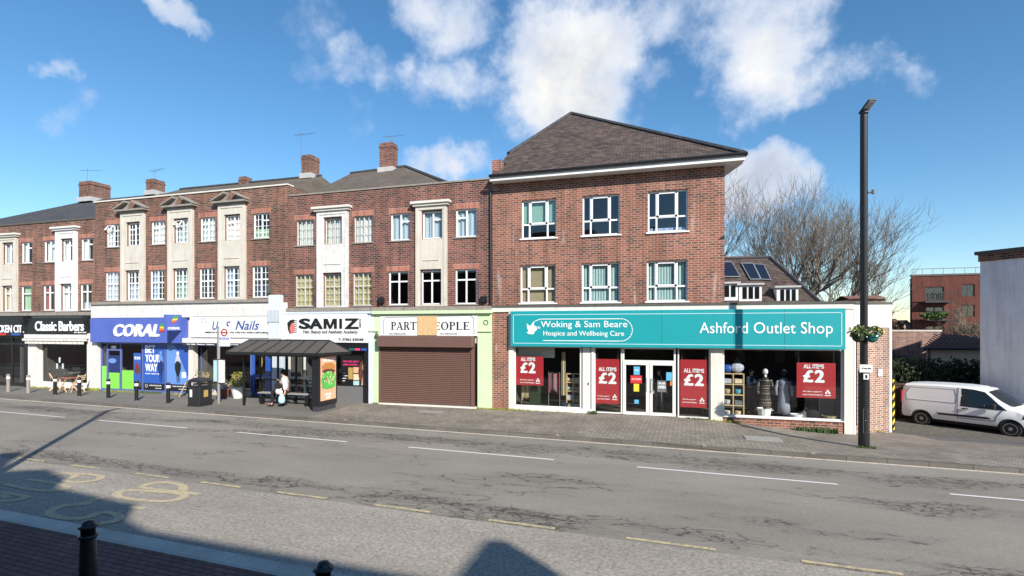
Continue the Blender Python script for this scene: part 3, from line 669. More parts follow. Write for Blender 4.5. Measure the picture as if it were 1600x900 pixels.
# ================= building 2 (betting shop and nail bar)
XL2, XR2 = XR1+.004, fx(451)
b2 = thing('terrace_building', 'taller brown brick terrace with three broken pediments above the blue betting shop and nail bar', 'building', ((XL2+XR2)/2, 0, 0))
up2 = regular(px_rects([(168, 188, 352, 387), (201, 222, 349, 385), (238, 259, 346, 383), (274, 298, 343, 380), (314, 338, 339, 377), (354, 378, 336, 374), (397, 422, 333, 372)]))
lo2 = regular(px_rects([(166, 187, 426, 469), (200, 221, 424, 469), (236, 258, 422, 468), (273, 297, 420, 468), (313, 336, 419, 466), (353, 377, 417, 466), (395, 421, 416, 465)]))
w = MB(); wall_open(w, XL2, XR2, 4.7, 10.36, up2+lo2, -.06); outer(w, XL2, XR2, 0, 10.36)
w.quad((XL2, -.06, 4.2), (XL2, -.06, 10.36), (XL2, .28, 10.36), (XL2, .28, 4.2)); w.quad((XR2, -.06, 4.2), (XR2, .28, 4.2), (XR2, .28, 10.36), (XR2, -.06, 10.36)); w.build('wall', 'brick_brown', b2)
shell(b2, XL2, XR2, 0, 10.2, 5, (4.45, 7.3), (-23.5,))
B(b2, 'coping', 'cream_pale', XL2-.03, XR2+.04, -.12, .33, 10.363, 10.43)
cs = [('pair', 'net_curtain'), None, ('net', 'net_curtain'), ('net', 'blue_curtain'), ('net', 'net_curtain'), ('net', 'coat_pink'), ('low', 'green_curtain', .4)]
for i, r in enumerate(up2): window(b2, r, 'Aaaaaaa'[i] if i != 6 else 'A', cs[i], y=-.06, lintel=i in (0, 2, 4, 6), ajar=i in (0, 3))
cs = [('net', 'net_curtain'), ('low', 'net_curtain', .55), ('left', 'blue_curtain'), ('low', 'green_curtain', .8), None, ('left', 'blue_curtain'), ('low', 'navy_cloth', .4)]
for i, r in enumerate(lo2): window(b2, r, 'B', cs[i], y=-.06, lintel=i in (0, 2, 4, 6), glass='glass_blue')
for i in (1, 3, 5): pilaster(b2, up2[i], lo2[i], 'cream_stone', 9.62, 4.87, cap='ped', y=-.15)
B(b2, 'ledge', 'ledge_stone', XL2, fx(427), -.34, -.06, 4.72, 4.86)
B(b2, 'frieze', 'white_stained', XL2-.03, fx(427), -.24, -.06, 4.0, 4.715)
r = MB(); r.quad((XL2+.03, .5, 10.2), (XR2-.03, .5, 10.2), (-19.2, 5, 12.38), (XL2+.03, 5, 12.38)); r.quad((XL2+.03, 5, 12.38), (-19.2, 5, 12.38), (-19.2, 9, 10.2), (XL2+.03, 9, 10.2)); r.quad((XR2-.03, .5, 10.2), (XR2-.03, 9, 10.2), (-19.2, 5, 12.38)); r.build('roof', 'roof_mossy', b2)
chimney(b2, -38.0, -36.9, 4.4, 5.7, 12.0, 13.38, pots=0, flash=True); aerial(b2, -37.2, 4.4, 12.6, 1.6, .5); pass
chimney(b2, -32.25, -31.6, 4.6, 5.4, 12.1, 13.14, pots=0); aerial(b2, -31.5, 4.6, 12.9, .8, -.1)
chimney(b2, -24.9, -24.35, 4.7, 5.2, 12.2, 12.72, pots=0, corbel=True, flash=False)
chimney(b2, -20.26, -19.62, 4.6, 5.4, 12.2, 13.58, pots=0); aerial(b2, -20.2, 4.5, 13.0, 1.9, .1)
B(b2, 'alarm_box', 'cap_dark', fx(421), fx(425), -.17, -.065, 5.15, 5.5)
# ================= building 3 (academy and party shop)
XL3, XR3 = XR2+.004, fx(769)
b3 = thing('terrace_building', 'plum brick terrace above the academy and shuttered party shop', 'building', ((XL3+XR3)/2, 0, 0))
up3 = px_rects([(463, 490, 346, 384), (508, 535, 342, 382), (553, 582, 337, 379), (610, 641, 333, 375), (661, 691, 329, 372), (711, 746, 324, 370)])
lo3 = px_rects([(461, 489, 430, 478), (507, 534, 428, 478), (552, 580, 427, 478), (607, 638, 424, 476), (658, 690, 421, 476), (710, 746, 419, 475)])
up3, lo3 = regular(up3), regular(lo3)
w = MB(); wall_open(w, XL3, XR3, 4.3, 9.82, up3+lo3); outer(w, XL3, XR3, 0, 9.82); w.build('wall', 'brick_plum', b3)
shell(b3, XL3, XR3, 0, 9.7, 5, (4.2, 6.95), (fx(588),))
B(b3, 'coping', 'ledge_stone', XL3+.05, XR3, -.05, .33, 9.823, 9.89)
for i, r in enumerate(up3): window(b3, r, 'CCCEEe'[i], [('net', 'net_curtain'), ('net', 'net_curtain'), ('net', 'net_curtain'), ('net', 'blue_curtain'), ('net', 'blue_curtain'), ('net', 'blue_curtain')][i], frame='metal_frame' if i < 3 else 'upvc', lintel=i not in (1, 4))
for i, r in enumerate(lo3): window(b3, r, 'DDDFFF'[i], [('net', 'yellow_curtain'), ('net', 'yellow_curtain'), ('net', 'yellow_curtain'), None, None, None][i], frame='metal_frame' if i < 3 else 'upvc', lintel=i not in (1, 4), glass='glass' if i < 3 else 'glass_dark')
pilaster(b3, up3[1], lo3[1], 'white_old', 8.95, 4.42, wide=fx(543)-fx(495)); pilaster(b3, up3[4], lo3[4], 'cream_stone', 8.85, 4.42, wide=fx(699)-fx(651))
B(b3, 'ledge', 'ledge_stone', XL3, XR3, -.22, 0, 4.24, 4.40)
r = MB(); r.quad((XL3+.05, .45, 9.7), (-8.6, .45, 9.7), (-13.7, 5, 12.45), (XL3+.05, 5, 12.35)); r.quad((-8.6, .45, 9.7), (-8.6, 9, 9.7), (-13.7, 5, 12.45)); r.quad((XL3+.05, 5, 12.35), (-13.7, 5, 12.45), (-8.6, 9, 9.7), (XL3+.05, 9, 9.7)); r.build('roof', 'roof_grey', b3)
t = MB(); t.tube([(-13.7, 5, 12.47), (-8.7, .5, 9.76)], .09, 6); t.tube([(XL3+.1, 5, 12.37), (-13.7, 5, 12.47)], .09, 6); t.build('ridge_tiles', 'roof_slate', b3)
t = MB(); t.tube([(XL2+.2, 5, 12.4), (-19.2, 5, 12.4)], .09, 6); t.build('ridge_tiles', 'roof_slate', b2)
chimney(b3, -15.1, -14.3, 4.6, 5.2, 12.1, 13.76, 'brick_plum', 2); aerial(b3, -14.6, 4.9, 13.7, .55, .2)
for px, py in ((597, 470), (757, 468)):
    x, z = at(px, py); l = MB(); l.box(x-.13, x+.13, -.16, -.003, z-.12, z+.14); l.tube([(x, -.16, z), (x, -.24, z-.1)], .04, 6); l.build('floodlight', 'black_paint', b3)
# ================= building 4 (hospice shop)
XL4, XR4, XE = XR3+.012, fx(1132), fx(1333)
b4 = thing('corner_building', 'red brick three storey building with steep tiled roof above the teal outlet shop', 'building', (-2, 0, 0))
up4 = regular(px_rects([(815, 869, 313, 373), (910, 968, 304, 367), (1012, 1075, 296, 361)])); lo4 = regular(px_rects([(813, 868, 414, 473), (909, 968, 411, 472), (1010, 1075, 406, 471)]))
w = MB(); wall_open(w, XL4, XR4, 4.42, 9.6, up4+lo4); outer(w, XL4, XR4-.08, 4.42, 9.6, 2); w.quad((XR4, .28, 4.3), (XR4-3.9, 14, 4.3), (XR4-3.9, 14, 9.6), (XR4, .28, 9.6)); w.quad((XR4-3.9, 14, 0), (XL4, 14, 0), (XL4, 14, 9.6), (XR4-3.9, 14, 9.6))
w.quad((XR4, 0, 4.3), (XR4, .28, 4.3), (XR4, .28, 9.6), (XR4, 0, 9.6))
w.box(XL4, XL4+.38, -.05, 9, 9.3, 10.62); w.quad((XL4+.38, .4, 9.5), (XL4+.38, 9, 9.5), (XL4+.38, 9, 12), (XL4+.38, .4, 10.6)); w.build('wall', 'brick_red', b4)
shell(b4, XL4, XR4-.3, 4.42, 9.5, 3, (6.95,), (-3.6, -.7))
gls = ['green_curtain', None, None]
for i, r in enumerate(up4): window(b4, r, 'G', [('top', 'green_curtain', .42), None, ('low', 'pale_cloth', .12)][i], lintel=False, sill='upvc', rec=.1, glass='glass_blue')
for i, r in enumerate(lo4): window(b4, r, 'G', [('slat', 'tan_blind'), ('blind', 'teal_blind'), ('blind', 'teal_blind')][i], lintel=False, sill='upvc', rec=.1)
# roof
ez, oy, rx = 9.62, -.5, 2.92
AP = Vector((-4.73, 7.1, 15.2)); r = MB()
lx = XL4+.05; sl = (15.2-ez-.2)/7.6; Q = (lx+.1, 1.9, ez+.2+2.4*sl)
r.quad((lx, oy, ez+.2), (rx, oy, ez+.2), tuple(AP), Q); r.quad((rx, oy, ez+.2), (rx-4.2, 14.7, ez+.2), tuple(AP)); r.quad((rx-4.2, 14.7, ez+.2), (lx, 14.7, ez+.2), tuple(AP))
r.quad((lx, oy, ez+.2), Q, tuple(AP), (lx, 14.7, ez+.2)); ro = r.build('roof', 'roof_brown', b4)
t = MB(); t.tube([(rx, oy, ez+.24), tuple(AP+Vector((0, 0, .04)))], .10, 6); t.tube([Q, tuple(AP+Vector((0, 0, .04)))], .10, 6); t.build('ridge_tiles', 'roof_slate', ro)
s = MB(); s.box(lx, rx, oy, 0, ez-.02, ez); s.prismz([(XR4, .0), (rx, .0), (rx-4.2, 14.6), (XR4-4.2, 14.6)], ez-.02, ez); s.build('soffit', 'white_paint', b4)
s = MB(); s.box(lx, rx+.02, oy-.03, oy, ez-.03, ez+.17); s.prismz([(rx, oy), (rx+.03, oy), (rx-4.17, 14.6), (rx-4.2, 14.6)], ez-.03, ez+.17); s.build('fascia_board', 'white_paint', b4)
s = MB(); s.tube([(lx, oy-.09, ez+.17), (rx+.1, oy-.09, ez+.19)], .065, 8); s.tube([(rx+.08, oy-.05, ez+.18), (rx-4.1, 14.6, ez+.18)], .065, 8); s.build('gutter', 'black_paint', b4)
# ------------------------------------------------------------------ shopfronts
def glazing(b, x0, x1, z0, z1, y, mat, ms=(), ts=(), w=.07, name='shop_window', glass='glass', d=.08):
    mb = MB(); mb.box(x0, x0+w, y, y+d, z0, z1); mb.box(x1-w, x1, y, y+d, z0, z1); mb.box(x0+w, x1-w, y, y+d, z0, z0+w); mb.box(x0+w, x1-w, y, y+d, z1-w, z1)
    for m in ms: mb.box(m-w/2, m+w/2, y+.004, y+d-.004, z0+w, z1-w)
    for t, a, c in ts: mb.box(a, c, y+.008, y+d-.008, t-w/2, t+w/2)
    o = mb.build(name, mat, b); p = MB(); p.quad((x0+.02, y+d*.5, z0+.02), (x1-.02, y+d*.5, z0+.02), (x1-.02, y+d*.5, z1-.02), (x0+.02, y+d*.5, z1-.02)); p.build('pane', glass, o); return o
def pz(px, py, Y=0): return at(px, py, Y)[1]
def flat(b, name, mat, pts, y, d=.004, label=None):
    mb = MB(); mb.prism(pts, y-d, y); return mb.build(name, mat, b, label=label)
def ell(cx, cz, rx, rz, n=18, a0=0, a1=360): return [(cx+rx*math.cos(R_(a0+(a1-a0)*i/n)), cz+rz*math.sin(R_(a0+(a1-a0)*i/n))) for i in range(n)]
def ptext(b, body, r, y, mat, **k):          # r = pixel rect x0,x1,ytop,ybottom
    X0, X1, Z0, Z1 = rect(*r, Y=y); return text(body, X0, X1, Z0, Z1, y, mat, b, **k)
def ppoly(pts, y): return [at(px, py, y) for px, py in pts]
def outline(mb, pts, y, w=.03, d=.01, closed=True):
    n = len(pts)
    for i in range(n if closed else n-1):
        a, c = pts[i], pts[(i+1) % n]; mb.bar((a[0], y-d/2, a[1]), (c[0], y-d/2, c[1]), w, w if False else w, up=(0, 1, 0)) if False else mb.prism(seg(a, c, w), y-d, y)
def seg(a, c, w):
    d = Vector((c[0]-a[0], c[1]-a[1])); l = d.length or 1; n = Vector((-d.y, d.x))/l*w/2; e = d/l*w*.3
    return [(a[0]-e.x-n.x, a[1]-e.y-n.y), (c[0]+e.x-n.x, c[1]+e.y-n.y), (c[0]+e.x+n.x, c[1]+e.y+n.y), (a[0]-e.x+n.x, a[1]-e.y+n.y)]

# ---- chicken shop (far left)
xa, xb = -44, fx(46)
f = B(b1, 'fascia', 'black_sign', xa, fx(46), -.2, -.02, 2.98, 4.12)
ptext(f, 'CHICKEN CITY', (-17, 40, 508, 519.5), -.2, 'white_letter', bold=.03, spacing=.9)
B(f, 'badge', 'red', fx(3), fx(16), -.215, -.2, 3.02, 3.13); B(f, 'badge', 'poster_blue', fx(25), fx(38), -.215, -.2, 3.02, 3.13)
glazing(b1, -43.5, fx(40), .12, 2.95, .15, 'black_paint', (-41.8, fx(14), fx(-12)), ((2.5, -43.5, fx(40)),), .09)
B(b1, 'pilaster', 'black_paint', fx(40), fx(46.5), -.1, .2, 0, 3.15)
B(b1, 'stallriser', 'black_paint', -43.5, fx(40), .12, .26, 0, .12)
def redchair(x, y):
    t = thing('cafe_chair', 'red seat inside the takeaway window', 'chair', (x, y, .05)); 
    m = MB(); m.box(x-.25, x+.25, y, y+.5, .42, .5); m.build('seat', 'red', t); m = MB(); m.box(x-.25, x+.25, y+.42, y+.5, .52, 1.0); m.build('backrest', 'red', t)
    m = MB(); [m.box(x+a-.02, x+a+.02, y+c, y+c+.04, .05, .42) for a in (-.22, .22) for c in (.03, .42)]; m.build('leg_frame', 'steel', t); return t
rc = redchair(fx(34), 1.0); rc['label'] = 'bright red seat inside the takeaway window nearest the barber shop'
rc = redchair(fx(8), 1.2); rc['label'] = 'red seat deeper inside the takeaway window at far left'
# ---- barbers
xa, xb = fx(47.5), fx(146)
f = B(b1, 'fascia', 'black_sign', xa+.1, xb-.25, -.26, -.02, 3.12, 4.02)
ptext(f, 'Classic Barbers', (55, 131, 502, 517), -.26, 'white_letter', bold=.035, spacing=.9)
ptext(f, '017 8425 2129', (116, 135, 518.5, 520.5), -.26, 'white_letter', bold=.02)
for x0, x1, s in ((xa-.22, xa+.1, 1), (xb-.25, xb+.02, -1)):     # scrolled console brackets
    mb = MB(); mt = Matrix.Translation((x0, 0, 0)) @ Matrix.Rotation(R_(90), 4, 'Z')
    mb.prism([(0, 3.12), (0, 4.1), (-.42, 4.1), (-.40, 3.8), (-.3, 3.6), (-.26, 3.3), (-.12, 3.12)][::-1], 0, -(x1-x0), mt); mb.build('bracket', 'black_sign', b1)
aw = MB(); aw.box(xa+.05, xb-.1, -.34, -.02, 2.86, 3.08); aw.box(xa+.02, xb-.06, -.42, -.30, 2.72, 2.84); aw = aw.build('awning', 'white_old', b1)
mb = MB(); sheet(mb, xa+.15, xb-.2, 2.55, 2.73, -.36, 14, .012); mb.build('valance', 'cream_pale', aw)
B(b1, 'pilaster', 'white_stained', xa, fx(60), -.12, .2, 0, 3.12); B(b1, 'pilaster', 'white_stained', fx(140), XR1-.01, -.14, .2, 0, 4.14)
glazing(b1, fx(60), fx(140), .28, 2.9, .12, 'white_paint', (), (), .07)
B(b1, 'stallriser', 'white_paint', fx(60), fx(140), .06, .24, 0, .28)
# ---- betting shop
xa, xb = XL2, fx(300)
f = B(b2, 'fascia', 'coral_blue', fx(153), fx(296), -.40, -.06, 2.68, 3.97)
ptext(f, 'CORAL', (179, 249, 507, 525.5), -.40, 'white_letter', bold=.045, shear=.25, depth=.05)
def flag_logo(par, r, y):
    X0, X1, Z0, Z1 = r; W = X1-X0; H = Z1-Z0
    for i, (mt, a, c) in enumerate((('green', .68, 1.0), ('yellow', .44, .66), ('orange', .22, .42), ('red', 0, .20))):
        pts = []
        for k in range(7): t = k/6; pts.append((X0+W*(.12*(3-i)*.3+t*(1-.12*i)), Z0+H*(c-.12*math.sin(t*3.0)*.6+.10*t)))
        for k in range(6, -1, -1): t = k/6; pts.append((X0+W*(.12*(3-i)*.3+t*(.92-.12*i)), Z0+H*(a-.12*math.sin(t*3.0)*.6+.10*t)))
        flat(par, 'emblem', mt, pts, y, .03)
flag_logo(f, rect(249.5, 264, 505.5, 518.5, -.40), -.40)
# blade sign stands out from the fascia towards the road
bx = fx(293); sg = MB(); sg.box(bx-.09, bx+.09, -1.25, -.41, 3.32, 4.12); sg = sg.build('blade_sign', 'coral_blue', b2)
xf = Matrix.Translation((bx+.09, 0, 0)) @ Matrix.Rotation(R_(90), 4, 'Z')
text('CORAL', -1.18, -.52, 3.38, 3.50, 0, 'white_letter', sg, bold=.05, shear=.2, depth=.008, xf=xf)
for i, (mt, a, c) in enumerate((('green', .86, 1.0), ('yellow', .73, .84), ('orange', .62, .71), ('red', .54, .61))):
    mb = MB(); mb.prism([(-1.0+.05*(3-i)*.5, 3.3+a*.72), (-.6-.06*i, 3.34+a*.72), (-.58-.06*i, 3.34+c*.72), (-.98+.05*(3-i)*.5, 3.3+c*.72)], -.01, 0, xf); mb.build('emblem', mt, sg)
glazing(b2, fx(156), fx(296), .05, 2.66, .04, 'frame_blue', (fx(166), fx(187), fx(221), fx(257)), ((2.25, fx(166), fx(187)),), .085, 'shop_window')
B(b2, 'pilaster', 'white_stained', XL2+.01, fx(156), -.16, .2, 0, 4.0)
B(b2, 'doorstep', 'frame_blue', fx(156), fx(296), -.02, .2, 0, .05)
Y = .035
# window posters: blue panel with the slogan, racing horse and rider
for x0, x1 in ((222, 256), (258, 295)):
    q = rect(x0, x1, 540, 606); po = B(b2, 'window_poster', 'poster_blue', q[0]+.05, q[1]-.02, .05, .058, .12, 2.6)
    q2 = (q[0]+.05, q[1]-.02)
    flat(po, 'poster_band', 'black_sign', [(q2[0], .14), (q2[1], .14), (q2[1], .5), (q2[0], .5)], .05, .006)
    text('WHEN THE FUN STOPS', q2[0]+.4, q2[1]-.2, .36, .42, .044, 'white_letter', po, bold=.02, depth=.003); text('TAKE TIME', q2[0]+.8, q2[1]-.2, .22, .27, .044, 'white_letter', po, bold=.02, depth=.003)
    mb = MB(); outline(mb, ell(q2[0]+.2, .36, .08, .08, 12), .044, .03, .004); mb.build('poster_mark', 'white_letter', po)
    if x0 == 222:
        text('BET', q2[0]+.12, q2[0]+.80, 2.12, 2.52, .05, 'white_letter', po, bold=.045, depth=.006); text('YOUR', q2[0]+.12, q2[0]+1.15, 1.63, 2.03, .05, 'white_letter', po, bold=.045, depth=.006); text('WAY', q2[0]+.12, q2[0]+.95, 1.14, 1.54, .05, 'white_letter', po, bold=.045, depth=.006)
        text('IN SHOP  ONLINE  MOBILE', q2[0]+.12, q2[0]+1.2, .98, 1.04, .05, 'white_letter', po, bold=.02, depth=.004)
        c = q2[1]-.25
    else:
        flat(po, 'poster_beam', 'poster_light', [(q2[0], 2.6), (q2[0]+.5, 2.6), (q2[1]-.1, .9), (q2[1], .5), (q2[0], .5)], .05, .003)
        c = (q2[0]+q2[1])/2
        flat(po, 'poster_badge', 'white_letter', [(q2[1]-.5, .85), (q2[1]-.22, .85), (q2[1]-.22, 1.15), (q2[1]-.5, 1.15)], .045, .003)
    s = 1.0
    mt = 'poster_navy' if x0 == 222 else 'black_sign'
    hs = [(c-.06, .55), (c-.1, 1.0), (c-.2, 1.3), (c-.2, 1.55), (c-.08, 1.75), (c-.1, 1.45), (c, 1.3), (c+.1, 1.45), (c+.08, 1.75), (c+.2, 1.55), (c+.2, 1.3), (c+.1, 1.0), (c+.12, .6), (c+.05, .6), (c+.02, .95), (c-.03, .95), (c-.02, .55)]
    flat(po, 'poster_horse', mt, [(a, z) for a, z in hs], .046, .003)
    flat(po, 'poster_horse', mt, ell(c, 1.45, .11, .28, 12), .045, .003)
    flat(po, 'poster_rider', 'pale_cloth' if x0 != 222 else 'poster_light', [(c-.2, 1.6), (c-.12, 1.95), (c-.06, 2.02), (c+.06, 2.02), (c+.12, 1.95), (c+.2, 1.6), (c+.08, 1.72), (c-.08, 1.72)], .042, .003)
    flat(po, 'poster_rider', 'white_letter' if x0 != 222 else 'poster_light', ell(c, 2.12, .09, .11, 12), .042, .003)
for x0, x1, z0, z1 in ((157, 165, .1, 1.35), (168, 185, .12, 1.0), (188.5, 207, .12, 1.15)):      # lime lower film
    B(b2, 'window_film', 'lime', fx(x0)+.02, fx(x1), .06, .066, z0, z1)
po = B(b2, 'window_poster', 'poster_blue', fx(207), fx(218.5), .058, .066, .55, 2.1); text('THE HOME', fx(208), fx(217.5), 1.75, 1.9, .058, 'white_letter', po, bold=.04, depth=.003)
flat(po, 'poster_horse', 'meat', ell(fx(213), 1.2, .22, .25, 10), .058, .003); flat(po, 'poster_rider', 'deep_red', ell(fx(212), 1.42, .12, .14, 10), .054, .003)
po = B(b2, 'window_poster', 'poster_navy', fx(168), fx(185), .058, .066, 1.0, 1.95); flat(po, 'poster_horse', 'poster_light', ell(fx(174), 1.65, .3, .14, 10), .056, .003)
B(b2, 'window_notice', 'white_letter', fx(172), fx(179.5), .058, .066, 2.32, 2.47)
# ---- nail bar
f = B(b2, 'fascia', 'sign_white', fx(305.5), fx(424), -.34, -.06, 2.98, 4.02)
B(b2, 'awning_box', 'white_paint', fx(296), fx(430), -.42, -.06, 2.70, 2.93)
B(b2, 'awning_box', 'white_stained', fx(309), fx(425), -.30, -.06, 4.05, 4.52)
ptext(f, 'U', (332, 341.5, 502, 515.5), -.34, 'blue_letter', bold=.01, shear=.3); ptext(f, 'S', (352, 360, 502, 515.5), -.34, 'blue_letter', bold=.01, shear=.3); ptext(f, 'Nails', (368, 405, 501, 515.5), -.34, 'blue_letter', bold=.01, shear=.3)
ptext(f, 'AMERICAN NAIL SYSTEM  NAIL CARE FOR LADIES & GENTLEMAN', (320, 419, 518.3, 520.7), -.34, 'black_letter', bold=.02)
mb = MB(); outline(mb, [at(px, py, -.34) for px, py in ((318, 508), (314, 502), (315, 498), (319, 497), (322, 500), (321, 504), (325, 503))], -.34, .012, .006, False); mb.build('emblem', 'blue_letter', f)
st = B(b2, 'awning_valance', 'navy_cloth', fx(296), fx(385), -.40, -.36, 2.56, 2.70)
text('U.S. Nails  Manicure  Pedicure', fx(303), fx(345), 2.60, 2.66, -.40, 'white_letter', st, bold=.02); 
text('Nails & Beauty', fx(362), fx(384), 2.60, 2.66, -.40, 'white_letter', st, bold=.02)
B(b2, 'pilaster', 'cream_pale', fx(297), fx(304), -.1, .2, 0, 2.7)
glazing(b2, fx(304), fx(385), .25, 2.56, .3, 'frame_blue', (fx(306),), (), .05)
B(b2, 'stallriser', 'cream_stone', fx(304), fx(385), .26, .42, 0, .25)
d = glazing(b2, fx(387), fx(411), .06, 2.5, .3, 'door_blue', (), ((1.05, fx(387), fx(411)),), .13, 'door', 'glass_dark')
d2 = glazing(b2, fx(411.5), fx(427), .06, 2.5, .3, 'door_blue', (), ((1.0, fx(411.5), fx(427)),), .12, 'door', 'glass_blue')
text('OPEN', fx(393), fx(405), .9, .98, .27, 'white_letter', d, bold=.02); flat(d, 'door_sign', 'gold', ell(fx(400), 1.75, .1, .3, 10), .33, .01)
B(b2, 'posters_panel', 'pale_blue', fx(424), fx(441), .05, .2, 0, 2.55)
pl = MB(); pl.box(fx(427), fx(444), -.32, -.06, 2.95, 5.05); pl.box(fx(426.5), fx(445), -.36, -.33, 3.75, 4.35); pl = pl.build('party_wall_pier', 'pale_blue', b2)
mb = MB()
for i in range(9): x = fx(427.5)+i*(fx(443.5)-fx(427.5))/8; mb.box(x-.01, x+.01, -.375, -.36, 3.78, 4.32)
mb.build('louvre', 'steel', pl)
B(b2, 'sign_box', 'cream_pale', fx(428), fx(443), -.34, -.06, 2.5, 2.93)
# ---- academy
f = B(b3, 'fascia', 'sign_white', fx(443.5), fx(577), -.20, -.01, 2.78, 4.12)
for ch, a, c in (('S', 468.5, 484), ('A', 484.5, 503.5), ('I', 530.5, 534.5), ('Z', 539.5, 560)): ptext(f, ch, (a, c, 498, 513.5), -.2, 'black_letter', bold=0 if ch == 'I' else .05, depth=.02)
X0, X1, Z0, Z1 = rect(506, 526.5, 498, 513.5, -.2); W_ = X1-X0; H_ = Z1-Z0; mb = MB()
for q, dd in (([(0, 0), (.21, 0), (.21, 1), (0, 1)], 0), ([(.79, 0), (1, 0), (1, 1), (.79, 1)], 0), ([(.05, 1), (.30, 1), (.58, 0), (.42, 0)], .001), ([(.70, 1), (.95, 1), (.58, 0), (.42, 0)], .002)): mb.prism([(X0+a*W_, Z0+b*H_) for a, b in q], -.22-dd, -.2)
mb.build('lettering', 'black_letter', f)
ptext(f, 'Hair, Beauty and Aesthetic Academy', (474, 559, 516, 522.5), -.2, 'black_letter', bold=.012)
ptext(f, 'T: 07863 838388', (529, 568, 528.5, 532.5), -.2, 'black_letter', bold=.02)
ptext(f, '57 Church Road', (448, 468, 530, 532), -.2, 'black_letter', bold=.01)
ax_, az_ = at(561, 498, -.2); text('ACADEMY', 0, .42, .02, .10, 0, 'black_letter', f, bold=.02, xf=Matrix.Translation((ax_, -.2, az_)) @ Matrix.Rotation(R_(90), 4, 'Y'))
def pf(par, mat, pts, y, d=.006, nm='emblem'): return flat(par, nm, mat, ppoly(pts, y), y, d)
e5 = lambda l: [(290+a/4.735, 470+b/4.735) for a, b in l]
pf(f, 'black_letter', e5([(752, 165), (775, 142), (800, 138), (815, 150), (795, 150), (812, 165), (795, 160), (800, 200), (790, 240), (770, 243), (758, 215)]), -.2)
pf(f, 'coral_cloth', e5([(790, 160), (805, 180), (808, 205), (800, 235), (785, 243), (772, 225), (770, 200), (780, 175)]), -.207)
mb = MB()
for k in range(7):
    a, c = at(*e5([(795, 150+k*14)])[0], -.2), at(*e5([(822, 146+k*14)])[0], -.2); mb.prism(seg(a, c, .03), -.212, -.2)
mb.build('emblem', 'black_letter', f)
B(b3, 'cornice', 'pale_blue', fx(442), fx(585), -.22, -.005, 4.125, 4.225)
glazing(b3, fx(446), fx(571), .72, 2.76, .18, 'black_paint', (fx(473), fx(496), fx(530)), ((2.45, fx(446), fx(571)),), .07)
B(b3, 'stallriser', 'grey_paint', fx(496), fx(571), .14, .3, 0, .72)
glazing(b3, fx(446), fx(495), .05, .70, .18, 'metal_frame', (fx(473),), (), .08, 'door')
mb = MB(); [mb.box(fx(a)-.05, fx(a)+.05, .12, .17, .1, 2.45) for a in (449, 473, 494)]; [mb.box(fx(449)+.06, fx(494)-.06, .125, .165, z, z+.09) for z in (1.0, 2.36)]; mb.build('door_frame', 'cream_pale', b3)
B(b3, 'pilaster', 'black_paint', fx(571), fx(577), -.1, .2, 0, 2.78); B(b3, 'fascia_lower', 'black_sign', fx(529), fx(577), -.12, .1, 2.4, 2.77)
for px, c in ((552, 'teal_dark'), (561, 'pink_sign'), (571, 'poster_blue')): B(b3, 'sign_panel', c, fx(px-4), fx(px+4), -.13, -.12, 2.42, 2.52)
po = B(b3, 'window_poster', 'black_sign', fx(531), fx(573), .165, .175, .75, 2.35)
text('HAIR, NAILS, BEAUTY', fx(533), fx(558), 1.83, 1.93, .165, 'pink_sign', po, bold=.03, depth=.004); text('LASER & ACADEMY', fx(533), fx(556), 1.69, 1.78, .165, 'pink_sign', po, bold=.03, depth=.004)
for a, c, d, e, m in ((541, 548, 1.05, 1.6, 'gold'), (549, 558, 1.35, 1.62, 'peach'), (549, 558, 1.02, 1.3, 'beige'), (549, 558, .78, .98, 'teal_cloth')): flat(po, 'poster_picture', m, [(fx(a), d), (fx(c), d), (fx(c), e), (fx(a), e)], .165)
flat(po, 'poster_picture', 'meat', ell(fx(565), 1.4, .28, .55, 14), .165); flat(po, 'poster_picture', 'skin', ell(fx(566.5), 1.62, .13, .19, 12), .16); flat(po, 'poster_picture', 'skin', [(fx(561), .78), (fx(571), .78), (fx(570), 1.35), (fx(566), 1.45), (fx(563), 1.1)], .16)
for k in range(4): B(po, 'poster_text_line', 'white_letter', fx(532), fx(532+4+2*(k % 3)), .158, .165, .95+k*.12, .98+k*.12)
# ---- party shop
G_ = 'pale_green'
B(b3, 'cornice', G_, fx(585.5), fx(770.5), -.26, -.005, 4.09, 4.232)
B(b3, 'surround', G_, fx(586), fx(769), -.10, -.006, 3.10, 4.085)
B(b3, 'pilaster', 'pale_blue', fx(578), fx(586), -.12, .15, 0, 4.12); B(b3, 'pilaster', G_, fx(586.3), fx(595), -.11, .15, 0, 3.1); B(b3, 'pilaster', G_, fx(747.5), fx(769), -.11, .15, 0, 3.1)
mb = MB(); mb.box(fx(749), fx(770), -.17, -.11, 3.30, 3.36); mb.box(fx(578), fx(594), -.17, -.12, 3.30, 3.36); mb.build('moulding', G_, b3)
f = B(b3, 'fascia', 'sign_white', fx(596), fx(747), -.13, -.10, 3.12, 4.02)
X0, X1, Z0, Z1 = rect(611, 653, 503, 516, -.13); serif_text('PARTY', X0, X1+.28, Z0+.02, Z1, -.13, 'black_letter', f)
X0, X1, Z0, Z1 = rect(671, 735, 503, 516, -.13); serif_text('PEOPLE', X0-.1, X1, Z0+.02, Z1, -.13, 'black_letter', f)
mb = MB(); outline(mb, [at(px, py, -.13) for px, py in ((599, 522), (599, 500.5), (603, 496), (736, 493), (740, 497.5), (741, 522))], -.13, .022, .008, False); mb.build('border_line', 'grey_paint', f)
for a in (620, 700): ptext(f, 'FANCY DRESS BALLOONS', (a-12, a+14, 520.5, 522.5), -.13, 'grey_paint', bold=.01)
B(b3, 'board_patch', 'osb', fx(655), fx(685), -.165, -.135, 3.14, 3.98)
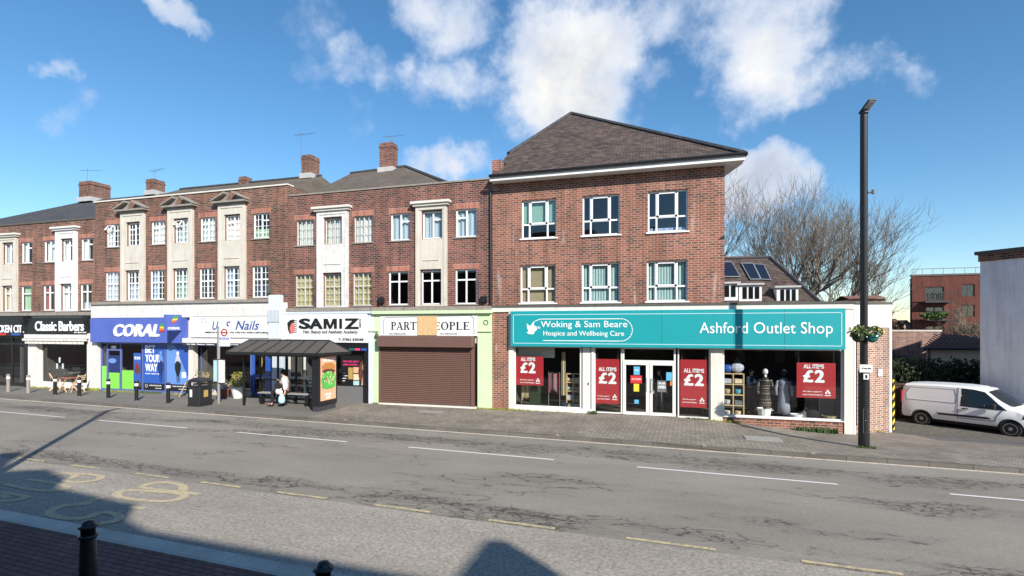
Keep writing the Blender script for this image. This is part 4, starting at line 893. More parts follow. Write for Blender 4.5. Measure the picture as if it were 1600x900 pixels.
hb = B(b3, 'shutter_box', 'shutter_brown', fx(596), fx(743), -.42, -.0, 2.62, 3.10, bevel=.02)
mb = MB(); z = .1; X0, X1 = fx(596.5), fx(738)
while z < 2.6:
    mb.add([(X0, -.10, z), (X1, -.10, z), (X0, -.135, z+.025), (X1, -.135, z+.025), (X0, -.135, z+.06), (X1, -.135, z+.06), (X0, -.10, z+.085), (X1, -.10, z+.085)], [(0, 1, 3, 2), (2, 3, 5, 4), (4, 5, 7, 6)]); z += .085
mb.build('shutter', 'shutter_brown', b3)
B(b3, 'shutter_rail', 'shutter_brown', fx(738), fx(742.5), -.17, -.02, .05, 2.62); B(b3, 'shutter_rail', 'shutter_brown', fx(595.2), fx(597), -.17, -.02, .05, 2.62); B(b3, 'reveal', 'black_sign', fx(742.8), fx(747.3), .02, .1, 0, 3.1)
B(b3, 'doorstep', 'cream_pale', fx(595), fx(746), -.2, .1, -.02, .07)
B(b3, 'shutter_backing', 'interior', X0, X1, -.06, -.04, .07, 2.6)
x, z = at(759, 504, -.1); mb = MB(); outline(mb, ell(x, z, .1, .1, 10), -.1, .03, .01); mb.build('number_sign', 'black_letter', b3)
x, z = at(590, 524, -.12); mb = MB(); mb.ball((x, -.2, z), .1, 8, (1, .6, 1.2)); mb.build('bell_box', 'cap_dark', b3)
# downpipe between the two buildings
mb = MB(); mb.tube([(XR3-.05, -.06, 4.3), (XR3-.05, -.06, 9.3)], .05, 8); mb.build('downpipe', 'black_paint', b3)
# ---- hospice shop
FZ = gz
mb = MB(); wall_open(mb, XL4, fx(795), -.1, 4.13, [], 0, .3); mb.quad((XL4, 0, -.1), (XL4, .3, -.1), (XL4, .3, 4.13), (XL4, 0, 4.13)); mb.build('pier', 'brick_red', b4)
B(b4, 'pier', 'cream_pale', fx(795)+.002, fx(803), -.05, .3, -.1, 4.13)
B(b4, 'band', 'cream_pale', XL4, XE, -.07, .3, 4.14, 4.33)
mb = MB(); mb.prismz([(XL4, -.1), (XE+.05, -.1), (8.25, 1.38), (8.3, 10), (XL4, 10)], 4.332, 4.42); mb.build('flat_roof', 'cap_dark', b4)
sx0, sx1, sz0, sz1 = fx(798, -.25), fx(1321, -.25), 2.70, 4.16
s4 = B(b4, 'fascia', 'teal', sx0, sx1, -.27, -.03, sz0, sz1, bevel=.01)
mb = MB(); outline(mb, [(sx0+.12, sz0+.13), (sx1-.12, sz0+.13), (sx1-.12, sz1-.15), (sx0+.12, sz1-.15)], -.27, .028, .006); mb.build('border_line', 'teal_cloth', s4)
mb = MB(); [mb.box(fx(p)-.006, fx(p)+.006, -.273, -.27, sz0, sz1) for p in (1034, 1145, 1223)]; mb.build('joint', 'teal_dark', s4)
ptext(s4, 'Woking & Sam Beare', (845, 980, 501.5, 514.5), -.27, 'white_letter', bold=.0, depth=.015)
ptext(s4, 'Hospice and Wellbeing Care', (849, 975, 517, 527), -.27, 'white_letter', bold=.0, depth=.015)
ptext(s4, 'Ashford Outlet Shop', (1093, 1301, 503.5, 526.5), -.27, 'white_letter', bold=.0, depth=.015)
x0, z0 = at(836, 532, -.27); x1, z1 = at(988, 498, -.27); rr = (z1-z0)/2
pts = [(x0+.35, z0)]+[(x1-rr+rr*math.sin(R_(a)), (z0+z1)/2-rr*math.cos(R_(a))) for a in range(0, 181, 15)]+[(x0+.2, z1), (x0-.02, z1-.1), (x0-.14, z1-.26)]
mb = MB(); outline(mb, pts, -.27, .028, .012, False); mb.build('border_line', 'white_letter', s4)
b8 = lambda l: [(780+a/4.444, 470+b/4.444) for a, b in l]
pf(s4, 'white_letter', b8([(192, 158), (215, 178), (238, 145), (240, 170), (262, 182), (262, 200), (248, 212), (238, 232), (212, 232), (190, 222), (205, 212), (195, 190)]), -.27, .015)
mb = MB(); [mb.prism(seg(at(*b8([a])[0], -.27), at(*b8([c])[0], -.27), .02), -.282, -.27) for a, c in (((255, 195), (285, 182)), ((268, 190), (272, 178)), ((272, 190), (282, 192)))]; mb.build('emblem', 'white_letter', s4)
WZ = lambda p: pz(p, 545)
glazing(b4, fx(803), fx(908), .16, 2.7, .05, 'white_paint', (), (), .055)
B(b4, 'plinth', 'white_paint', fx(800), fx(925), -.02, .2, -.1, .16)
dr = B(b4, 'door', 'white_paint', fx(910), fx(922.5), .04, .14, .16, 2.68); B(dr, 'handle', 'black_paint', fx(919), fx(920), .0, .04, 1.15, 1.25)
B(b4, 'mullion', 'white_paint', fx(924), fx(928), .0, .16, 0, 2.7)
glazing(b4, fx(928), fx(972), .03, 2.7, .05, 'white_paint', (), (), .05)
glazing(b4, fx(972.5), fx(1056), 2.12, 2.7, .05, 'white_paint', (), (), .07)
for a, c, s in ((973, 1014.3, 1), (1014.8, 1056, -1)):
    dd = glazing(b4, fx(a), fx(c), .02, 2.12, .05, 'white_paint', (), (), .12, 'door'); hx = fx(c)-.1 if s > 0 else fx(a)+.1
    h = MB(); h.tube([(hx, -.02, .95), (hx, -.02, 1.5)], .016, 6); h.tube([(hx, -.02, .98), (hx, .06, .98)], .012, 5); h.tube([(hx, -.02, 1.47), (hx, .06, 1.47)], .012, 5); h.build('handle', 'steel', dd)
    for (p0, p1, q0, q1, m, tx) in (((990, 999.5, 573, 586, 'blue_sticker', 'NOW'), (985, 1003, 587, 599, 'red', 'ALL SALES'), (990, 998.5, 600, 612, 'yellow', ''), (991, 998, 625, 631, 'blue_sticker', ''))) if s > 0 else ((1041, 1051, 582, 595, 'blue_sticker', ''), (1027, 1041, 595, 613, 'grey_paint', 'OPEN'), (1047, 1053, 596, 603, 'orange', '')):
        r = rect(p0, p1, q0, q1); n = B(dd, 'notice', m, r[0], r[1], .07, .082, r[2], r[3])
        if tx == 'OPEN': text('WE ARE', r[0]+.04, r[1]-.04, r[2]+.30, r[2]+.38, .07, 'white_letter', n, bold=.04, depth=.003); text('OPEN', r[0]+.03, r[1]-.03, r[2]+.14, r[2]+.25, .07, 'white_letter', n, bold=.04, depth=.003)
        elif tx: text(tx, r[0]+.04, r[1]-.04, (r[2]+r[3])/2-.02, (r[2]+r[3])/2+.05, .07, 'white_letter', n, bold=.02, depth=.003)
glazing(b4, fx(1059), fx(1110), .0, 2.7, .05, 'white_paint', (), (), .05)
B(b4, 'pier', 'cream_pale', fx(1110.5), fx(1129), -.03, .3, -.1, 2.72)
glazing(b4, fx(1129.5), fx(1318), .14, 2.7, .05, 'white_paint', (), (), .055)
B(b4, 'plinth', 'brick_red', fx(1129.5), fx(1318), .0, .25, -.4, .12); B(b4, 'sill', 'white_paint', fx(1129), fx(1318.5), -.06, .2, .12, .155)
B(b4, 'pier', 'cream_pale', fx(1318.5)+.005, XE, -.04, .3, -.4, 4.13)
# splayed corner wall
EX, EY = 8.2, 1.38; an = math.atan2(EY, EX-XE); Lw = math.hypot(EX-XE, EY); ms = Matrix.Translation((XE, 0, 0)) @ Matrix.Rotation(an, 4, 'Z')
mb = MB(); mb.box(.10, Lw-.14, .0, .25, -.4, 3.48, ms); mb.prismz([(8.18, 1.5), (8.22, 1.5), (8.22, 10), (8.18, 10)], -.4, 4.3); mb.build('corner_wall', 'brick_pale', b4)
mb = MB(); mb.box(.0, Lw, -.03, .25, 3.482, 4.33, ms); mb.box(0.005, .10, -.03, .25, -.4, 3.48, ms); mb.box(Lw-.14, Lw, -.03, .25, -.4, 3.48, ms); mb.build('corner_frame', 'cream_pale', b4)
mb = MB(); mb.box(Lw*.62, Lw*.62+.24, -.05, .0, 1.7, 1.97, ms); mb.build('meter_box', 'white_old', b4)
mb = MB(); mb.box(.15, .33, -.12, 0, 3.35, 3.6, ms); mb.tube([ms @ Vector((.15, -.02, z)) for z in (0, 3.4)], .02, 5); mb.build('alarm_cable', 'black_paint', b4)
mb = MB(); mb.box(Lw+.0, Lw+.10, -.07, .02, -.3, 1.55, ms); cg = mb.build('corner_guard', 'yellow', b4, label='yellow and black striped corner guard')
mb = MB()
for k in range(6): z = -.28+k*.31; mb.prism([(Lw-.005, z), (Lw+.105, z+.12), (Lw+.105, z+.27), (Lw-.005, z+.15)], -.075, .025, ms)
mb.build('stripe', 'black_sign', cg)
# ground floor interiors
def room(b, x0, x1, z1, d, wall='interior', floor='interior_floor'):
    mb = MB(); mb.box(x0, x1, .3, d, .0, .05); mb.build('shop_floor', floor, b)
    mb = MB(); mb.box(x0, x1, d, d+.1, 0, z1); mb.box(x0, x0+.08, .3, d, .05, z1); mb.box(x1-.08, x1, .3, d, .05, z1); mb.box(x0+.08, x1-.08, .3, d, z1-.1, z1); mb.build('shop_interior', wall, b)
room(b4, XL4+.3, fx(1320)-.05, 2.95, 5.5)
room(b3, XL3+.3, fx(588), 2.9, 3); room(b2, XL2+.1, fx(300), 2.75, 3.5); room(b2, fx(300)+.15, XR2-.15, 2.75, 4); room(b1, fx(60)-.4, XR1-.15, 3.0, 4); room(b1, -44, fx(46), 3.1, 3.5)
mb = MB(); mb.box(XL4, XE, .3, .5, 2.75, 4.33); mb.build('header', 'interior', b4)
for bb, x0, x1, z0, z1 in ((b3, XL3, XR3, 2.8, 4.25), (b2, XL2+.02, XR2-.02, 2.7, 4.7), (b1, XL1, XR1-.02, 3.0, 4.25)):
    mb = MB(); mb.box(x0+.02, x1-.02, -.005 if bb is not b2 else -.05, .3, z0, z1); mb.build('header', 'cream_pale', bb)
# terrace left end & rear lean: back yard walls unseen
# ------------------------------------------------------------------ people
def skin(pts, edges, rads, sub=1, root=0):
    me = bpy.data.meshes.new('figure'); me.from_pydata([Vector(p) for p in pts], edges, []); o = bpy.data.objects.new('figure', me); COL.objects.link(o)
    m = o.modifiers.new('s', 'SKIN'); m.use_smooth_shade = True
    for i, v in enumerate(me.skin_vertices[0].data):
        r = rads[i]; v.radius = r if isinstance(r, tuple) else (r, r); v.use_root = (i == root)
    if sub: k = o.modifiers.new('d', 'SUBSURF'); k.levels = sub; k.render_levels = sub
    dg = bpy.context.evaluated_depsgraph_get(); me2 = bpy.data.meshes.new_from_object(o.evaluated_get(dg)); bpy.data.objects.remove(o)
    for p in me2.polygons: p.use_smooth = True
    return me2
def addmesh(me, name, mat, parent):
    if WMI.get(parent): me.transform(WMI[parent])
    me.materials.clear(); me.materials.append(M[mat]); boxuv(me) if not me.uv_layers else None
    o = bpy.data.objects.new(name, me); COL.objects.link(o)
    if parent: o.parent = parent; WMI[o] = WMI.get(parent)
    return o
def person(label, J, top, legs, coatlen=0.0, hair='hair', shoe='black_cloth', fat=1.0, sleeve=True, group=None, hairlong=0.0):
    """J: joints in local metres, facing given by J['face']; body is one skinned mesh, clothes are children"""
    V = lambda k: Vector(J[k]); t = thing('person', label, 'person', (0, 0, 0), group)
    pts = [V('pelvis'), V('pelvis').lerp(V('chest'), .5), V('chest'), V('neck'), V('head'), V('head')+(V('head')-V('neck')).normalized()*.10]
    ed = [(0, 1), (1, 2), (2, 3), (3, 4), (4, 5)]; rd = [.12*fat, .11*fat, .12*fat, .055, (.085, .1), .06]
    fc = Vector(J['face']).normalized()
    def chain(start, ks, rs):
        prev = start
        for k, r in zip(ks, rs):
            pts.append(V(k) if isinstance(k, str) else k); rd.append(r); ed.append((prev, len(pts)-1)); prev = len(pts)-1
        return prev
    for s in 'LR':
        h = chain(2, ['sh'+s, 'el'+s, 'ha'+s], [.055, .042, .03])
        d = (V('ha'+s)-V('el'+s)).normalized(); side = d.cross(Vector((0, 1, .3))).normalized()
        palm = V('ha'+s)+d*.07; pts.append(palm); rd.append((.035, .018)); ed.append((h, len(pts)-1)); pi = len(pts)-1
        for q, l in zip((-1.5, -.5, .5, 1.5), (.06, .075, .07, .055)):
            a = palm+side*q*.02+d*.03; b = a+d*l; pts += [a, b]; rd += [.009, .007]; ed += [(pi, len(pts)-2), (len(pts)-2, len(pts)-1)]
        th = V('ha'+s)+d*.03+side*.045; pts += [th, th+d*.045+side*.01]; rd += [.011, .008]; ed += [(h, len(pts)-2), (len(pts)-2, len(pts)-1)]
        chain(0, ['hi'+s, 'kn'+s, 'an'+s, 'to'+s], [.085*fat, .06, .04, .035])
    b = addmesh(skin(pts, ed, rd), 'body', 'skin', t)
    mb = MB(); c = V('head')
    mb.ball(c+fc*.095+Vector((0, 0, .0)), .016, 6, (1, 1, 1.4)); sd = fc.cross(Vector((0, 0, 1)))
    mb.build('nose', 'skin', b, smooth=True)
    mb = MB(); [mb.ball(c+fc*.085+sd*q*.035+Vector((0, 0, .03)), .011, 6) for q in (-1, 1)]; mb.build('eyes', 'black_letter', b)
    # hair
    hp = MB(); hp.ball(c-fc*.03+Vector((0, 0, .055)), .118, 12, (1, .95, 1.0))
    if hairlong: hp.ball(c-fc*.08-Vector((0, 0, hairlong*.4)), .1, 10, (.8, 1, 1.0+hairlong*4))
    hp.build('hair', hair, t, smooth=True)
    # top garment
    P = [V('pelvis')-Vector((0, 0, .02)), V('pelvis').lerp(V('chest'), .5), V('chest'), V('neck')-(V('neck')-V('chest'))*.35]; E = [(0, 1), (1, 2), (2, 3)]; Rr = [.15*fat, .14*fat, .15*fat, .08]
    for s in 'LR':
        k = len(P); P += [V('sh'+s), V('el'+s), V('el'+s).lerp(V('ha'+s), .9 if sleeve else .1)]; E += [(2, k), (k, k+1), (k+1, k+2)]; Rr += [.08*fat, .072*fat, .058*fat]
        if coatlen: k = len(P); P += [V('hi'+s), V('hi'+s).lerp(V('kn'+s), coatlen)]; E += [(0, k), (k, k+1)]; Rr += [.13*fat, .12]
    addmesh(skin(P, E, Rr), 'coat' if coatlen else 'jumper', top, t)
    P = [V('pelvis')]; E = []; Rr = [.135*fat]
    for s in 'LR':
        k = len(P); P += [V('hi'+s), V('kn'+s), V('an'+s)+Vector((0, 0, .03))]; E += [(0, k), (k, k+1), (k+1, k+2)]; Rr += [.105*fat, .08, .062]
    addmesh(skin(P, E, Rr), 'trousers', legs, t)
    for s in 'LR':
        d = (V('to'+s)-V('an'+s)); d.z = 0; d.normalize(); a = V('an'+s); z = min(a.z, V('to'+s).z)
        m = MB(); m.ball(Vector((a.x, a.y, z+.015))+d*.07, .055, 8, (1, 1, .8)); mt = Matrix.Translation(Vector((a.x, a.y, z-.03))+d*.06) @ d.to_track_quat('X', 'Z').to_matrix().to_4x4()
        m.lathe([(.05, 0), (.052, .02), (.045, .05)], 10, mat=mt @ Matrix.Diagonal((2.4, .95, 1, 1))); m.build('shoe', shoe, t, smooth=True)
    return t
def standing(label, top, legs, h=1.85, arms='down', hair='hair', sleeve=True):
    k = h/1.75
    J = dict(pelvis=(0, 0, .95), chest=(0, 0, 1.30), neck=(0, 0, 1.48), head=(0, -.02, 1.60), face=(0, -1, 0), shL=(-.19, 0, 1.40), shR=(.19, 0, 1.40), hiL=(-.09, 0, .90), hiR=(.09, 0, .90), knL=(-.11, -.02, .50), knR=(.12, -.03, .50), anL=(-.12, .02, .09), anR=(.14, .0, .09), toL=(-.14, -.13, .04), toR=(.17, -.14, .04), elL=(-.26, .02, 1.12), elR=(.26, .02, 1.12), haL=(-.27, -.1, .88), haR=(.27, -.1, .88))
    if arms == 'reach': J.update(elL=(-.02, -.18, 1.3), haL=(.25, -.2, 1.28), elR=(.42, -.12, 1.32), haR=(.62, -.2, 1.34))
    if arms == 'fold': J.update(elL=(-.25, -.08, 1.12), haL=(-.02, -.25, 1.15), elR=(.25, -.08, 1.12), haR=(.02, -.25, 1.1))
    J = {a: tuple(c*k for c in b) for a, b in J.items()}
    return person(label, J, top, legs, hair=hair, sleeve=sleeve)
# ------------------------------------------------------------------ things in the shop windows
def sale_poster(r, label, y=.115):
    X0, X1, Z0, Z1 = rect(*r, Y=.1); t = thing('sale_poster', label, 'poster', ((X0+X1)/2, y, Z0), 'red sale posters hanging in the outlet shop windows')
    mb = MB(); mb.box(X0, X1, y, y+.012, Z0, Z1); mb.build('board', 'red_poster', t); W = X1-X0; H = Z1-Z0; tall = H > 1.3*W
    u = W*.82 if tall else W*.62; xc = (X0+X1)/2-(0 if tall else W*.06)
    zt = Z0+H*(.73 if tall else .84)
    text('ALL ITEMS', xc-u*(.45 if tall else .42), xc+u*(.45 if tall else .42), zt, zt+.15, y, 'white_letter', t, bold=.05, depth=.004)
    text('£', xc-u*.42, xc-u*.04, zt-.50, zt-.07, y, 'white_letter', t, bold=.05, depth=.004); text('2', xc+u*.06, xc+u*.42, zt-.50, zt-.06, y, 'white_letter', t, bold=.05, depth=.004)
    a = X0+W*.08 if tall else X0+W*.15
    text('All sales support', a, a+W*.5, Z0+H*.14+.02, Z0+H*.14+.08, y, 'white_letter', t, bold=.03, depth=.004); text('your local hospice', a, a+W*.52, Z0+H*.14-.10, Z0+H*.14-.03, y, 'white_letter', t, bold=.03, depth=.004)
    mb = MB(); b = X1-W*.2; z = Z0+H*.14; [mb.prism(ell(b+q*.05, z+w, .035, .05, 8), y-.004, y) for q, w in ((0, .09), (-1, .02), (1, .02))]; mb.box(b-.1, b+.1, y-.004, y, z-.09, z-.06); mb.build('emblem', 'white_letter', t)
    mb = MB(); [mb.tube([(x, y+.006, Z1), (x, y+.006, 2.62)], .004, 4) for x in (X0+.06, X1-.06)]; mb.build('cord', 'steel', t); return t
sale_poster((806, 849, 557, 602), 'square red sale poster in the window beside the brick pier, left of the doors')
sale_poster((930.5, 968, 561, 631), 'tall red sale poster in the narrow window just left of the doors')
sale_poster((1063, 1105.5, 562, 637), 'tall red sale poster in the narrow window just right of the doors')
sale_poster((1245, 1306, 567, 622), 'square red sale poster hanging beside the mannequins in the wide window')
SHG = 'goods on show in the outlet shop windows'
def shelf(x0, x1, z1, y, cols, rows, label, loc):
    t = thing('shelf_unit', label, 'shelf', ((x0+x1)/2, y, .05)); m = MB(); w = .035
    for i in range(cols+1): x = x0+(x1-x0-w)*i/cols; m.box(x, x+w, y, y+.32, .06, z1)
    m.build('upright', 'wood_pine', t); m = MB()
    for j in range(rows+1): z = .06+(z1-.06-w)*j/rows; m.box(x0+.001, x1-.001, y+.004, y+.316, z, z+w)
    m.build('shelf', 'wood_pine', t)
    cw = (x1-x0)/cols; rh = (z1-.06)/rows; k = 0
    for i in range(cols):
        for j in range(rows):
            k += 1; cx = x0+cw*(i+.5); z = .06+rh*j+w+.003; m = MB(); col = random.choice(['white_cloth', 'teal_cloth', 'tan_cloth', 'pale_cloth', 'grey_cloth', 'beige', 'blue_sticker'])
            q = random.random()
            if q < .35: m.lathe([(.06, 0), (.1, .05), (.11, .16), (.1, .17)], 10, (cx, y+.15, z)); nm = 'vase'
            elif q < .7: m.box(cx-.13, cx+.13, y+.03, y+.25, z, z+.16); m.box(cx-.14, cx+.14, y+.02, y+.26, z+.13, z+.15); nm = 'storage_box'
            else: m.ball((cx-.05, y+.14, z+.07), .075, 8); m.ball((cx+.08, y+.14, z+.06), .06, 8); nm = 'ornament'
            tag(m.build(nm, col, origin=(cx, y+.15, z)), '%s on the %s tier, %s column, of the %s' % ({'vase': 'small vase', 'storage_box': 'lidded box', 'ornament': 'round ornaments'}[nm], ['lowest', 'second', 'third', 'top'][j], ['left', 'right'][i], loc), nm.replace('_', ' '), SHG)
    return t
shelf(fx(881), fx(903), 1.55, .55, 2, 4, 'pine cube shelf of bric-a-brac in the window left of the white shop door', 'shelf by the white door')
shelf(fx(1131), fx(1166), 1.72, .45, 2, 4, 'pine cube shelf of baskets at the left end of the wide window', 'shelf in the wide window')
def rack(x0, x1, z1, y, cols, label):
    t = thing('clothes_rack', label, 'clothes rack', ((x0+x1)/2, y, .05)); m = MB(); m.tube([(x0, y, .05), (x0, y, z1), (x1, y, z1), (x1, y, .05)], .015, 6); m.build('frame', 'steel', t)
    n = int((x1-x0)/.07)
    for i in range(n):
        x = x0+.05+(x1-x0-.08)*i/n; l = random.uniform(.7, 1.0); m = MB(); sheet(m, x, x+.06, z1-l, z1-.05, y-.2, 1, .03); m.box(x, x+.05, y-.2, y+.2, z1-l*random.uniform(.8, 1), z1-.06); m.build('garment', cols[i % len(cols)], t)
    return t
rack(fx(850), fx(868), 1.55, .9, ['coral_cloth', 'grey_cloth', 'navy_cloth', 'coral_cloth', 'pale_cloth', 'deep_red'], 'rack of coral and grey clothes seen between the square poster and the pine shelf')
rack(fx(807), fx(826), 1.25, .8, ['tan_cloth', 'beige', 'gold'], 'rack of tan clothes under the square poster beside the brick pier')
rack(fx(1075), fx(1102), .95, 1.2, ['black_cloth', 'meat', 'grey_cloth'], 'low rack of dark clothes under the tall poster right of the doors')
m = MB(); sheet(m, fx(874), fx(880), .62, 2.45, .5, 2, .03); tag(m.build('curtain', 'tan_cloth', origin=(fx(877), .5, .6)), 'long tan curtain hanging above the pine shelf in the left window', 'curtain')
def mannequin(x, y, mat, label):
    t = thing('mannequin', label, 'mannequin', (x, y, .05))
    m = MB(); m.lathe([(.18, .05), (.18, .07), (.02, .09), (.018, .8)], 12, (x, y, 0)); m.build('stand', 'steel', t)
    d = MB(); d.lathe([(.22, .22), (.21, .6), (.18, .95), (.15, 1.15), (.19, 1.36), (.20, 1.45), (.09, 1.56), (.06, 1.58)], 16, (x, y, 0)); d.tube([(x-.18, y, 1.47), (x-.27, y-.02, 1.2), (x-.26, y-.08, .92)], [.065, .055, .045], 8); d.tube([(x+.18, y, 1.47), (x+.27, y-.02, 1.2), (x+.26, y-.08, .92)], [.065, .055, .045], 8); d.build('dress', mat, t, smooth=True)
    n = MB(); n.lathe([(.055, 1.57), (.05, 1.66), (.03, 1.68)], 10, (x, y, 0)); n.ball((x, y, 1.79), .10, 10, (1, 1, 1.25)); n.build('neck_and_head', 'white_cloth' if mat == 'floral_cloth' else 'black_cloth', t, smooth=True); return t
mannequin(fx(1202), .75, 'floral_cloth', 'mannequin in a dark floral dress behind the white basket in the wide window')
mannequin(fx(1231), .65, 'dress_grey', 'mannequin in a long pale grey dress beside the hanging square poster')
def basket(x, y, w, h, mat, label, stuff=None):
    t = thing('basket', label, 'basket', (x, y, .06)); m = MB(); m.lathe([(w*.38, .06), (w*.5, h), (w*.53, h+.01), (w*.53, h+.03), (w*.46, h+.03), (w*.36, .09)], 12, (x, y, 0)); m.build('tub', mat, t)
    m = MB(); [m.tube([(x+s*w*.5, y-.06, h-.05), (x+s*w*.62, y, h-.03), (x+s*w*.5, y+.06, h-.05)], .012, 5) for s in (-1, 1)]; m.build('handle', mat, t); return t
basket(fx(1197), .35, .5, .42, 'white_cloth', 'large white basket at the feet of the floral mannequin'); basket(fx(1248), .35, .42, .25, 'white_cloth', 'low white basket right of the pale dress in the wide window')
basket(fx(884-4), .35, .3, .3, 'navy_cloth', 'navy basket on the floor left of the pine cube shelf'); basket(fx(1302), .4, .5, .24, 'tan_cloth', 'wicker tray basket at the right end of the wide window')
def softbag(x, y, z, w, mat, label, nm='bag'):
    m = MB(); m.ball((x, y, z+w*.4), w*.5, 10, (1, .6, .8)); m.tube([(x-w*.25, y, z+w*.7), (x, y, z+w*1.15), (x+w*.25, y, z+w*.7)], .012, 5); tag(m.build(nm, mat, origin=(x, y, z)), label, nm)
softbag(fx(1265), .5, .06, .4, 'grey_cloth', 'small grey handbag between the white basket and the black bags'); softbag(fx(1275), .45, .06, .5, 'black_cloth', 'black handbag left of the leaning canvas in the wide window')
softbag(fx(1155), .55, 1.74, .5, 'pale_cloth', 'pale stuffed bag on top of the pine shelf in the wide window'); softbag(fx(1139), .55, 1.74, .4, 'poster_blue', 'blue bag on top of the pine shelf in the wide window')
m = MB(); m.box(fx(1288), fx(1313), .62, .66, .08, 1.15, Matrix.Rotation(0, 4, 'X')); m.box(fx(1288)-.02, fx(1313)+.02, .6, .62, .06, .1); m.box(fx(1288)-.02, fx(1313)+.02, .6, .62, 1.12, 1.17); tag(m.build('canvas', 'grey_cloth', origin=(fx(1300), .64, .08)), 'grey framed canvas leaning at the right end of the wide window', 'picture')
m = MB(); m.prism([(fx(822), .1), (fx(840), .1), (fx(841), 1.35), (fx(826), 1.3)], .5, .54); tag(m.build('leaning_board', 'leaf_dark', origin=(fx(832), .5, .1)), 'dark green board leaning under the square poster left of the doors', 'board')
m = MB(); m.box(fx(806), fx(864), .35, .37, 2.2, 2.62); tag(m.build('roller_blind', 'wall_cream', origin=(fx(835), .36, 2.2)), 'half rolled cream blind above the square poster in the left window', 'blind')
for px, z, s in ((1222, 2.1, .2), (1255, 2.15, .25), (1160, 2.1, .18)):
    x = fx(px, 5)*1.0; m = MB(); m.box(x-s, x+s, 5.44, 5.48, z-.25, z+.3); m.box(x-s*.7, x+s*.7, 5.43, 5.44, z-.18, z+.22); tag(m.build('framed_picture', 'interior_light', origin=(x, 5.46, z)), {1222: 'framed picture on the back wall behind the mannequins', 1255: 'framed picture on the back wall above the square poster', 1160: 'small framed picture on the back wall above the shelf'}[px], 'picture')
p = standing('shopper in grey trousers standing behind the right leaf of the glass doors', 'black_cloth', 'grey_cloth', 1.8); place(p, (fx(1029), .9, .05), .4)
p = standing('shopper in a dark top behind the floral mannequin in the wide window', 'navy_cloth', 'navy_cloth', 1.85, 'fold'); place(p, (fx(1185)-.05, 1.3, .05), .7)
p = standing('barber in a pale short sleeved top reaching out inside the barber shop window', 'teal_cloth', 'black_cloth', 1.8, 'reach', sleeve=False); place(p, (fx(131), .7, .05), -.2)
# barber shop contents
def barber_chair(x, y, label):
    t = thing('barber_chair', label, 'chair', (x, y, .05)); m = MB(); m.lathe([(.28, .05), (.26, .09), (.05, .12), (.05, .45)], 12, (x, y, 0)); m.build('base', 'steel', t)
    m = MB(); m.box(x-.28, x+.28, y-.25, y+.25, .46, .6); m.build('seat', 'black_cloth', t, bevel=.03); m = MB(); m.box(x-.26, x+.26, y+.2, y+.32, .62, 1.25); m.build('backrest', 'black_cloth', t, bevel=.03); m = MB(); [m.box(x+s*.3-.04, x+s*.3+.04, y-.22, y+.25, .75, .82) for s in (-1, 1)]; m.build('armrest', 'steel', t)
barber_chair(fx(76), 1.2, 'black barber chair inside the left half of the barber window'); barber_chair(fx(106), 1.4, 'black barber chair behind the folding table in the barber window')
for i, px in enumerate((80, 84, 89)):
    m = MB(); m.box(fx(px), fx(px+2.6), .25, .26, 1.1+.35*(i % 2), 1.4+.35*(i % 2)); m.box(fx(px)+.02, fx(px+2.6)-.02, .245, .25, 1.2+.35*(i % 2), 1.3+.35*(i % 2)); tag(m.build('price_card', 'white_letter', origin=(fx(px), .25, 1.1)), ['left', 'middle', 'right'][i]+' of three small white cards in the barber window', 'card', 'white cards in the barber window')
# ------------------------------------------------------------------ folding cafe set
def folding_chair(label, x, y, rz):
    t = thing('folding_chair', label, 'chair'); m = MB()
    for s in (-1, 1):
        for a, b in (((s*.2, -.22, 0), (s*.2, .25, .95)), ((s*.17, .25, 0), (s*.17, -.2, .5))):
            m = MB(); m.bar(a, b, .03, .045); m.build('leg', 'wood_light', t)
    m = MB(); [m.box(-.2, .2, -.2+i*.07, -.15+i*.07, .47, .49) for i in range(6)]; m.build('seat', 'wood_light', t)
    m = MB(); [m.box(-.2, .2, .2+.02*i, .215+.02*i, .66+.09*i, .72+.09*i) for i in range(3)]; m.build('backrest', 'wood_light', t)
    return place(t, (x, y, 0), rz)
folding_chair('light folding chair on the left of the small cafe table', fx(85, -.7), -.65, R_(150)); folding_chair('wooden folding chair seen edge on, right of the small cafe table', fx(122, -.9), -.9, R_(-80))
t = thing('folding_table', 'small wooden folding cafe table outside the barber shop', 'table', (fx(106, -.9), -.9, 0)); x, y = fx(106, -.9), -.9
m = MB(); [m.box(x-.36, x+.36, y-.3+i*.1, y-.21+i*.1, .74, .77) for i in range(6)]; m.build('tabletop', 'wood_red', t)
for s in (-1, 1):
    for q in (-1, 1): m = MB(); m.bar((x+q*.3, y+s*.25, 0), (x-q*.28, y+s*.25, .74), .035, .04, (0, 1, 0)); m.build('leg', 'wood_light', t)
# a-board by the bin
t = thing('a_board', 'low pale a-board standing between the betting shop and the bin', 'sign', (fx(291, -.5), -.5, 0)); x = fx(291, -.5)
m = MB(); m.bar((x-.2, -.7, 0), (x, -.5, .7), .5, .03); m.build('front_panel', 'tan_cloth', t); m = MB(); m.bar((x+.2, -.3, 0), (x, -.48, .7), .5, .03); m.build('rear_panel', 'meat', t)
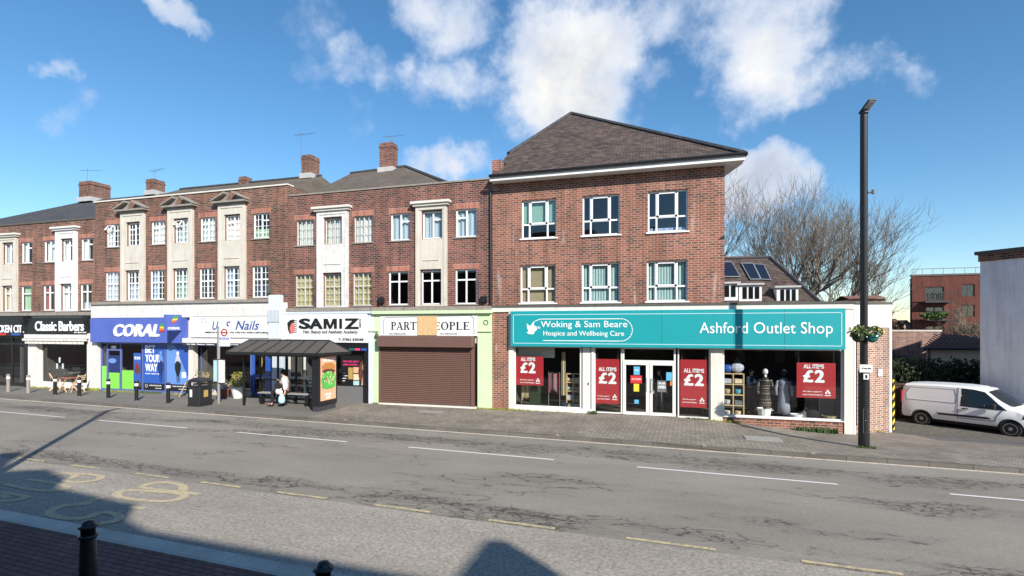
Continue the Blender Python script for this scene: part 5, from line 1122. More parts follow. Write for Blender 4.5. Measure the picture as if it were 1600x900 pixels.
# ------------------------------------------------------------------ bollards
def far_bollard(body, band='white_letter'):
    t = thing('bollard', 'x', 'bollard', group='bollards along the far kerb'); m = MB()
    m.lathe([(.085, 0), (.08, .02), (.078, .70)], 14); m.lathe([(.078, .82), (.08, .85), (.09, .865), (.09, .90), (.07, .94), (.03, .955)], 14); m.build('post', body, t)
    m = MB(); m.lathe([(.0805, .70), (.0805, .82)], 14); m.build('reflective_band', band, t); return t
bl = [(-33.95, -1.79, 'weathered grey bollard at the far left outside the chicken shop'), (-32.26, -1.87, 'weathered grey bollard second from the left outside the chicken shop'), (-30.02, -2.02, 'black banded bollard in front of the folding cafe set'), (-28.22, -2.05, 'black banded bollard in front of the pillar between barber and betting shop'), (-26.12, -2.15, 'black banded bollard in front of the betting shop door'), (-23.96, -2.4, 'black banded bollard in front of the slogan poster'), (-21.77, -2.6, 'black banded bollard in front of the horse poster, nearest the bin')]
bl[2:4] = [(-30.05, -2.0, 'black banded bollard in front of the barber window, left of the cafe set'), (-28.25, -2.05, 'black banded bollard by the folding chair, in front of the white pillar')]
pb, pg = far_bollard('black_paint'), far_bollard('ledge_stone')
place(pg, (bl[0][0], bl[0][1], 0)); pg['label'] = bl[0][2]; dup(pg, (bl[1][0], bl[1][1], 0), 0, bl[1][2])
place(pb, (bl[2][0], bl[2][1], 0)); pb['label'] = bl[2][2]
for x, y, l in bl[3:]: dup(pb, (x, y, 0), 0, l)
nb = thing('ornate_bollard', 'tall black bollard with domed cap on the brick pavement at lower left', 'bollard', group='cast iron bollards on the near pavement')
m = MB(); m.lathe([(.13, 0), (.13, .12), (.105, .16), (.10, .2), (.082, .82)], 20); m.build('post', 'black_paint', nb, smooth=False)
m = MB(); m.lathe([(.082, .82), (.088, .825), (.10, .835), (.105, .85), (.105, .865), (.088, .875)], 24); m.build('collar', 'black_paint', nb, smooth=True)
m = MB(); m.lathe([(.078, .875), (.078, .95), (.10, .96), (.107, .975), (.10, .99), (.075, .995), (.07, 1.02), (.05, 1.045), (.015, 1.055)], 24); m.build('cap', 'black_paint', nb, smooth=True)
place(nb, (-6.97, -16.07, 0)); dup(nb, (-3.39, -16.21, 0), 0, 'black domed bollard cap just showing at the bottom edge of the brick pavement')
# ------------------------------------------------------------------ bin, bus stop, shelter
x, y = -19.75, -2.75; t = thing('litter_bin', 'square black litter bin with domed top on the kerb beside the bus stop', 'bin', (x, y, 0))
m = MB(); m.box(x-.33, x+.33, y-.33, y+.33, .08, .86); m.box(x-.35, x+.35, y-.35, y+.35, .0, .08); m.box(x-.35, x+.35, y-.35, y+.35, .86, .90); m.build('body', 'plastic_black', t, bevel=.03)
m = MB(); [m.box(x+a-.05, x+a+.05, y+b-.05, y+b+.05, .90, 1.06) for a in (-.28, .28) for b in (-.28, .28)]; m.build('corner_post', 'plastic_black', t)
m = MB(); m.lathe([(.47, 0), (.48, .04), (.42, .1), (.28, .17), (.05, .2)], 4, mat=Matrix.Translation((x, y, 1.06)) @ Matrix.Rotation(R_(45), 4, 'Z')); m.build('hood', 'plastic_black', t)
m = MB(); m.box(x-.2, x+.2, y-.2, y+.2, .9, 1.0); m.build('liner', 'grey_paint', t)
m = MB(); m.box(x-.2, x-.08, y-.345, y-.331, .42, .74); m.build('notice', 'white_letter', t)
m = MB(); m.box(x+.36-.02, x+.346, y-.12, y+.1, .4, .7); m.build('notice', 'gold', t)
x, y = -19.5, -1.99; t = thing('bus_stop_pole', 'white bus stop pole with red roundel flag and timetable case', 'bus stop', (x, y, 0))
m = MB(); m.tube([(x, y, 0), (x, y, 3.55)], .065, 10); m.build('pole', 'steel', t)
m = MB(); m.box(x+.08, x+.62, y-.03, y+.03, 2.62, 3.52); fl = m.build('flag', 'sign_white', t)
m = MB(); outline(m, ell(x+.35, 3.25, .15, .15, 20), y-.03, .05, .006); m.build('roundel', 'red', fl); m = MB(); m.box(x+.14, x+.56, y-.042, y-.031, 3.22, 3.28); m.build('roundel_bar', 'red', fl)
m = MB(); m.box(x+.09, x+.61, y-.036, y-.031, 2.93, 3.02); m.build('name_strip', 'poster_blue', fl); text('Church Road', x+.14, x+.56, 2.95, 3.0, y-.036, 'white_letter', fl, bold=.02, depth=.003)
m = MB(); m.box(x+.05, x+.31, y-.05, y+.05, .95, 2.0); m.build('timetable_case', 'sign_white', t); m = MB(); m.box(x-.28, x-.08, y-.02, y+.02, 1.0, 2.0); m.build('timetable_case', 'teal_cloth', t)
m = MB(); [m.box(x-.3, x+.34, y-.06, y+.06, z, z+.035) for z in (.92, 2.0)]; m.build('bracket', 'black_paint', t)
# shelter
SX0, SX1, SYF, SYB = -18.2, -13.45, -2.75, -1.25
t = thing('bus_shelter', 'black bus shelter with a ribbed grey hipped roof and glass back', 'bus shelter', ((SX0+SX1)/2, -2, 0)); EZ = 2.42; RZ = 2.92; YM = -2.0
xa, xb = fx(389, YM), fx(515, YM); m = MB()
c = [(SX0, SYF-.1), (SX1-.05, SYF-.2), (SX1+.35, SYB+.1), (SX0+.2, SYB+.15)]
m.quad((*c[0], EZ), (*c[1], EZ), (xb, YM, RZ), (xa, YM, RZ)); m.quad((*c[1], EZ), (*c[2], EZ), (xb, YM, RZ)); m.quad((*c[2], EZ), (*c[3], EZ), (xa, YM, RZ), (xb, YM, RZ)); m.quad((*c[3], EZ), (*c[0], EZ), (xa, YM, RZ)); m.quad(*[(*q, EZ-.01) for q in c[::-1]]); ro = m.build('roof', 'roofmetal' if 'roofmetal' in M else 'grey_roof' if 'grey_roof' in M else 'dark_grey', t)
m = MB()
for i in range(8):
    a = i/7; p = Vector((c[0][0]+(c[1][0]-c[0][0])*a, c[0][1]+(c[1][1]-c[0][1])*a, EZ+.01)); q = Vector((xa+(xb-xa)*a, YM, RZ+.01)); m.bar(p, q, .022, .03)
m.bar((xa, YM, RZ+.01), (xb, YM, RZ+.01), .06, .05); m.bar((*c[1], EZ+.01), (xb, YM, RZ+.01), .04); m.bar((*c[2], EZ+.01), (xb, YM, RZ+.01), .04); m.build('roof_rib', 'black_paint', ro)
m = MB()
for i in range(4): m.bar((*c[i], EZ-.05), (*c[(i+1) % 4], EZ-.05), .08, .12)
m.build('eaves_beam', 'black_paint', t)
bxs = [SX0+.35+i*(SX1-.45-SX0-.35)/4 for i in range(5)]
for x in bxs: m = MB(); m.box(x-.035, x+.035, SYB-.035, SYB+.035, 0, EZ-.05); m.build('post', 'black_paint', t)
m = MB(); m.box(SX0+.3, SX0+.38, SYF+.5, SYF+.58, 0, EZ-.05); m.build('post', 'black_paint', t)
m = MB(); [m.box(bxs[0]+.04, SX1-.35, SYB-.02, SYB+.02, z, z+.06) for z in (.2, 1.05, 2.15)]; m.build('rail', 'black_paint', t)
m = MB(); m.quad((bxs[0], SYB, .2), (SX1-.35, SYB, .2), (SX1-.35, SYB, 2.2), (bxs[0], SYB, 2.2)); m.build('pane', 'glass', t)
m = MB(); m.box(-17.55, -14.9, -1.75, -1.42, .50, .55); m.build('bench', 'bench_grey', t); 
for x in (-17.4, -16.2, -15.0): m = MB(); m.box(x-.04, x+.04, -1.72, -1.5, 0, .5); m.build('bench_leg', 'black_paint', t)
AX = -13.55; m = MB(); m.box(AX-.34, AX, SYF, SYF+1.25, .22, 2.36); ad = m.build('advert_case', 'black_paint', t, bevel=.01); m = MB(); m.box(AX-.30, AX-.04, SYF+.02, SYF+1.2, 0, .22); m.build('advert_plinth', 'dark_grey', t)
xf = Matrix.Translation((AX, 0, 0)) @ Matrix.Rotation(R_(90), 4, 'Z'); y0, y1 = SYF+.1, SYF+1.14
def onad(nm, mat, pts, d, par=None):
    mb = MB(); mb.prism(pts, -d-.002, -d+.002, xf); return mb.build(nm, mat, par or ad)
adp = onad('advert', 'peach', [(y0, .42), (y1, .42), (y1, 2.24), (y0, 2.24)], .008); yc = (y0+y1)/2
rb = random.Random(3)
for nm, mat, cz, rx, rz, d in (('advert_picture', 'bun', 1.80, .46, .20, .014), ('advert_picture', 'meat', 1.62, .45, .10, .018), ('advert_picture', 'lettuce', 1.28, .50, .34, .022), ('advert_picture', 'lettuce', 1.02, .46, .14, .026)): onad(nm, mat, [(a, z+.02*rb.uniform(-1, 1)) for a, z in ell(yc, cz, rx, rz, 22)], d)
mt_ = MB()
for k in range(26): a, z = yc+rb.uniform(-.4, .4), rb.uniform(1.1, 1.6); mt_.prism(ell(a, z, rb.uniform(.02, .06), rb.uniform(.02, .05), 8), -.032, -.028, xf)
mt_.build('advert_picture', 'beige', ad)
mt_ = MB()
for k in range(16): a, z = yc+rb.uniform(-.4, .4), rb.uniform(1.15, 1.75); mt_.prism(ell(a, z, rb.uniform(.02, .05), rb.uniform(.015, .04), 7), -.036, -.032, xf)
mt_.build('advert_picture', 'meat', ad)
text('GET FRESH', yc-.36, yc+.36, 2.05, 2.16, 0, 'white_letter', ad, bold=.05, depth=.016, xf=xf); text('IN STORE', yc-.18, yc+.18, .62, .70, 0, 'white_letter', ad, bold=.04, depth=.016, xf=xf); text('NOW', yc-.14, yc+.14, .48, .57, 0, 'white_letter', ad, bold=.04, depth=.016, xf=xf)
# seated woman
J = dict(pelvis=(0, 0, .62), chest=(-.06, 0, 1.02), neck=(-.09, 0, 1.20), head=(-.15, -.01, 1.33), face=(-.9, -.4, -.25), shL=(-.04, -.19, 1.12), shR=(-.06, .19, 1.12), elL=(.07, -.27, .86), elR=(-.22, .24, .9), haL=(.06, -.32, .64), haR=(-.3, .05, 1.02), hiL=(-.06, -.10, .60), hiR=(-.06, .10, .60), knL=(-.52, -.14, .60), knR=(-.50, .12, .60), anL=(-.50, -.18, .10), anR=(-.62, .10, .10), toL=(-.66, -.2, .05), toR=(-.78, .08, .05))
w = person('woman in a pale pink coat and black trousers sitting on the bus shelter bench', J, 'coat_pink', 'black_cloth', coatlen=.75, fat=1.5, hairlong=.08)
m = MB(); m.box(-.13, .13, -.06, .06, -.1, .1, Matrix.Translation((-.26, -.16, .84)) @ Matrix.Rotation(R_(25), 4, 'Y')); m.build('shoulder_bag', 'black_cloth', w, bevel=.02); m = MB(); m.tube([(-.32, -.2, .92), (-.2, -.2, 1.02), (-.08, -.1, 1.18), (.04, .05, 1.16), (.1, .1, 1.0)], .014, 5); m.build('bag_strap', 'black_cloth', w)
place(w, (-16.0, -1.72, 0), R_(18)); w.scale = (1.1, 1.1, 1.08)
bx_, by_ = -15.92, -2.12
m = MB(); m.lathe([(.08, .16), (.13, .20), (.15, .30), (.13, .44), (.07, .54), (.03, .62)], 12, (bx_, by_, 0)); bg = thing('carrier_bag', 'thin blue carrier bag hanging from the seated woman\'s hand', 'bag', (bx_, by_, .1)); m.build('sack', 'bag_blue', bg, smooth=True); m = MB(); m.tube([(bx_, by_-.03, .58), (bx_+.01, by_-.02, .66), (bx_, by_+.03, .58)], .012, 5); m.build('handle', 'bag_blue', bg)
# ------------------------------------------------------------------ lamp post with baskets
LX, LY = 5.73, -3.45
def lamp(x, y, label, ang):
    z0 = gzz(x, y); t = thing('street_lamp', label, 'street lamp', (x, y, z0), 'street lamps')
    m = MB(); m.lathe([(.155, 0), (.145, .02), (.145, 2.15), (.135, 2.25), (.10, 2.42), (.097, 9.7), (.09, 9.85)], 18, (x, y, z0)); m.build('column', 'black_paint', t, smooth=False)
    m = MB(); [m.box(x-.06+q*.12-.004, x-.06+q*.12+.004, y-.142, y-.128, z0+.45, z0+1.15) for q in (0, 1)]; [m.box(x-.064, x+.064, y-.142, y-.128, z0+w, z0+w+.008) for w in (.45, 1.142)]; m.box(x-.012, x+.012, y-.15, y-.14, z0+.8, z0+.83); m.build('service_door', 'grey_paint', t)
    d = Vector((math.cos(ang), math.sin(ang), 0)); mt = Matrix.Translation((x, y, z0+9.85)) @ Matrix.Rotation(ang, 4, 'Z') @ Matrix.Rotation(R_(-22), 4, 'Y')
    m = MB(); m.box(-.08, .46, -.11, .11, .0, .06, mt); m.box(-.06, .12, -.07, .07, -.1, .0, mt); h = m.build('lamp_head', 'dark_grey', t, bevel=.015); m = MB(); m.box(.13, .42, -.09, .09, -.012, -.001, mt); m.build('lens', 'steel', h)
    return t
LT = lamp(LX, LY, 'tall black street lamp with flower baskets in front of the cream corner pier', R_(-78))
m = MB(); m.tube([(LX+.11, LY, 7.45), (LX+.24, LY, 7.45)], .03, 6); m.lathe([(.05, 0), (.05, .12)], 8, (LX+.24, LY, 7.4)); m.build('sensor', 'grey_paint', LT)
r = rect(1348, 1362, 569, 581, LY); z = lambda q: 3.5+(511-q)*18.73/800*0+q
def lz(py): dd = CT*(LY+DIST)-ST*LX; return EYE+(HY-py)*dd/FPX
m = MB(); m.box(LX-.17, LX+.16, LY-.19, LY-.17, lz(581), lz(569)); pl = m.build('parking_plate', 'sign_white', LT); text('At any time', LX-.12, LX+.12, lz(577), lz(573), LY-.19, 'black_letter', pl, bold=.02, depth=.004)
m = MB(); m.box(LX-.07, LX+.07, LY-.19, LY-.17, lz(592), lz(583)); pl = m.build('number_plate', 'sign_white', LT); text('1', LX-.02, LX+.02, lz(590), lz(585), LY-.19, 'black_letter', pl, bold=.03, depth=.004)
def leafball(mb, c, r, n, size, rnd, sq=(1, 1, 1)):
    for _ in range(n):
        v = Vector((rnd.gauss(0, 1), rnd.gauss(0, 1), rnd.gauss(0, 1))).normalized()*r*rnd.uniform(.55, 1.08); p = Vector(c)+Vector((v.x*sq[0], v.y*sq[1], v.z*sq[2]))
        a = Vector((rnd.gauss(0, 1), rnd.gauss(0, 1), rnd.gauss(0, 1))).normalized()*size*rnd.uniform(.6, 1.3); b = a.cross(Vector((rnd.gauss(0, 1), rnd.gauss(0, 1), rnd.gauss(0, 1)))).normalized()*size*.5
        mb.add([p-a, p+b, p+a, p-b], [(0, 1, 2, 3)])
rn = random.Random(5)
for s, lab in ((-1, 'hanging basket of yellow and white flowers on the left of the lamp column'), (1, 'hanging basket of flowers with green trough on the right of the lamp column')):
    cx, cz = LX+s*.17, lz(523); t = thing('flower_basket', lab, 'flower basket', (cx, LY-.1, cz), 'flower baskets on the lamp column')
    m = MB(); m.lathe([(.06, -.22), (.14, -.16), (.2, 0), (.2, .02)], 12, (cx, LY-.1, cz)); m.build('trough', 'teal_dark' if s > 0 else 'leaf_dark', t)
    m = MB(); m.tube([(LX+s*.1, LY, cz-.1), (cx, LY-.1, cz-.2)], .015, 5); m.build('bracket', 'black_paint', t)
    m = MB(); leafball(m, (cx, LY-.1, cz+.08), .25, 240, .05, rn, (1, 1, .75)); m.build('foliage', 'leaf', t, kind='stuff')
    for mt, n in (('flower_yellow', 46), ('flower_white', 40), ('flower_purple', 20)): m = MB(); leafball(m, (cx, LY-.1, cz+.08), .28, n, .04, rn, (1, 1, .75)); m.build('flowers', mt, t, kind='stuff')
m = MB(); rr = random.Random(21)
for i in range(420):
    x = rr.uniform(-30, 9); y = (kerb_y(x)-.16-abs(rr.gauss(0, .08))) if i % 3 else rr.uniform(kerb_y(x)+.1, -.3); z = (-.110 if i % 3 else gzz(x, y)+.006); a = rr.uniform(0, 6.28); r_ = rr.uniform(.012, .03)
    m.add([(x+r_*math.cos(a+k*1.57), y+r_*math.sin(a+k*1.57)*.7, z+(.008 if k == 1 else 0)) for k in range(4)], [(0, 1, 2, 3)])
m.build('fallen_leaves', 'tan_cloth', kind='stuff')
# weeds along the foot of the shops
def weed(x, y, w, n, label, size=.05, mat='leaf'):
    mb = MB(); rr = random.Random(int(x*100)); z = gzz(x, y)
    for i in range(n): 
        p = Vector((x+rr.uniform(-w, w), y+rr.uniform(-.07, .05), z)); h = rr.uniform(.3, 1)*size*2; a = rr.uniform(0, 6.28); d = Vector((math.cos(a), math.sin(a), 0))*size*.4; mb.add([p-d*.5, p+d*.5, p+d+Vector((0, 0, h)), p+d*.2+Vector((0, 0, h*1.1))], [(0, 1, 2, 3)])
    mb.build('weeds', mat, kind='stuff')
for px, w, n, s, mt in ((60, .7, 120, .05, 'leaf_yellow'), (100, 1.6, 420, .045, 'leaf_yellow'), (145, .5, 180, .08, 'leaf_yellow'), (190, 1.3, 300, .05, 'leaf_yellow'), (235, .7, 200, .06, 'leaf'), (275, .8, 200, .05, 'leaf_yellow'), (760, .45, 200, .035, 'leaf_yellow'), (800, .8, 320, .04, 'leaf_yellow'), (860, .9, 200, .03, 'leaf_yellow'), (926, .16, 90, .07, 'leaf'), (1085, .3, 60, .04, 'leaf'), (1130, .7, 300, .04, 'leaf_yellow'), (1275, .7, 260, .09, 'leaf'), (590, .3, 70, .04, 'leaf'), (1372, .5, 100, .04, 'leaf_yellow')):
    weed(fx(px, -.15), -.15 if px < 1340 else .8, w, n, '', s, mt)
weed(5.75, -3.62, .25, 90, '', .04, 'leaf')
m = strip(K(-.42), K(-.1), -31, -17, .003, 20, 1, False)
# potted plants by the nail bar
def pot(x, y, r, h, potm, leafm, label, n=300, ph=.7, white=False):
    t = thing('potted_plant', label, 'plant', (x, y, 0), 'potted plants outside the nail bar'); m = MB(); m.lathe([(r*.62, 0), (r*.95, h), (r*1.05, h), (r*1.05, h+.05), (r*.85, h+.05), (r*.85, h-.02)], 16, (x, y, 0)); m.build('pot', potm, t)
    rr = random.Random(int(x*50)); m = MB()
    for i in range(26):
        a = rr.uniform(0, 6.28); l = rr.uniform(.2, 1)*r*1.3; m.tube([(x, y, h), (x+math.cos(a)*l*.5, y+math.sin(a)*l*.5, h+ph*.5), (x+math.cos(a)*l, y+math.sin(a)*l, h+ph*rr.uniform(.7, 1))], .008, 3)
    m.build('stems', 'wood_pine', t); m = MB(); leafball(m, (x, y, h+ph*.6), ph*.55, n, .05, rr, (.9, .9, 1)); m.build('foliage', leafm, t)
pot(fx(373, -.3), -.35, .33, .5, 'pot_white', 'leaf_yellow', 'yellow green shrub in a white pot outside the nail bar')
pot(fx(322, -.2), -.3, .22, .3, 'pot_white', 'leaf', 'slender leafy plant at the left end of the nail bar window', 260, 1.0)
pot(fx(352, -.2), -.3, .36, .38, 'terracotta', 'white_cloth', 'brown trough of white flowering plants between the two shrubs', 160, .3)
# ------------------------------------------------------------------ van
VZ = -.55
vr = Vector(onground(1440, 665, VZ)); vf = Vector(onground(1579, 683.5, VZ)); vd = (vf-vr); WB = vd.length; vd.normalize(); VS = WB/2.80
print('van wheelbase', WB, vr, vf)
van = thing('parked_van', 'white panel van parked in the side street against the white rendered wall', 'van')
# side profile stations: x from rear wheel, roof z, belt z, half widths (belt, roof)
HWB = .92
st = [(-.72, .42, 1.02, 1.50, .84, .70), (-.70, .38, 1.0, 1.66, .90, .76), (-.62, .36, 1.0, 1.76, .92, .79), (-.3, .36, 1.0, 1.80, .925, .80), (.5, .36, 1.0, 1.83, .93, .81), (1.3, .36, 1.0, 1.83, .93, .81), (1.75, .36, 1.0, 1.80, .93, .80), (2.05, .36, 1.0, 1.74, .93, .77), (2.45, .36, 1.01, 1.44, .93, .74), (2.88, .36, 1.03, 1.12, .925, .78), (3.02, .36, .98, 1.06, .92, .78), (3.35, .34, .86, .98, .88, .70), (3.52, .34, .74, .86, .78, .60), (3.58, .36, .60, .68, .66, .50)]
def section(s):
    x, zb, zm, zr, hb, hr = s; r = []
    for y, z in ((.0, zb), (hb*.92, zb), (hb*.985, zb+.1), (hb, (zb+zm)/2), (hb*.985, zm), (hb*.985+(hr-hb*.985)*.55, zm+(zr-zm)*.55), (hr, zr-.09 if zr-zm > .2 else zr-(zr-zm)*.35), (hr*.88, zr-.02 if zr-zm > .2 else zr), (0, zr+.015)): r.append(Vector((x, -y, z)))
    return r+[Vector((x, -p.y, p.z)) for p in r[-2:0:-1]]
m = MB(); secs = [section(s) for s in st]; n = len(secs[0]); m.v = [p for q in secs for p in q]
for i in range(len(secs)-1):
    for k in range(n): k2 = (k+1) % n; m.f.append((i*n+k, i*n+k2, (i+1)*n+k2, (i+1)*n+k)); m.m.append(0)
m.f += [tuple(range(n))[::-1], tuple(range((len(secs)-1)*n, len(secs)*n))]; m.m += [0, 0]
body = m.build('body', 'van_white', van, smooth=True)
bm = bmesh.new(); bm.from_mesh(body.data); bmesh.ops.recalc_face_normals(bm, faces=bm.faces); bm.to_mesh(body.data); bm.free()
cut = MB()
for wx in (0, 2.80):
    for s in (-1, 1): cut.lathe([(.385, -.22), (.385, .22)], 28, mat=Matrix.Translation((wx, s*.86, .32)) @ Matrix.Rotation(R_(90), 4, 'X'))
cut = cut.build('arch_cutter', 'rubber')
bo = body.modifiers.new('b', 'BOOLEAN'); bo.operation = 'DIFFERENCE'; bo.object = cut; bo.solver = 'EXACT'
dg = bpy.context.evaluated_depsgraph_get(); nm = bpy.data.meshes.new_from_object(body.evaluated_get(dg)); body.modifiers.clear(); body.data = nm; bpy.data.objects.remove(cut)
nm.materials.clear(); nm.materials.append(M['van_white'])
for p in nm.polygons: p.material_index = 0; p.use_smooth = True
try:
    md = body.modifiers.new('e', 'EDGE_SPLIT'); md.split_angle = R_(32)
except Exception: pass
def vpt(x, f, out=.012):      # point on the near flank: f=0 belt .. 1 shoulder
    for i in range(len(st)-1):
        if st[i][0] <= x <= st[i+1][0]:
            t = (x-st[i][0])/(st[i+1][0]-st[i][0]); a, b = secs[i], secs[i+1]; P = [a[k].lerp(b[k], t) for k in range(9)]; break
    if f >= 0: q = P[4].lerp(P[5], f/.55) if f < .55 else P[5].lerp(P[6], (f-.55)/.45)
    else: q = P[4].lerp(P[3], -f) if f > -1 else P[3].lerp(P[2], -f-1)
    return q+Vector((0, -out, out*.3))
def flank(name, mat, pts, out=.012, parent=van, both=True):
    for s in ((1, -1) if both else (1,)):
        m = MB(); q = [vpt(x, f, out) for x, f in pts]; q = [Vector((p.x, p.y*s, p.z)) for p in q]
        if s < 0: q = q[::-1]
        m.quad(*q); m.build(name, mat, parent)
# cab side glass split into strips following the flank
flank('side_window', 'glassvan', [(1.36, .06), (1.8, .04), (2.3, .02), (2.62, .0), (2.40, .45), (2.18, .80), (2.02, .92), (1.7, .95), (1.38, .93)], .012)
flank('window_seal', 'plastic_black', [(1.31, .02), (1.8, .0), (2.3, -.02), (2.72, -.03), (2.46, .47), (2.22, .86), (2.03, .99), (1.7, 1.0), (1.33, .98)], .006)
flank('pressed_panel', 'van_white', [(-.52, .10), (1.15, .10), (1.18, .45), (1.10, .86), (-.42, .86), (-.56, .45)], .006)
m = MB()
def ln(pts, w=.018, o=.009):
    q = [vpt(x, f, o) for x, f in pts]; [m.bar(q[i], q[i+1], w, .006, (0, 1, 0)) for i in range(len(q)-1)]
ln([(1.22, 1.0), (1.22, .5), (1.22, 0), (1.22, -.9), (1.22, -1.7)]); ln([(2.36, -1.6), (2.42, -.8), (2.60, -.02)]); ln([(1.22, -1.7), (2.36, -1.6)]); ln([(-.52, .12), (1.15, .12)], .01); ln([(-.42, .86), (1.10, .86)], .01); ln([(-.52, .12), (-.56, .45), (-.42, .86)], .01); ln([(1.15, .12), (1.18, .45), (1.1, .86)], .01)
m.build('door_gap', 'plastic_black', van)
flank('rub_strip', 'plastic_black', [(.52, -1.15), (2.15, -1.0), (2.25, -1.25), (2.22, -1.38), (.62, -1.5)], .02)
m = MB(); a = vpt(1.36, -.25, .03); m.box(a.x, a.x+.2, a.y-.01, a.y+.02, a.z-.02, a.z+.02); m.build('handle', 'plastic_black', van)
for s in (1, -1):
    m = MB(); m.box(2.28, 2.42, s*-1.14, s*-.95, 1.02, 1.22); m.build('mirror', 'plastic_black', van, bevel=.03)
m = MB(); w_ = [(2.13, .66, 1.655), (2.80, .72, 1.15)]
m.quad((2.12, -.70, 1.67), (2.84, -.74, 1.14), (2.90, 0, 1.16), (2.16, 0, 1.70)); m.quad((2.16, 0, 1.70), (2.90, 0, 1.16), (2.84, .74, 1.14), (2.12, .70, 1.67)); m.build('windscreen', 'glassvan', van)
for s in (1, -1):
    m = MB(); q = [(3.12, s*.90, .74), (3.42, s*.84, .72), (3.47, s*.78, .84), (3.2, s*.885, .92)]; q = [Vector(p)+Vector((.012, s*.012, 0)) for p in q]; m.quad(*(q if s < 0 else q[::-1])); m.build('headlight', 'glassvan', van)
    m = MB(); m.box(-.735, -.70, s*.78, s*.9, .95, 1.45); m.build('tail_light', 'red', van)
m = MB(); m.box(3.38, 3.62, -.72, .72, .30, .56); m.build('front_bumper', 'plastic_black', van, bevel=.04); m = MB(); m.box(-.78, -.62, -.85, .85, .34, .56); m.build('rear_bumper', 'plastic_black', van, bevel=.04)
m = MB(); m.box(3.575, 3.63, -.26, .26, .40, .50); m.build('number_plate', 'sign_white', van)
for wx in (0, 2.80):
    for s in (-1, 1):
        mt = Matrix.Translation((wx, s*.80, .32)) @ Matrix.Rotation(R_(90)*(1 if s < 0 else -1), 4, 'X')
        m = MB(); m.lathe([(.20, -.09), (.30, -.1), (.32, -.07), (.32, .07), (.30, .1), (.215, .1)], 28, mat=mt); w_ = m.build('wheel', 'rubber', van, smooth=False)
        m = MB(); m.lathe([(.212, .06), (.215, .103), (.195, .105), (.18, .075), (.07, .085), (.06, .11), (.01, .112)], 24, mat=mt); rim = m.build('rim', 'alloy', w_)
        m = MB()
        for k in range(10): a = k*.628; p = mt @ Vector((.125*math.cos(a), .125*math.sin(a), .088)); m.ball(p, .022, 6, (1, .5, 1))
        m.build('rim_slot', 'rubber', rim)
m = MB(); m.box(-.3, 3.1, -.72, .72, .22, .40); m.build('underbody', 'rubber', van); m = MB(); m.box(1.2, 1.9, -.6, -.1, .5, 1.3); m.box(1.2, 1.9, .1, .6, .5, 1.3); m.build('cab_seat', 'black_cloth', van)
m = MB(); m.tube([(2.05, .2, 1.72), (1.85, .2, 1.9)], .008, 4); m.build('antenna', 'plastic_black', van)
van.scale = (VS, VS, VS)
nrm = Vector((-vd.y, vd.x)); ang = math.atan2(vd.y, vd.x); c = vr+nrm*.86*VS
van.location = (c.x, c.y, VZ); van.rotation_euler = (0, 0, ang)
# ------------------------------------------------------------------ white rendered building at the right
wl = vr+nrm*(2.0*VS+.55)
def wallpt(px):
    r = ray(px, 500); k = r.x/r.y       # x = k*(y+DIST)
    # wl + s*vd on that line
    s = (k*(wl.y+DIST)-wl.x)/(vd.x-k*vd.y); return wl+vd*s, s
A_, sA = wallpt(1531.5); dA = CT*(A_.y+DIST)-ST*A_.x; topz = EYE+(HY-409)*dA/FPX; print('white wall', A_, topz)
ww = Vector((math.cos(R_(-50)), math.sin(R_(-50)))); vd0, nrm0 = vd, nrm; vd, nrm = ww, Vector((-ww.y, ww.x))
B_ = A_+vd*9.5; C_ = B_+nrm*9; D_ = A_+nrm*9
wb = thing('rendered_building', 'white rendered end wall with dark brick coping behind the van at right', 'building', (A_.x, A_.y, VZ))
m = MB(); m.prismz([tuple(A_), tuple(B_), tuple(C_), tuple(D_)], -.8, topz); m.build('wall', 'white_render', wb)
g_ = lambda p, a, b: tuple(p+vd*a+nrm*b)
m = MB(); m.prismz([g_(A_, -.05, -.05), g_(B_, .05, -.05), g_(C_, .05, .05), g_(D_, -.05, .05)], topz+.002, topz+.28); m.build('brick_course', 'brick_brown', wb)
m = MB(); m.prismz([g_(A_, -.14, -.14), g_(B_, .14, -.14), g_(C_, .14, .14), g_(D_, -.14, .14)], topz+.282, topz+.42); m.build('coping', 'cap_dark', wb)
vd, nrm = vd0, nrm0
# ------------------------------------------------------------------ fence, hedge, yard walls, far buildings
f0 = Vector(onground(1384, 655, VZ))-vd*6; f1 = f0+vd*0
fa, fb = Vector((fx(1384, 4.8), 4.8)), A_+nrm*.4-vd*.1
fa = fa+Vector((-.9, .6))
t = thing('wooden_fence', 'dark weathered board fence behind the van', 'fence', (fa.x, fa.y, VZ)); L_ = (fb-fa).length; fd = (fb-fa)/L_; m = MB(); k = 0
rr = random.Random(2)
while k*.125 < L_-.1:
    p = fa+fd*k*.125; q = fa+fd*(k*.125+.118); m.bar((p.x, p.y, VZ+.8), (q.x, q.y, VZ+.8), .02, 1.6+rr.uniform(-.03, .03)); k += 1
m.build('boards', 'fence_wood', t)
fn = Vector((fd.y, -fd.x))
for z in (.35, 1.05, 1.55): m = MB(); p = fa+fn*.03; q = fb+fn*.03; m.bar((p.x, p.y, VZ+z), (q.x, q.y, VZ+z), .05, .08); m.build('rail', 'fence_wood', t)
for i in range(4): p = fa+fd*(L_*i/3.2)+fn*.05; m = MB(); m.box(p.x-.05, p.x+.05, p.y-.05, p.y+.05, VZ, VZ+1.7); m.build('post', 'fence_wood', t)
hd = MB(); rr = random.Random(9)
for i in range(26):
    p = fa.lerp(fb, i/25)+Vector((.8, 1.3)); leafball(hd, (p.x, p.y, VZ+1.6), .75, 330, .09, rr, (1, .8, 1.35))
tag(hd.build('hedge', 'leaf_dark', origin=(fa.x, fa.y, VZ)), 'dense dark ivy hedge rising behind the board fence', 'hedge')
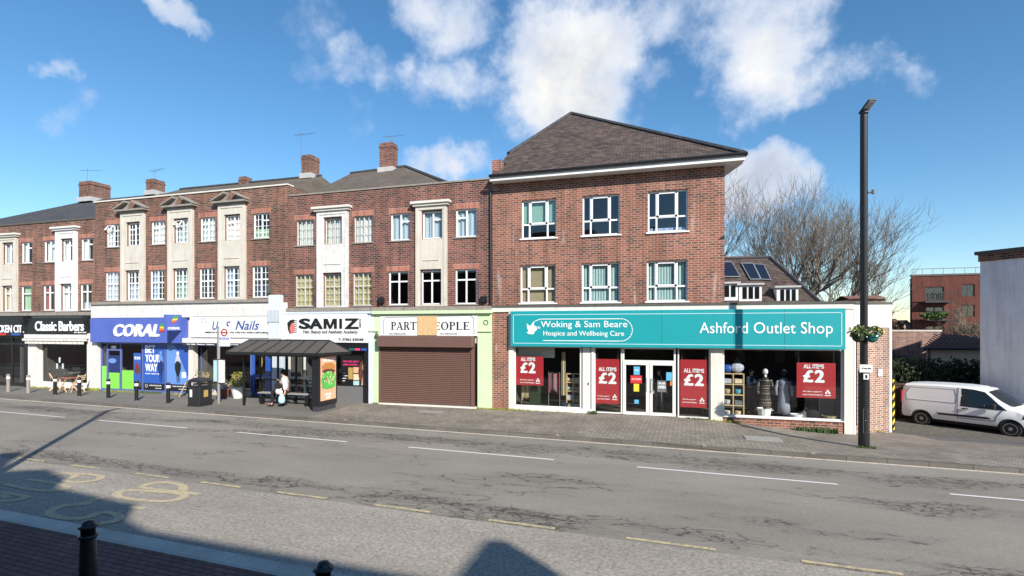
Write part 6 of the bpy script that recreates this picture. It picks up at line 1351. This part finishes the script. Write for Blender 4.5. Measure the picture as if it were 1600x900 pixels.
def bw(name, lab, cat, px0, px1, Yb, ztop_px, zb, mat, th=.3):
    x0, x1 = fx(px0, Yb), fx(px1, Yb); z1 = at((px0+px1)/2, ztop_px, Yb)[1]; m = MB(); m.box(x0, x1, Yb, Yb+th, zb, z1); o = m.build(name, mat, origin=(x0, Yb, zb)); return tag(o, lab, cat)
w0 = thing('yard_wall', 'pinkish brick yard wall beyond the hedge', 'wall', (fx(1420, 16), 16, 0)); m = MB(); z1 = at(1420, 518, 16)[1]; m.box(fx(1340, 16), fx(1470, 16), 16, 16.3, -.6, z1); m.build('brickwork', 'brick_far', w0); m = MB(); m.box(fx(1340, 16)-.05, fx(1470, 16)+.05, 15.95, 16.35, z1+.002, z1+.1); m.build('coping', 'cream_stone', w0)
# low outbuilding with pantiled roof
Yo = 12; x0, x1 = fx(1447, Yo), fx(1560, Yo); ze = at(1490, 544, Yo)[1]; zr = at(1490, 523, Yo+2.6)[1]; t = thing('outbuilding', 'low cream outbuilding with ribbed pantile roof between hedge and white wall', 'building', (x0, Yo, 0))
m = MB(); m.prismz([(x0, Yo), (x1, Yo), (x1, Yo+5), (x0+3, Yo+5)], -.6, ze); m.build('wall', 'wall_cream', t)
m = MB(); m.quad((x0-.3, Yo-.35, ze-.02), (x1, Yo-.35, ze-.02), (x1, Yo+2.6, zr), (x0+1.9, Yo+2.6, zr)); m.quad((x0-.3, Yo-.35, ze-.02), (x0+1.9, Yo+2.6, zr), (x0+3, Yo+5.3, ze-.02)); ro = m.build('roof', 'roof_red', t)
m = MB()
for i in range(24):
    x = x0-.2+i*.24; tt = min(1, max(0, (x-x0+.3)/1.8)); m.tube([(x, Yo-.36, ze+.02), (x, Yo-.35+2.95*tt, ze+.02+(zr-ze)*tt)], .035, 5)
m.build('roll_tiles', 'roof_red', ro); m = MB(); m.tube([(x0-.3, Yo-.42, ze-.03), (x1, Yo-.42, ze-.03)], .06, 6); m.tube([(x0+.1, Yo-.1, ze-.05), (x0+.1, Yo-.1, -.4)], .04, 6); m.build('gutter', 'black_paint', t)
# red apartment block
Ya = 62; x0 = fx(1425, Ya); x1 = x0+16; zt = at(1425, 432, Ya)[1]; t = thing('apartment_block', 'dark orange brick apartment block with black balconies far behind the yard', 'building', (x0, Ya, 0)); hs = []
rs = [rect(1446, 1475, 448, 470, Ya), rect(1446, 1475, 479, 498, Ya), rect(1446, 1475, 509, 526, Ya), rect(1503, 1523, 444, 463, Ya), rect(1503, 1523, 476, 495, Ya), rect(1503, 1523, 507, 526, Ya)]
m = MB(); ax = Matrix.Translation((x0, Ya, 0)) @ Matrix.Rotation(R_(-6), 4, 'Z') @ Matrix.Translation((-x0, -Ya, 0))
wall_open(m, x0, x1, -2, zt, rs, Ya, Ya+.3); m.quad((x0, Ya, -2), (x0, Ya, zt), (x0+6, Ya+12, zt), (x0+6, Ya+12, -2)); m.quad((x0, Ya, zt), (x1, Ya, zt), (x1, Ya+12, zt), (x0+6, Ya+12, zt)); m.build('wall', 'brick_orange', t)
m = MB(); m.box(x0+.4, x1-.4, Ya+1.5, Ya+1.6, -2, zt-.2); m.build('interior', 'interior', t); m = MB(); m.box(x0-.1, x1, Ya-.1, Ya+.4, zt+.01, zt+.25); m.build('coping', 'cap_dark', t); m = MB(); m.tube([(x0, Ya, zt+1.0), (x1, Ya, zt+1.0)], .04, 4); [m.tube([(x0+i*1.2, Ya, zt), (x0+i*1.2, Ya, zt+1)], .03, 4) for i in range(13)]; m.build('railing', 'steel', t)
for i, r in enumerate(rs):
    m = MB(); w_ = .13; m.box(r[0], r[1], Ya+.1, Ya+.2, r[3]-w_, r[3]); m.box(r[0], r[1], Ya+.1, Ya+.2, r[2], r[2]+w_); [m.box(r[0]+(r[1]-r[0]-w_)*q, r[0]+(r[1]-r[0]-w_)*q+w_, Ya+.11, Ya+.19, r[2]+w_, r[3]-w_) for q in (0, .5, 1)]; wn = m.build('window', 'plastic_black', t)
    m = MB(); m.quad((r[0], Ya+.15, r[2]), (r[1], Ya+.15, r[2]), (r[1], Ya+.15, r[3]), (r[0], Ya+.15, r[3])); m.build('pane', 'glass_blue', wn)
    if i < 3:
        m = MB(); m.box(r[0]-.6, r[1]+.5, Ya-1.5, Ya, r[2]-.3, r[2]-.1); bc = m.build('balcony', 'plastic_black', t); m = MB(); [m.box(a, a+.05, Ya-1.5, Ya-1.45, r[2]-.1, r[2]+1.0) for a in [r[0]-.6+k*.22 for k in range(int((r[1]-r[0]+1.1)/.22)+1)]]; m.box(r[0]-.6, r[1]+.5, Ya-1.52, Ya-1.44, r[2]+1.0, r[2]+1.08); m.build('balustrade', 'plastic_black', bc)
        if i == 1: m = MB(); leafball(m, ((r[0]+r[1])/2-.8, Ya-1.6, r[2]+.4), 1.2, 260, .25, rr, (1.3, .3, .4)); m.build('planting', 'leaf', bc)
# far gabled houses
for i, (px, pyt, w_, lab) in enumerate(((1398, 499, 13, 'small gabled roof far away, left of the pair beyond the yard wall'), (1416, 501, 12, 'small gabled roof far away, right of the pair beyond the yard wall'))):
    Yg = 75; x, z = at(px, pyt, Yg); t = thing('house', lab, 'house', (x, Yg, 0), 'gabled houses in the far distance'); h = 1.5
    m = MB(); m.prism([(x-h, -2), (x+h, -2), (x+h, z-1.5), (x, z), (x-h, z-1.5)], Yg, Yg+8); m.build('wall', 'brick_far', t); m = MB(); m.add([(x-h-.2, Yg-.2, z-1.6), (x, Yg-.2, z+.1), (x, Yg+8, z+.1), (x-h-.2, Yg+8, z-1.6), (x+h+.2, Yg-.2, z-1.6), (x+h+.2, Yg+8, z-1.6)], [(0, 1, 2, 3), (1, 4, 5, 2)]); m.build('roof', 'roof_red', t)
    m = MB(); m.box(x-.4, x+.4, Yg-.06, Yg-.01, z-2.6, z-1.9); m.build('window', 'glass_dark', t)
# house behind with dormers and solar panels
Yh = 14; t = thing('dormer_house', 'brown tiled house with solar panels and white dormer windows behind the flat roof', 'house', (6, Yh, 0))
xr, zr = at(1203, 403, Yh+5); xl = -4; xe, ze = at(1284, 475, Yh); 
m = MB(); m.quad((xl, Yh, ze), (xe, Yh, ze), (xr, Yh+5, zr), (xl, Yh+5, zr+.1)); m.quad((xe, Yh, ze), (xe, Yh+10, ze), (xr, Yh+5, zr)); m.quad((xl, Yh+10, ze), (xl, Yh+5, zr+.1), (xr, Yh+5, zr), (xe, Yh+10, ze)); ro = m.build('roof', 'roof_brown', t)
m = MB(); m.box(xl, xe-.4, Yh+.3, Yh+9.6, -.5, ze-.02); m.build('wall', 'brick_far', t)
m = MB(); m.tube([(xe, Yh, ze+.03), (xr, Yh+5, zr+.05)], .12, 6); m.tube([(xl, Yh+5, zr+.15), (xr, Yh+5, zr+.05)], .12, 6); m.build('ridge_tiles', 'roof_slate', ro)
m = MB(); m.box(*[at(1183, 410, Yh+6)[0], at(1203, 410, Yh+6)[0]], Yh+5.6, Yh+6.8, zr-1.6, at(1190, 404, Yh+6)[1]); m.build('chimney', 'brick_pale', t)
m = MB(); a, b = at(1136, 401, Yh+6), at(1172, 401, Yh+6); m.box(a[0]-1, b[0], Yh+5.8, Yh+7, zr-1.5, a[1]); m.build('gable_wall', 'brick_pale', t)
slp = math.atan2(zr-ze, 5)
def onroof(px, py):     # intersection of a sight line with the front slope
    r = ray(px, py); nz = Vector((0, -math.sin(slp), math.cos(slp))); p0 = Vector((0, Yh, ze)); o = Vector((0, -DIST, EYE)); k = (p0-o).dot(nz)/r.dot(nz); return o+r*k
for i, c in enumerate((((1120, 411), (1143, 411), (1156, 434), (1131, 434)), ((1158, 413), (1176, 413), (1188, 438), (1172, 438)), ((1177, 414), (1193, 415), (1204, 439), (1189, 438)))):
    q = [onroof(*p)+Vector((0, -.06, .08)) for p in c]; m = MB(); m.quad(*q[::-1]); m.quad(*[p+Vector((0, .04, -.06)) for p in q]); o = m.build('solar_panel', 'solar', ro); m = MB(); [m.bar(q[j], q[(j+1) % 4], .05) for j in range(4)]; m.build('panel_frame', 'steel', o)
for i, (a, b, c, d) in enumerate(((1120, 1150, 444, 466), (1158, 1187, 446, 469), (1217, 1244, 450, 473))):
    yd = Yh+.35; r = rect(a, b, c, d, yd); m = MB(); m.box(r[0]-.12, r[1]+.12, yd, yd+2.0, r[2]-.15, r[3]+.02); dm = m.build('dormer', 'white_paint', t)
    m = MB(); m.box(r[0]-.25, r[1]+.25, yd-.15, yd+2.2, r[3]+.022, r[3]+.14); m.build('dormer_roof', 'lead', dm)
    m = MB(); n_ = 3; [m.box(r[0]+.08+(r[1]-r[0])*k/n_, r[0]-.02+(r[1]-r[0])*(k+1)/n_, yd-.02, yd-.005, r[2]+.08, r[3]-.1) for k in range(n_)]; m.build('panes', 'glass_dark', dm)
m = MB(); rr = random.Random(8)
# climbing bare creeper on the low roof
# ------------------------------------------------------------------ bare trees
def bare_tree(x, y, z0, H, spread, seed, label, lean=0.0, trunk=.25, fork=.28, dens=1.0):
    rr = random.Random(seed); t = thing('bare_tree', label, 'tree', (x, y, z0), 'leafless trees behind the shops'); T = MB(); C = MB()
    def grow(p, d, l, r, lev):
        n = 5 if lev < 3 else 3; pts = [p]; dirs = []; q = Vector(p); dd = Vector(d)
        for i in range(n):
            dd = (dd+Vector((rr.gauss(0, 1), rr.gauss(0, 1), rr.gauss(0, .6)))*.19+Vector((0, 0, .10 if lev < 4 else .16))).normalized(); q = q+dd*(l/n); pts.append(q.copy()); dirs.append(dd.copy())
        r1 = r*(.55 if lev < 4 else .4); rad = [r+(r1-r)*i/n for i in range(n+1)]
        (T if lev < 2 else C).tube(pts, rad, 7 if lev < 2 else (5 if lev < 3 else 3), cap=False)
        if lev >= 6: return
        kids = [3, 4, 4, 4, 3, 2][lev]
        kids = max(2, int(round(kids*dens+rr.uniform(-.5, .5))))
        for k in range(kids):
            tpos = rr.uniform(.35, 1.0) if lev else rr.uniform(.6, 1.0)
            if k == 0: tpos = 1.0
            i = min(n-1, int(tpos*n)); b = pts[i].lerp(pts[i+1], tpos*n-i) if tpos < 1 else pts[-1]
            ax = Vector((rr.gauss(0, 1), rr.gauss(0, 1), rr.gauss(0, 1))).normalized(); sp = [.5, .62, .65, .6, .6, .6][lev]*spread
            nd = (dirs[i]+ax*sp*(0.5 if k == 0 else 1)).normalized(); nd.z = nd.z if nd.z > -.1 else nd.z*.3
            grow(b, nd, l*rr.uniform(.6, .86)*(1 if lev else 1.0), max(.012, (rad[i])*rr.uniform(.58, .76)), lev+1)
    grow(Vector((x, y, z0)), Vector((lean, 0, 1)), H*fork, trunk, 0)
    T.build('trunk', 'bark', t, smooth=True); C.build('crown', 'bark', t); return t
for px, py, Yt, topy, sp, sd, lab, tr, fk in ((1128, 300, 24, 296, .9, 11, 'bare tree rising close behind the right edge of the three storey building', .22, .30), (1165, 300, 30, 305, .95, 24, 'bare tree above the ridge and solar panels of the dormer house', .24, .29), (1215, 300, 27, 306, 1.0, 3, 'tallest bare tree with forked trunk above the dormer house hip', .26, .28), (1245, 300, 33, 330, 1.0, 41, 'bare tree between the tall forked tree and the street lamp', .22, .28), (1280, 300, 28, 340, 1.0, 56, 'wide bare tree just left of the street lamp column', .26, .27), (1306, 300, 36, 362, 1.05, 65, 'low bare tree just right of the street lamp column', .2, .26)):
    x = fx(px, Yt); z = at(px, topy, Yt)[1]; bare_tree(x, Yt, -.5, (z+.5)*1.32, sp, sd, lab, trunk=tr*1.5, fork=fk)
x = fx(1500, 20); bare_tree(x, 20, -.5, at(1500, 480, 20)[1]+1.5, 1.0, 77, 'small pale bare shrub tree above the pantiled outbuilding', trunk=.07, fork=.25)
x = fx(1405, 15); bare_tree(x, 15.2, -.5, 3.6, .8, 78, 'thin bare shrub against the pinkish yard wall', trunk=.04, fork=.25)
for px in (1290, 1340):
    x = fx(px, 22); m = MB(); rr = random.Random(px); leafball(m, (x, 22, 3.4), 1.8, 700, .16, rr, (1.6, .8, .6)); [m.tube([(x+rr.uniform(-2, 2), 22, -.4), (x+rr.uniform(-2.4, 2.4), 22, 4.6)], .02, 3) for _ in range(60)]; tag(m.build('bush', 'meat', origin=(x, 22, 0)), 'brown leafless hedge mass showing above the flat roof, %s' % ('left part' if px == 1290 else 'right part near the lamp'), 'bush')
x0, x1 = fx(1328, 20), fx(1384, 20); z1 = at(1360, 460, 20)[1]; t = thing('brick_annexe', 'pale red brick gabled annexe just above the corner of the flat roof', 'building', (x0, 20, 0)); m = MB(); m.box(x0, x1, 20, 23, -.5, z1-.3); m.build('wall', 'brick_pale', t); m = MB(); m.add([(x0-.1, 19.8, z1-.3), (x1+.1, 19.8, z1-.3), (x1+.1, 21.5, z1), (x0-.1, 21.5, z1), (x1+.1, 23.2, z1-.3), (x0-.1, 23.2, z1-.3)], [(0, 1, 2, 3), (3, 2, 4, 5)]); m.build('roof', 'roof_red', t)
# ------------------------------------------------------------------ the other side of the street (behind the camera): it casts the shade on the bay
SUN_AZ, SUN_EL = 43.0, 31.0
Yw = -27.0
prof = [(-30, 9.0), (-12, 9.0), (-12, 12.6), (-6, 12.6), (-6, 11.2), (-3.4, 11.2), (-3.02, 13.2), (-2.3, 13.5), (-2.2, 12.75), (-1.87, 12.2), (-.6, 12.55), (.35, 12.2), (.35, 11.75), (2.5, 11.5), (2.85, 11.5), (2.9, 10.9), (3.5, 10.68), (10.1, 10.48), (10.3, 11.4), (10.6, 11.75), (11.0, 11.8), (11.2, 11.3), (11.3, 10.9), (11.35, 10.48), (26, 10.5), (26, 0), (-30, 0)]
ob = thing('opposite_terrace', 'brick terrace across the road, behind the viewpoint, whose shadow lies over the near kerb', 'building', (0, Yw, 0))
m = MB(); m.prism(prof, Yw-9, Yw); m.build('wall', 'brick_brown', ob)
for k in range(16):
    x = -28+k*3.4; 
    for z in (4.8, 7.3): m = MB(); m.box(x, x+1.1, Yw+.0, Yw+.05, z, z+1.4); wn = m.build('window', 'upvc', ob); m = MB(); m.box(x+.08, x+1.02, Yw+.05, Yw+.06, z+.08, z+1.32); m.build('pane', 'glass_dark', wn)
    m = MB(); m.box(x-.4, x+2.7, Yw, Yw+.05, .4, 2.8); m.build('shop_window', 'glass_dark', ob)
    m = MB(); m.box(x-.5, x+2.8, Yw, Yw+.15, 2.9, 3.7); m.build('fascia', ['sign_white', 'deep_red', 'poster_blue', 'teal'][k % 4], ob)
sl = 10/math.tan(R_(SUN_EL)); ex, ey = -23.2, -4.6
lx, ly = ex+sl*math.sin(R_(SUN_AZ+1)), ey-sl*math.cos(R_(SUN_AZ+1))
lamp(lx, ly, 'street lamp on the near pavement out of frame at left', R_(80))
# ------------------------------------------------------------------ light, sky, camera
sun = bpy.data.lights.new('sun', 'SUN'); sun.energy = 5.0; sun.angle = R_(.53); sun.color = (1.0, .94, .85); so = bpy.data.objects.new('sun', sun); COL.objects.link(so)
sd = Vector((math.sin(R_(SUN_AZ)), -math.cos(R_(SUN_AZ)), math.tan(R_(SUN_EL)))).normalized()      # towards the sun
so.rotation_euler = (-sd).to_track_quat('-Z', 'Y').to_euler()
wd = bpy.data.worlds.new('World'); SC.world = wd; wd.use_nodes = True; nt = wd.node_tree; bg = nt.nodes['Background']; bg.inputs[1].default_value = SKY_STR
sky = nt.nodes.new('ShaderNodeTexSky'); sky.sky_type = 'NISHITA'; sky.sun_disc = False; sky.sun_elevation = R_(SUN_EL); sky.sun_rotation = math.atan2(sd.x, sd.y); sky.altitude = 0; sky.air_density = 1.0; sky.dust_density = .1; sky.ozone_density = 3.0
hs = N(nt, 'ShaderNodeHueSaturation'); hs.inputs['Saturation'].default_value = SKY_SAT; hs.inputs['Value'].default_value = SKY_VAL; hs.inputs['Hue'].default_value = SKY_HUE; L(nt, sky.outputs[0], hs.inputs['Color'])
tc = N(nt, 'ShaderNodeTexCoord'); dirv = tc.outputs['Generated']
nz = N(nt, 'ShaderNodeTexNoise', Scale=7.0, Detail=7, Roughness=.6); L(nt, dirv, nz.inputs['Vector'])
wv = N(nt, 'ShaderNodeVectorMath', operation='MULTIPLY_ADD'); L(nt, nz.outputs['Color'], wv.inputs[0]); wv.inputs[1].default_value = (.16,)*3; L(nt, dirv, wv.inputs[2])
off = N(nt, 'ShaderNodeVectorMath', operation='ADD'); off.inputs[1].default_value = (-.08,)*3; L(nt, wv.outputs[0], off.inputs[0])
# clouds: centre (as seen), radii across and up in degrees, weight
CL = [(890, 125, 7.0, 7.8, 1.2), (930, 60, 5, 4, .9), (720, 128, 6.5, 2.4, .60), (700, 25, 4.6, 3.6, .74), (850, 190, 5, 3, .62), (1190, 80, 5.5, 5.2, .95), (1225, 118, 4.5, 3.0, .85), (1150, 30, 4.5, 3.6, .9), (1070, 20, 6, 2.6, .6), (1300, 120, 3, 1.5, .5), (1190, 290, 4.3, 3.4, 1.2), (1415, 125, 2.0, 1.4, .48), (1365, 130, 1.4, 1.6, .35), (570, 105, 3.2, 1.9, .66), (548, 165, 2.8, 2.4, .55), (628, 110, 1.4, 1.0, .5), (270, 22, 2.9, 1.1, .75), (65, 117, 1.7, 1.1, .75), (100, 160, 1.8, 1.5, .52), (88, 190, 1.4, 1.6, .48), (700, 250, 5.5, 2.0, .85), (480, 40, 9, 5, .30), (990, 150, 5, 5, .5), (960, 170, 4, 2.5, .55)]
acc = None
for px, py, ra, rb_, wt in CL:
    c = ray(px, py).normalized(); Rv = c.cross(Vector((0, 0, 1))).normalized(); U = Rv.cross(c)
    terms = []
    for ax_, rad_ in ((Rv, ra), (U, rb_)):
        d = N(nt, 'ShaderNodeVectorMath', operation='DOT_PRODUCT'); L(nt, off.outputs[0], d.inputs[0]); d.inputs[1].default_value = tuple(ax_/math.sin(R_(rad_)))
        s = N(nt, 'ShaderNodeMath', operation='POWER'); s.inputs[1].default_value = 2; ab = N(nt, 'ShaderNodeMath', operation='ABSOLUTE'); L(nt, d.outputs['Value'], ab.inputs[0]); L(nt, ab.outputs[0], s.inputs[0]); terms.append(s.outputs[0])
    a = N(nt, 'ShaderNodeMath', operation='ADD'); L(nt, terms[0], a.inputs[0]); L(nt, terms[1], a.inputs[1])
    e = N(nt, 'ShaderNodeMath', operation='MULTIPLY_ADD'); L(nt, a.outputs[0], e.inputs[0]); e.inputs[1].default_value = -wt*.5; e.inputs[2].default_value = wt
    if acc is None: acc = e.outputs[0]
    else: mx = N(nt, 'ShaderNodeMath', operation='SMOOTH_MAX'); mx.inputs[2].default_value = .12; L(nt, acc, mx.inputs[0]); L(nt, e.outputs[0], mx.inputs[1]); acc = mx.outputs[0]
n2 = N(nt, 'ShaderNodeTexNoise', Scale=9.0, Detail=9, Roughness=.62); L(nt, dirv, n2.inputs['Vector'])
cl = N(nt, 'ShaderNodeClamp'); L(nt, acc, cl.inputs[0]); cl.inputs[1].default_value = -1; cl.inputs[2].default_value = 1.2
dn = N(nt, 'ShaderNodeMath', operation='MULTIPLY_ADD'); L(nt, n2.outputs['Fac'], dn.inputs[0]); dn.inputs[1].default_value = 1.5; L(nt, cl.outputs[0], dn.inputs[2])
den = ramp(nt, dn.outputs[0], [(.0, 0.0), (1.0, 1.0)])
mr = N(nt, 'ShaderNodeMapRange'); mr.interpolation_type = 'SMOOTHSTEP'; L(nt, dn.outputs[0], mr.inputs[0]); mr.inputs[1].default_value = 1.0; mr.inputs[2].default_value = 1.66
sh = N(nt, 'ShaderNodeMapRange'); L(nt, dn.outputs[0], sh.inputs[0]); sh.inputs[1].default_value = 1.2; sh.inputs[2].default_value = 2.0
up_ = N(nt, 'ShaderNodeTexNoise', Scale=4.0, Detail=6, Roughness=.6); sv = N(nt, 'ShaderNodeVectorMath', operation='ADD'); sv.inputs[1].default_value = (.3, .1, .7); L(nt, dirv, sv.inputs[0]); L(nt, sv.outputs[0], up_.inputs['Vector'])
gr = ramp(nt, up_.outputs['Fac'], [(.38, (4.0, 4.5, 5.4)), (.60, (8.0, 7.7, 7.1))])
cc = mixc(nt, sh.outputs[0], (4.9, 5.7, 7.2), gr)
ccm = N(nt, 'ShaderNodeVectorMath', operation='SCALE'); L(nt, cc, ccm.inputs[0]); ccm.inputs['Scale'].default_value = .1/SKY_STR*CLOUD
fin = mixc(nt, mr.outputs[0], hs.outputs[0], ccm.outputs[0]); L(nt, fin, bg.inputs[0])
cam = bpy.data.cameras.new('camera'); cam.lens = FPX/1600*36; cam.sensor_width = 36; cam.shift_y = (HY-450)/1600; cam.clip_end = 3000; cam.clip_start = .1
co = bpy.data.objects.new('camera', cam); COL.objects.link(co); co.location = (0, -DIST, EYE); co.rotation_euler = (R_(90), 0, TH); SC.camera = co
SC.view_settings.view_transform = 'Standard'; SC.view_settings.look = 'None'; SC.view_settings.gamma = 1; SC.view_settings.use_curve_mapping = False; SC.view_settings.exposure = EXPO
SC.render.engine = 'CYCLES'; SC.cycles.max_bounces = 6; SC.cycles.transparent_max_bounces = 12; SC.cycles.use_denoising = True
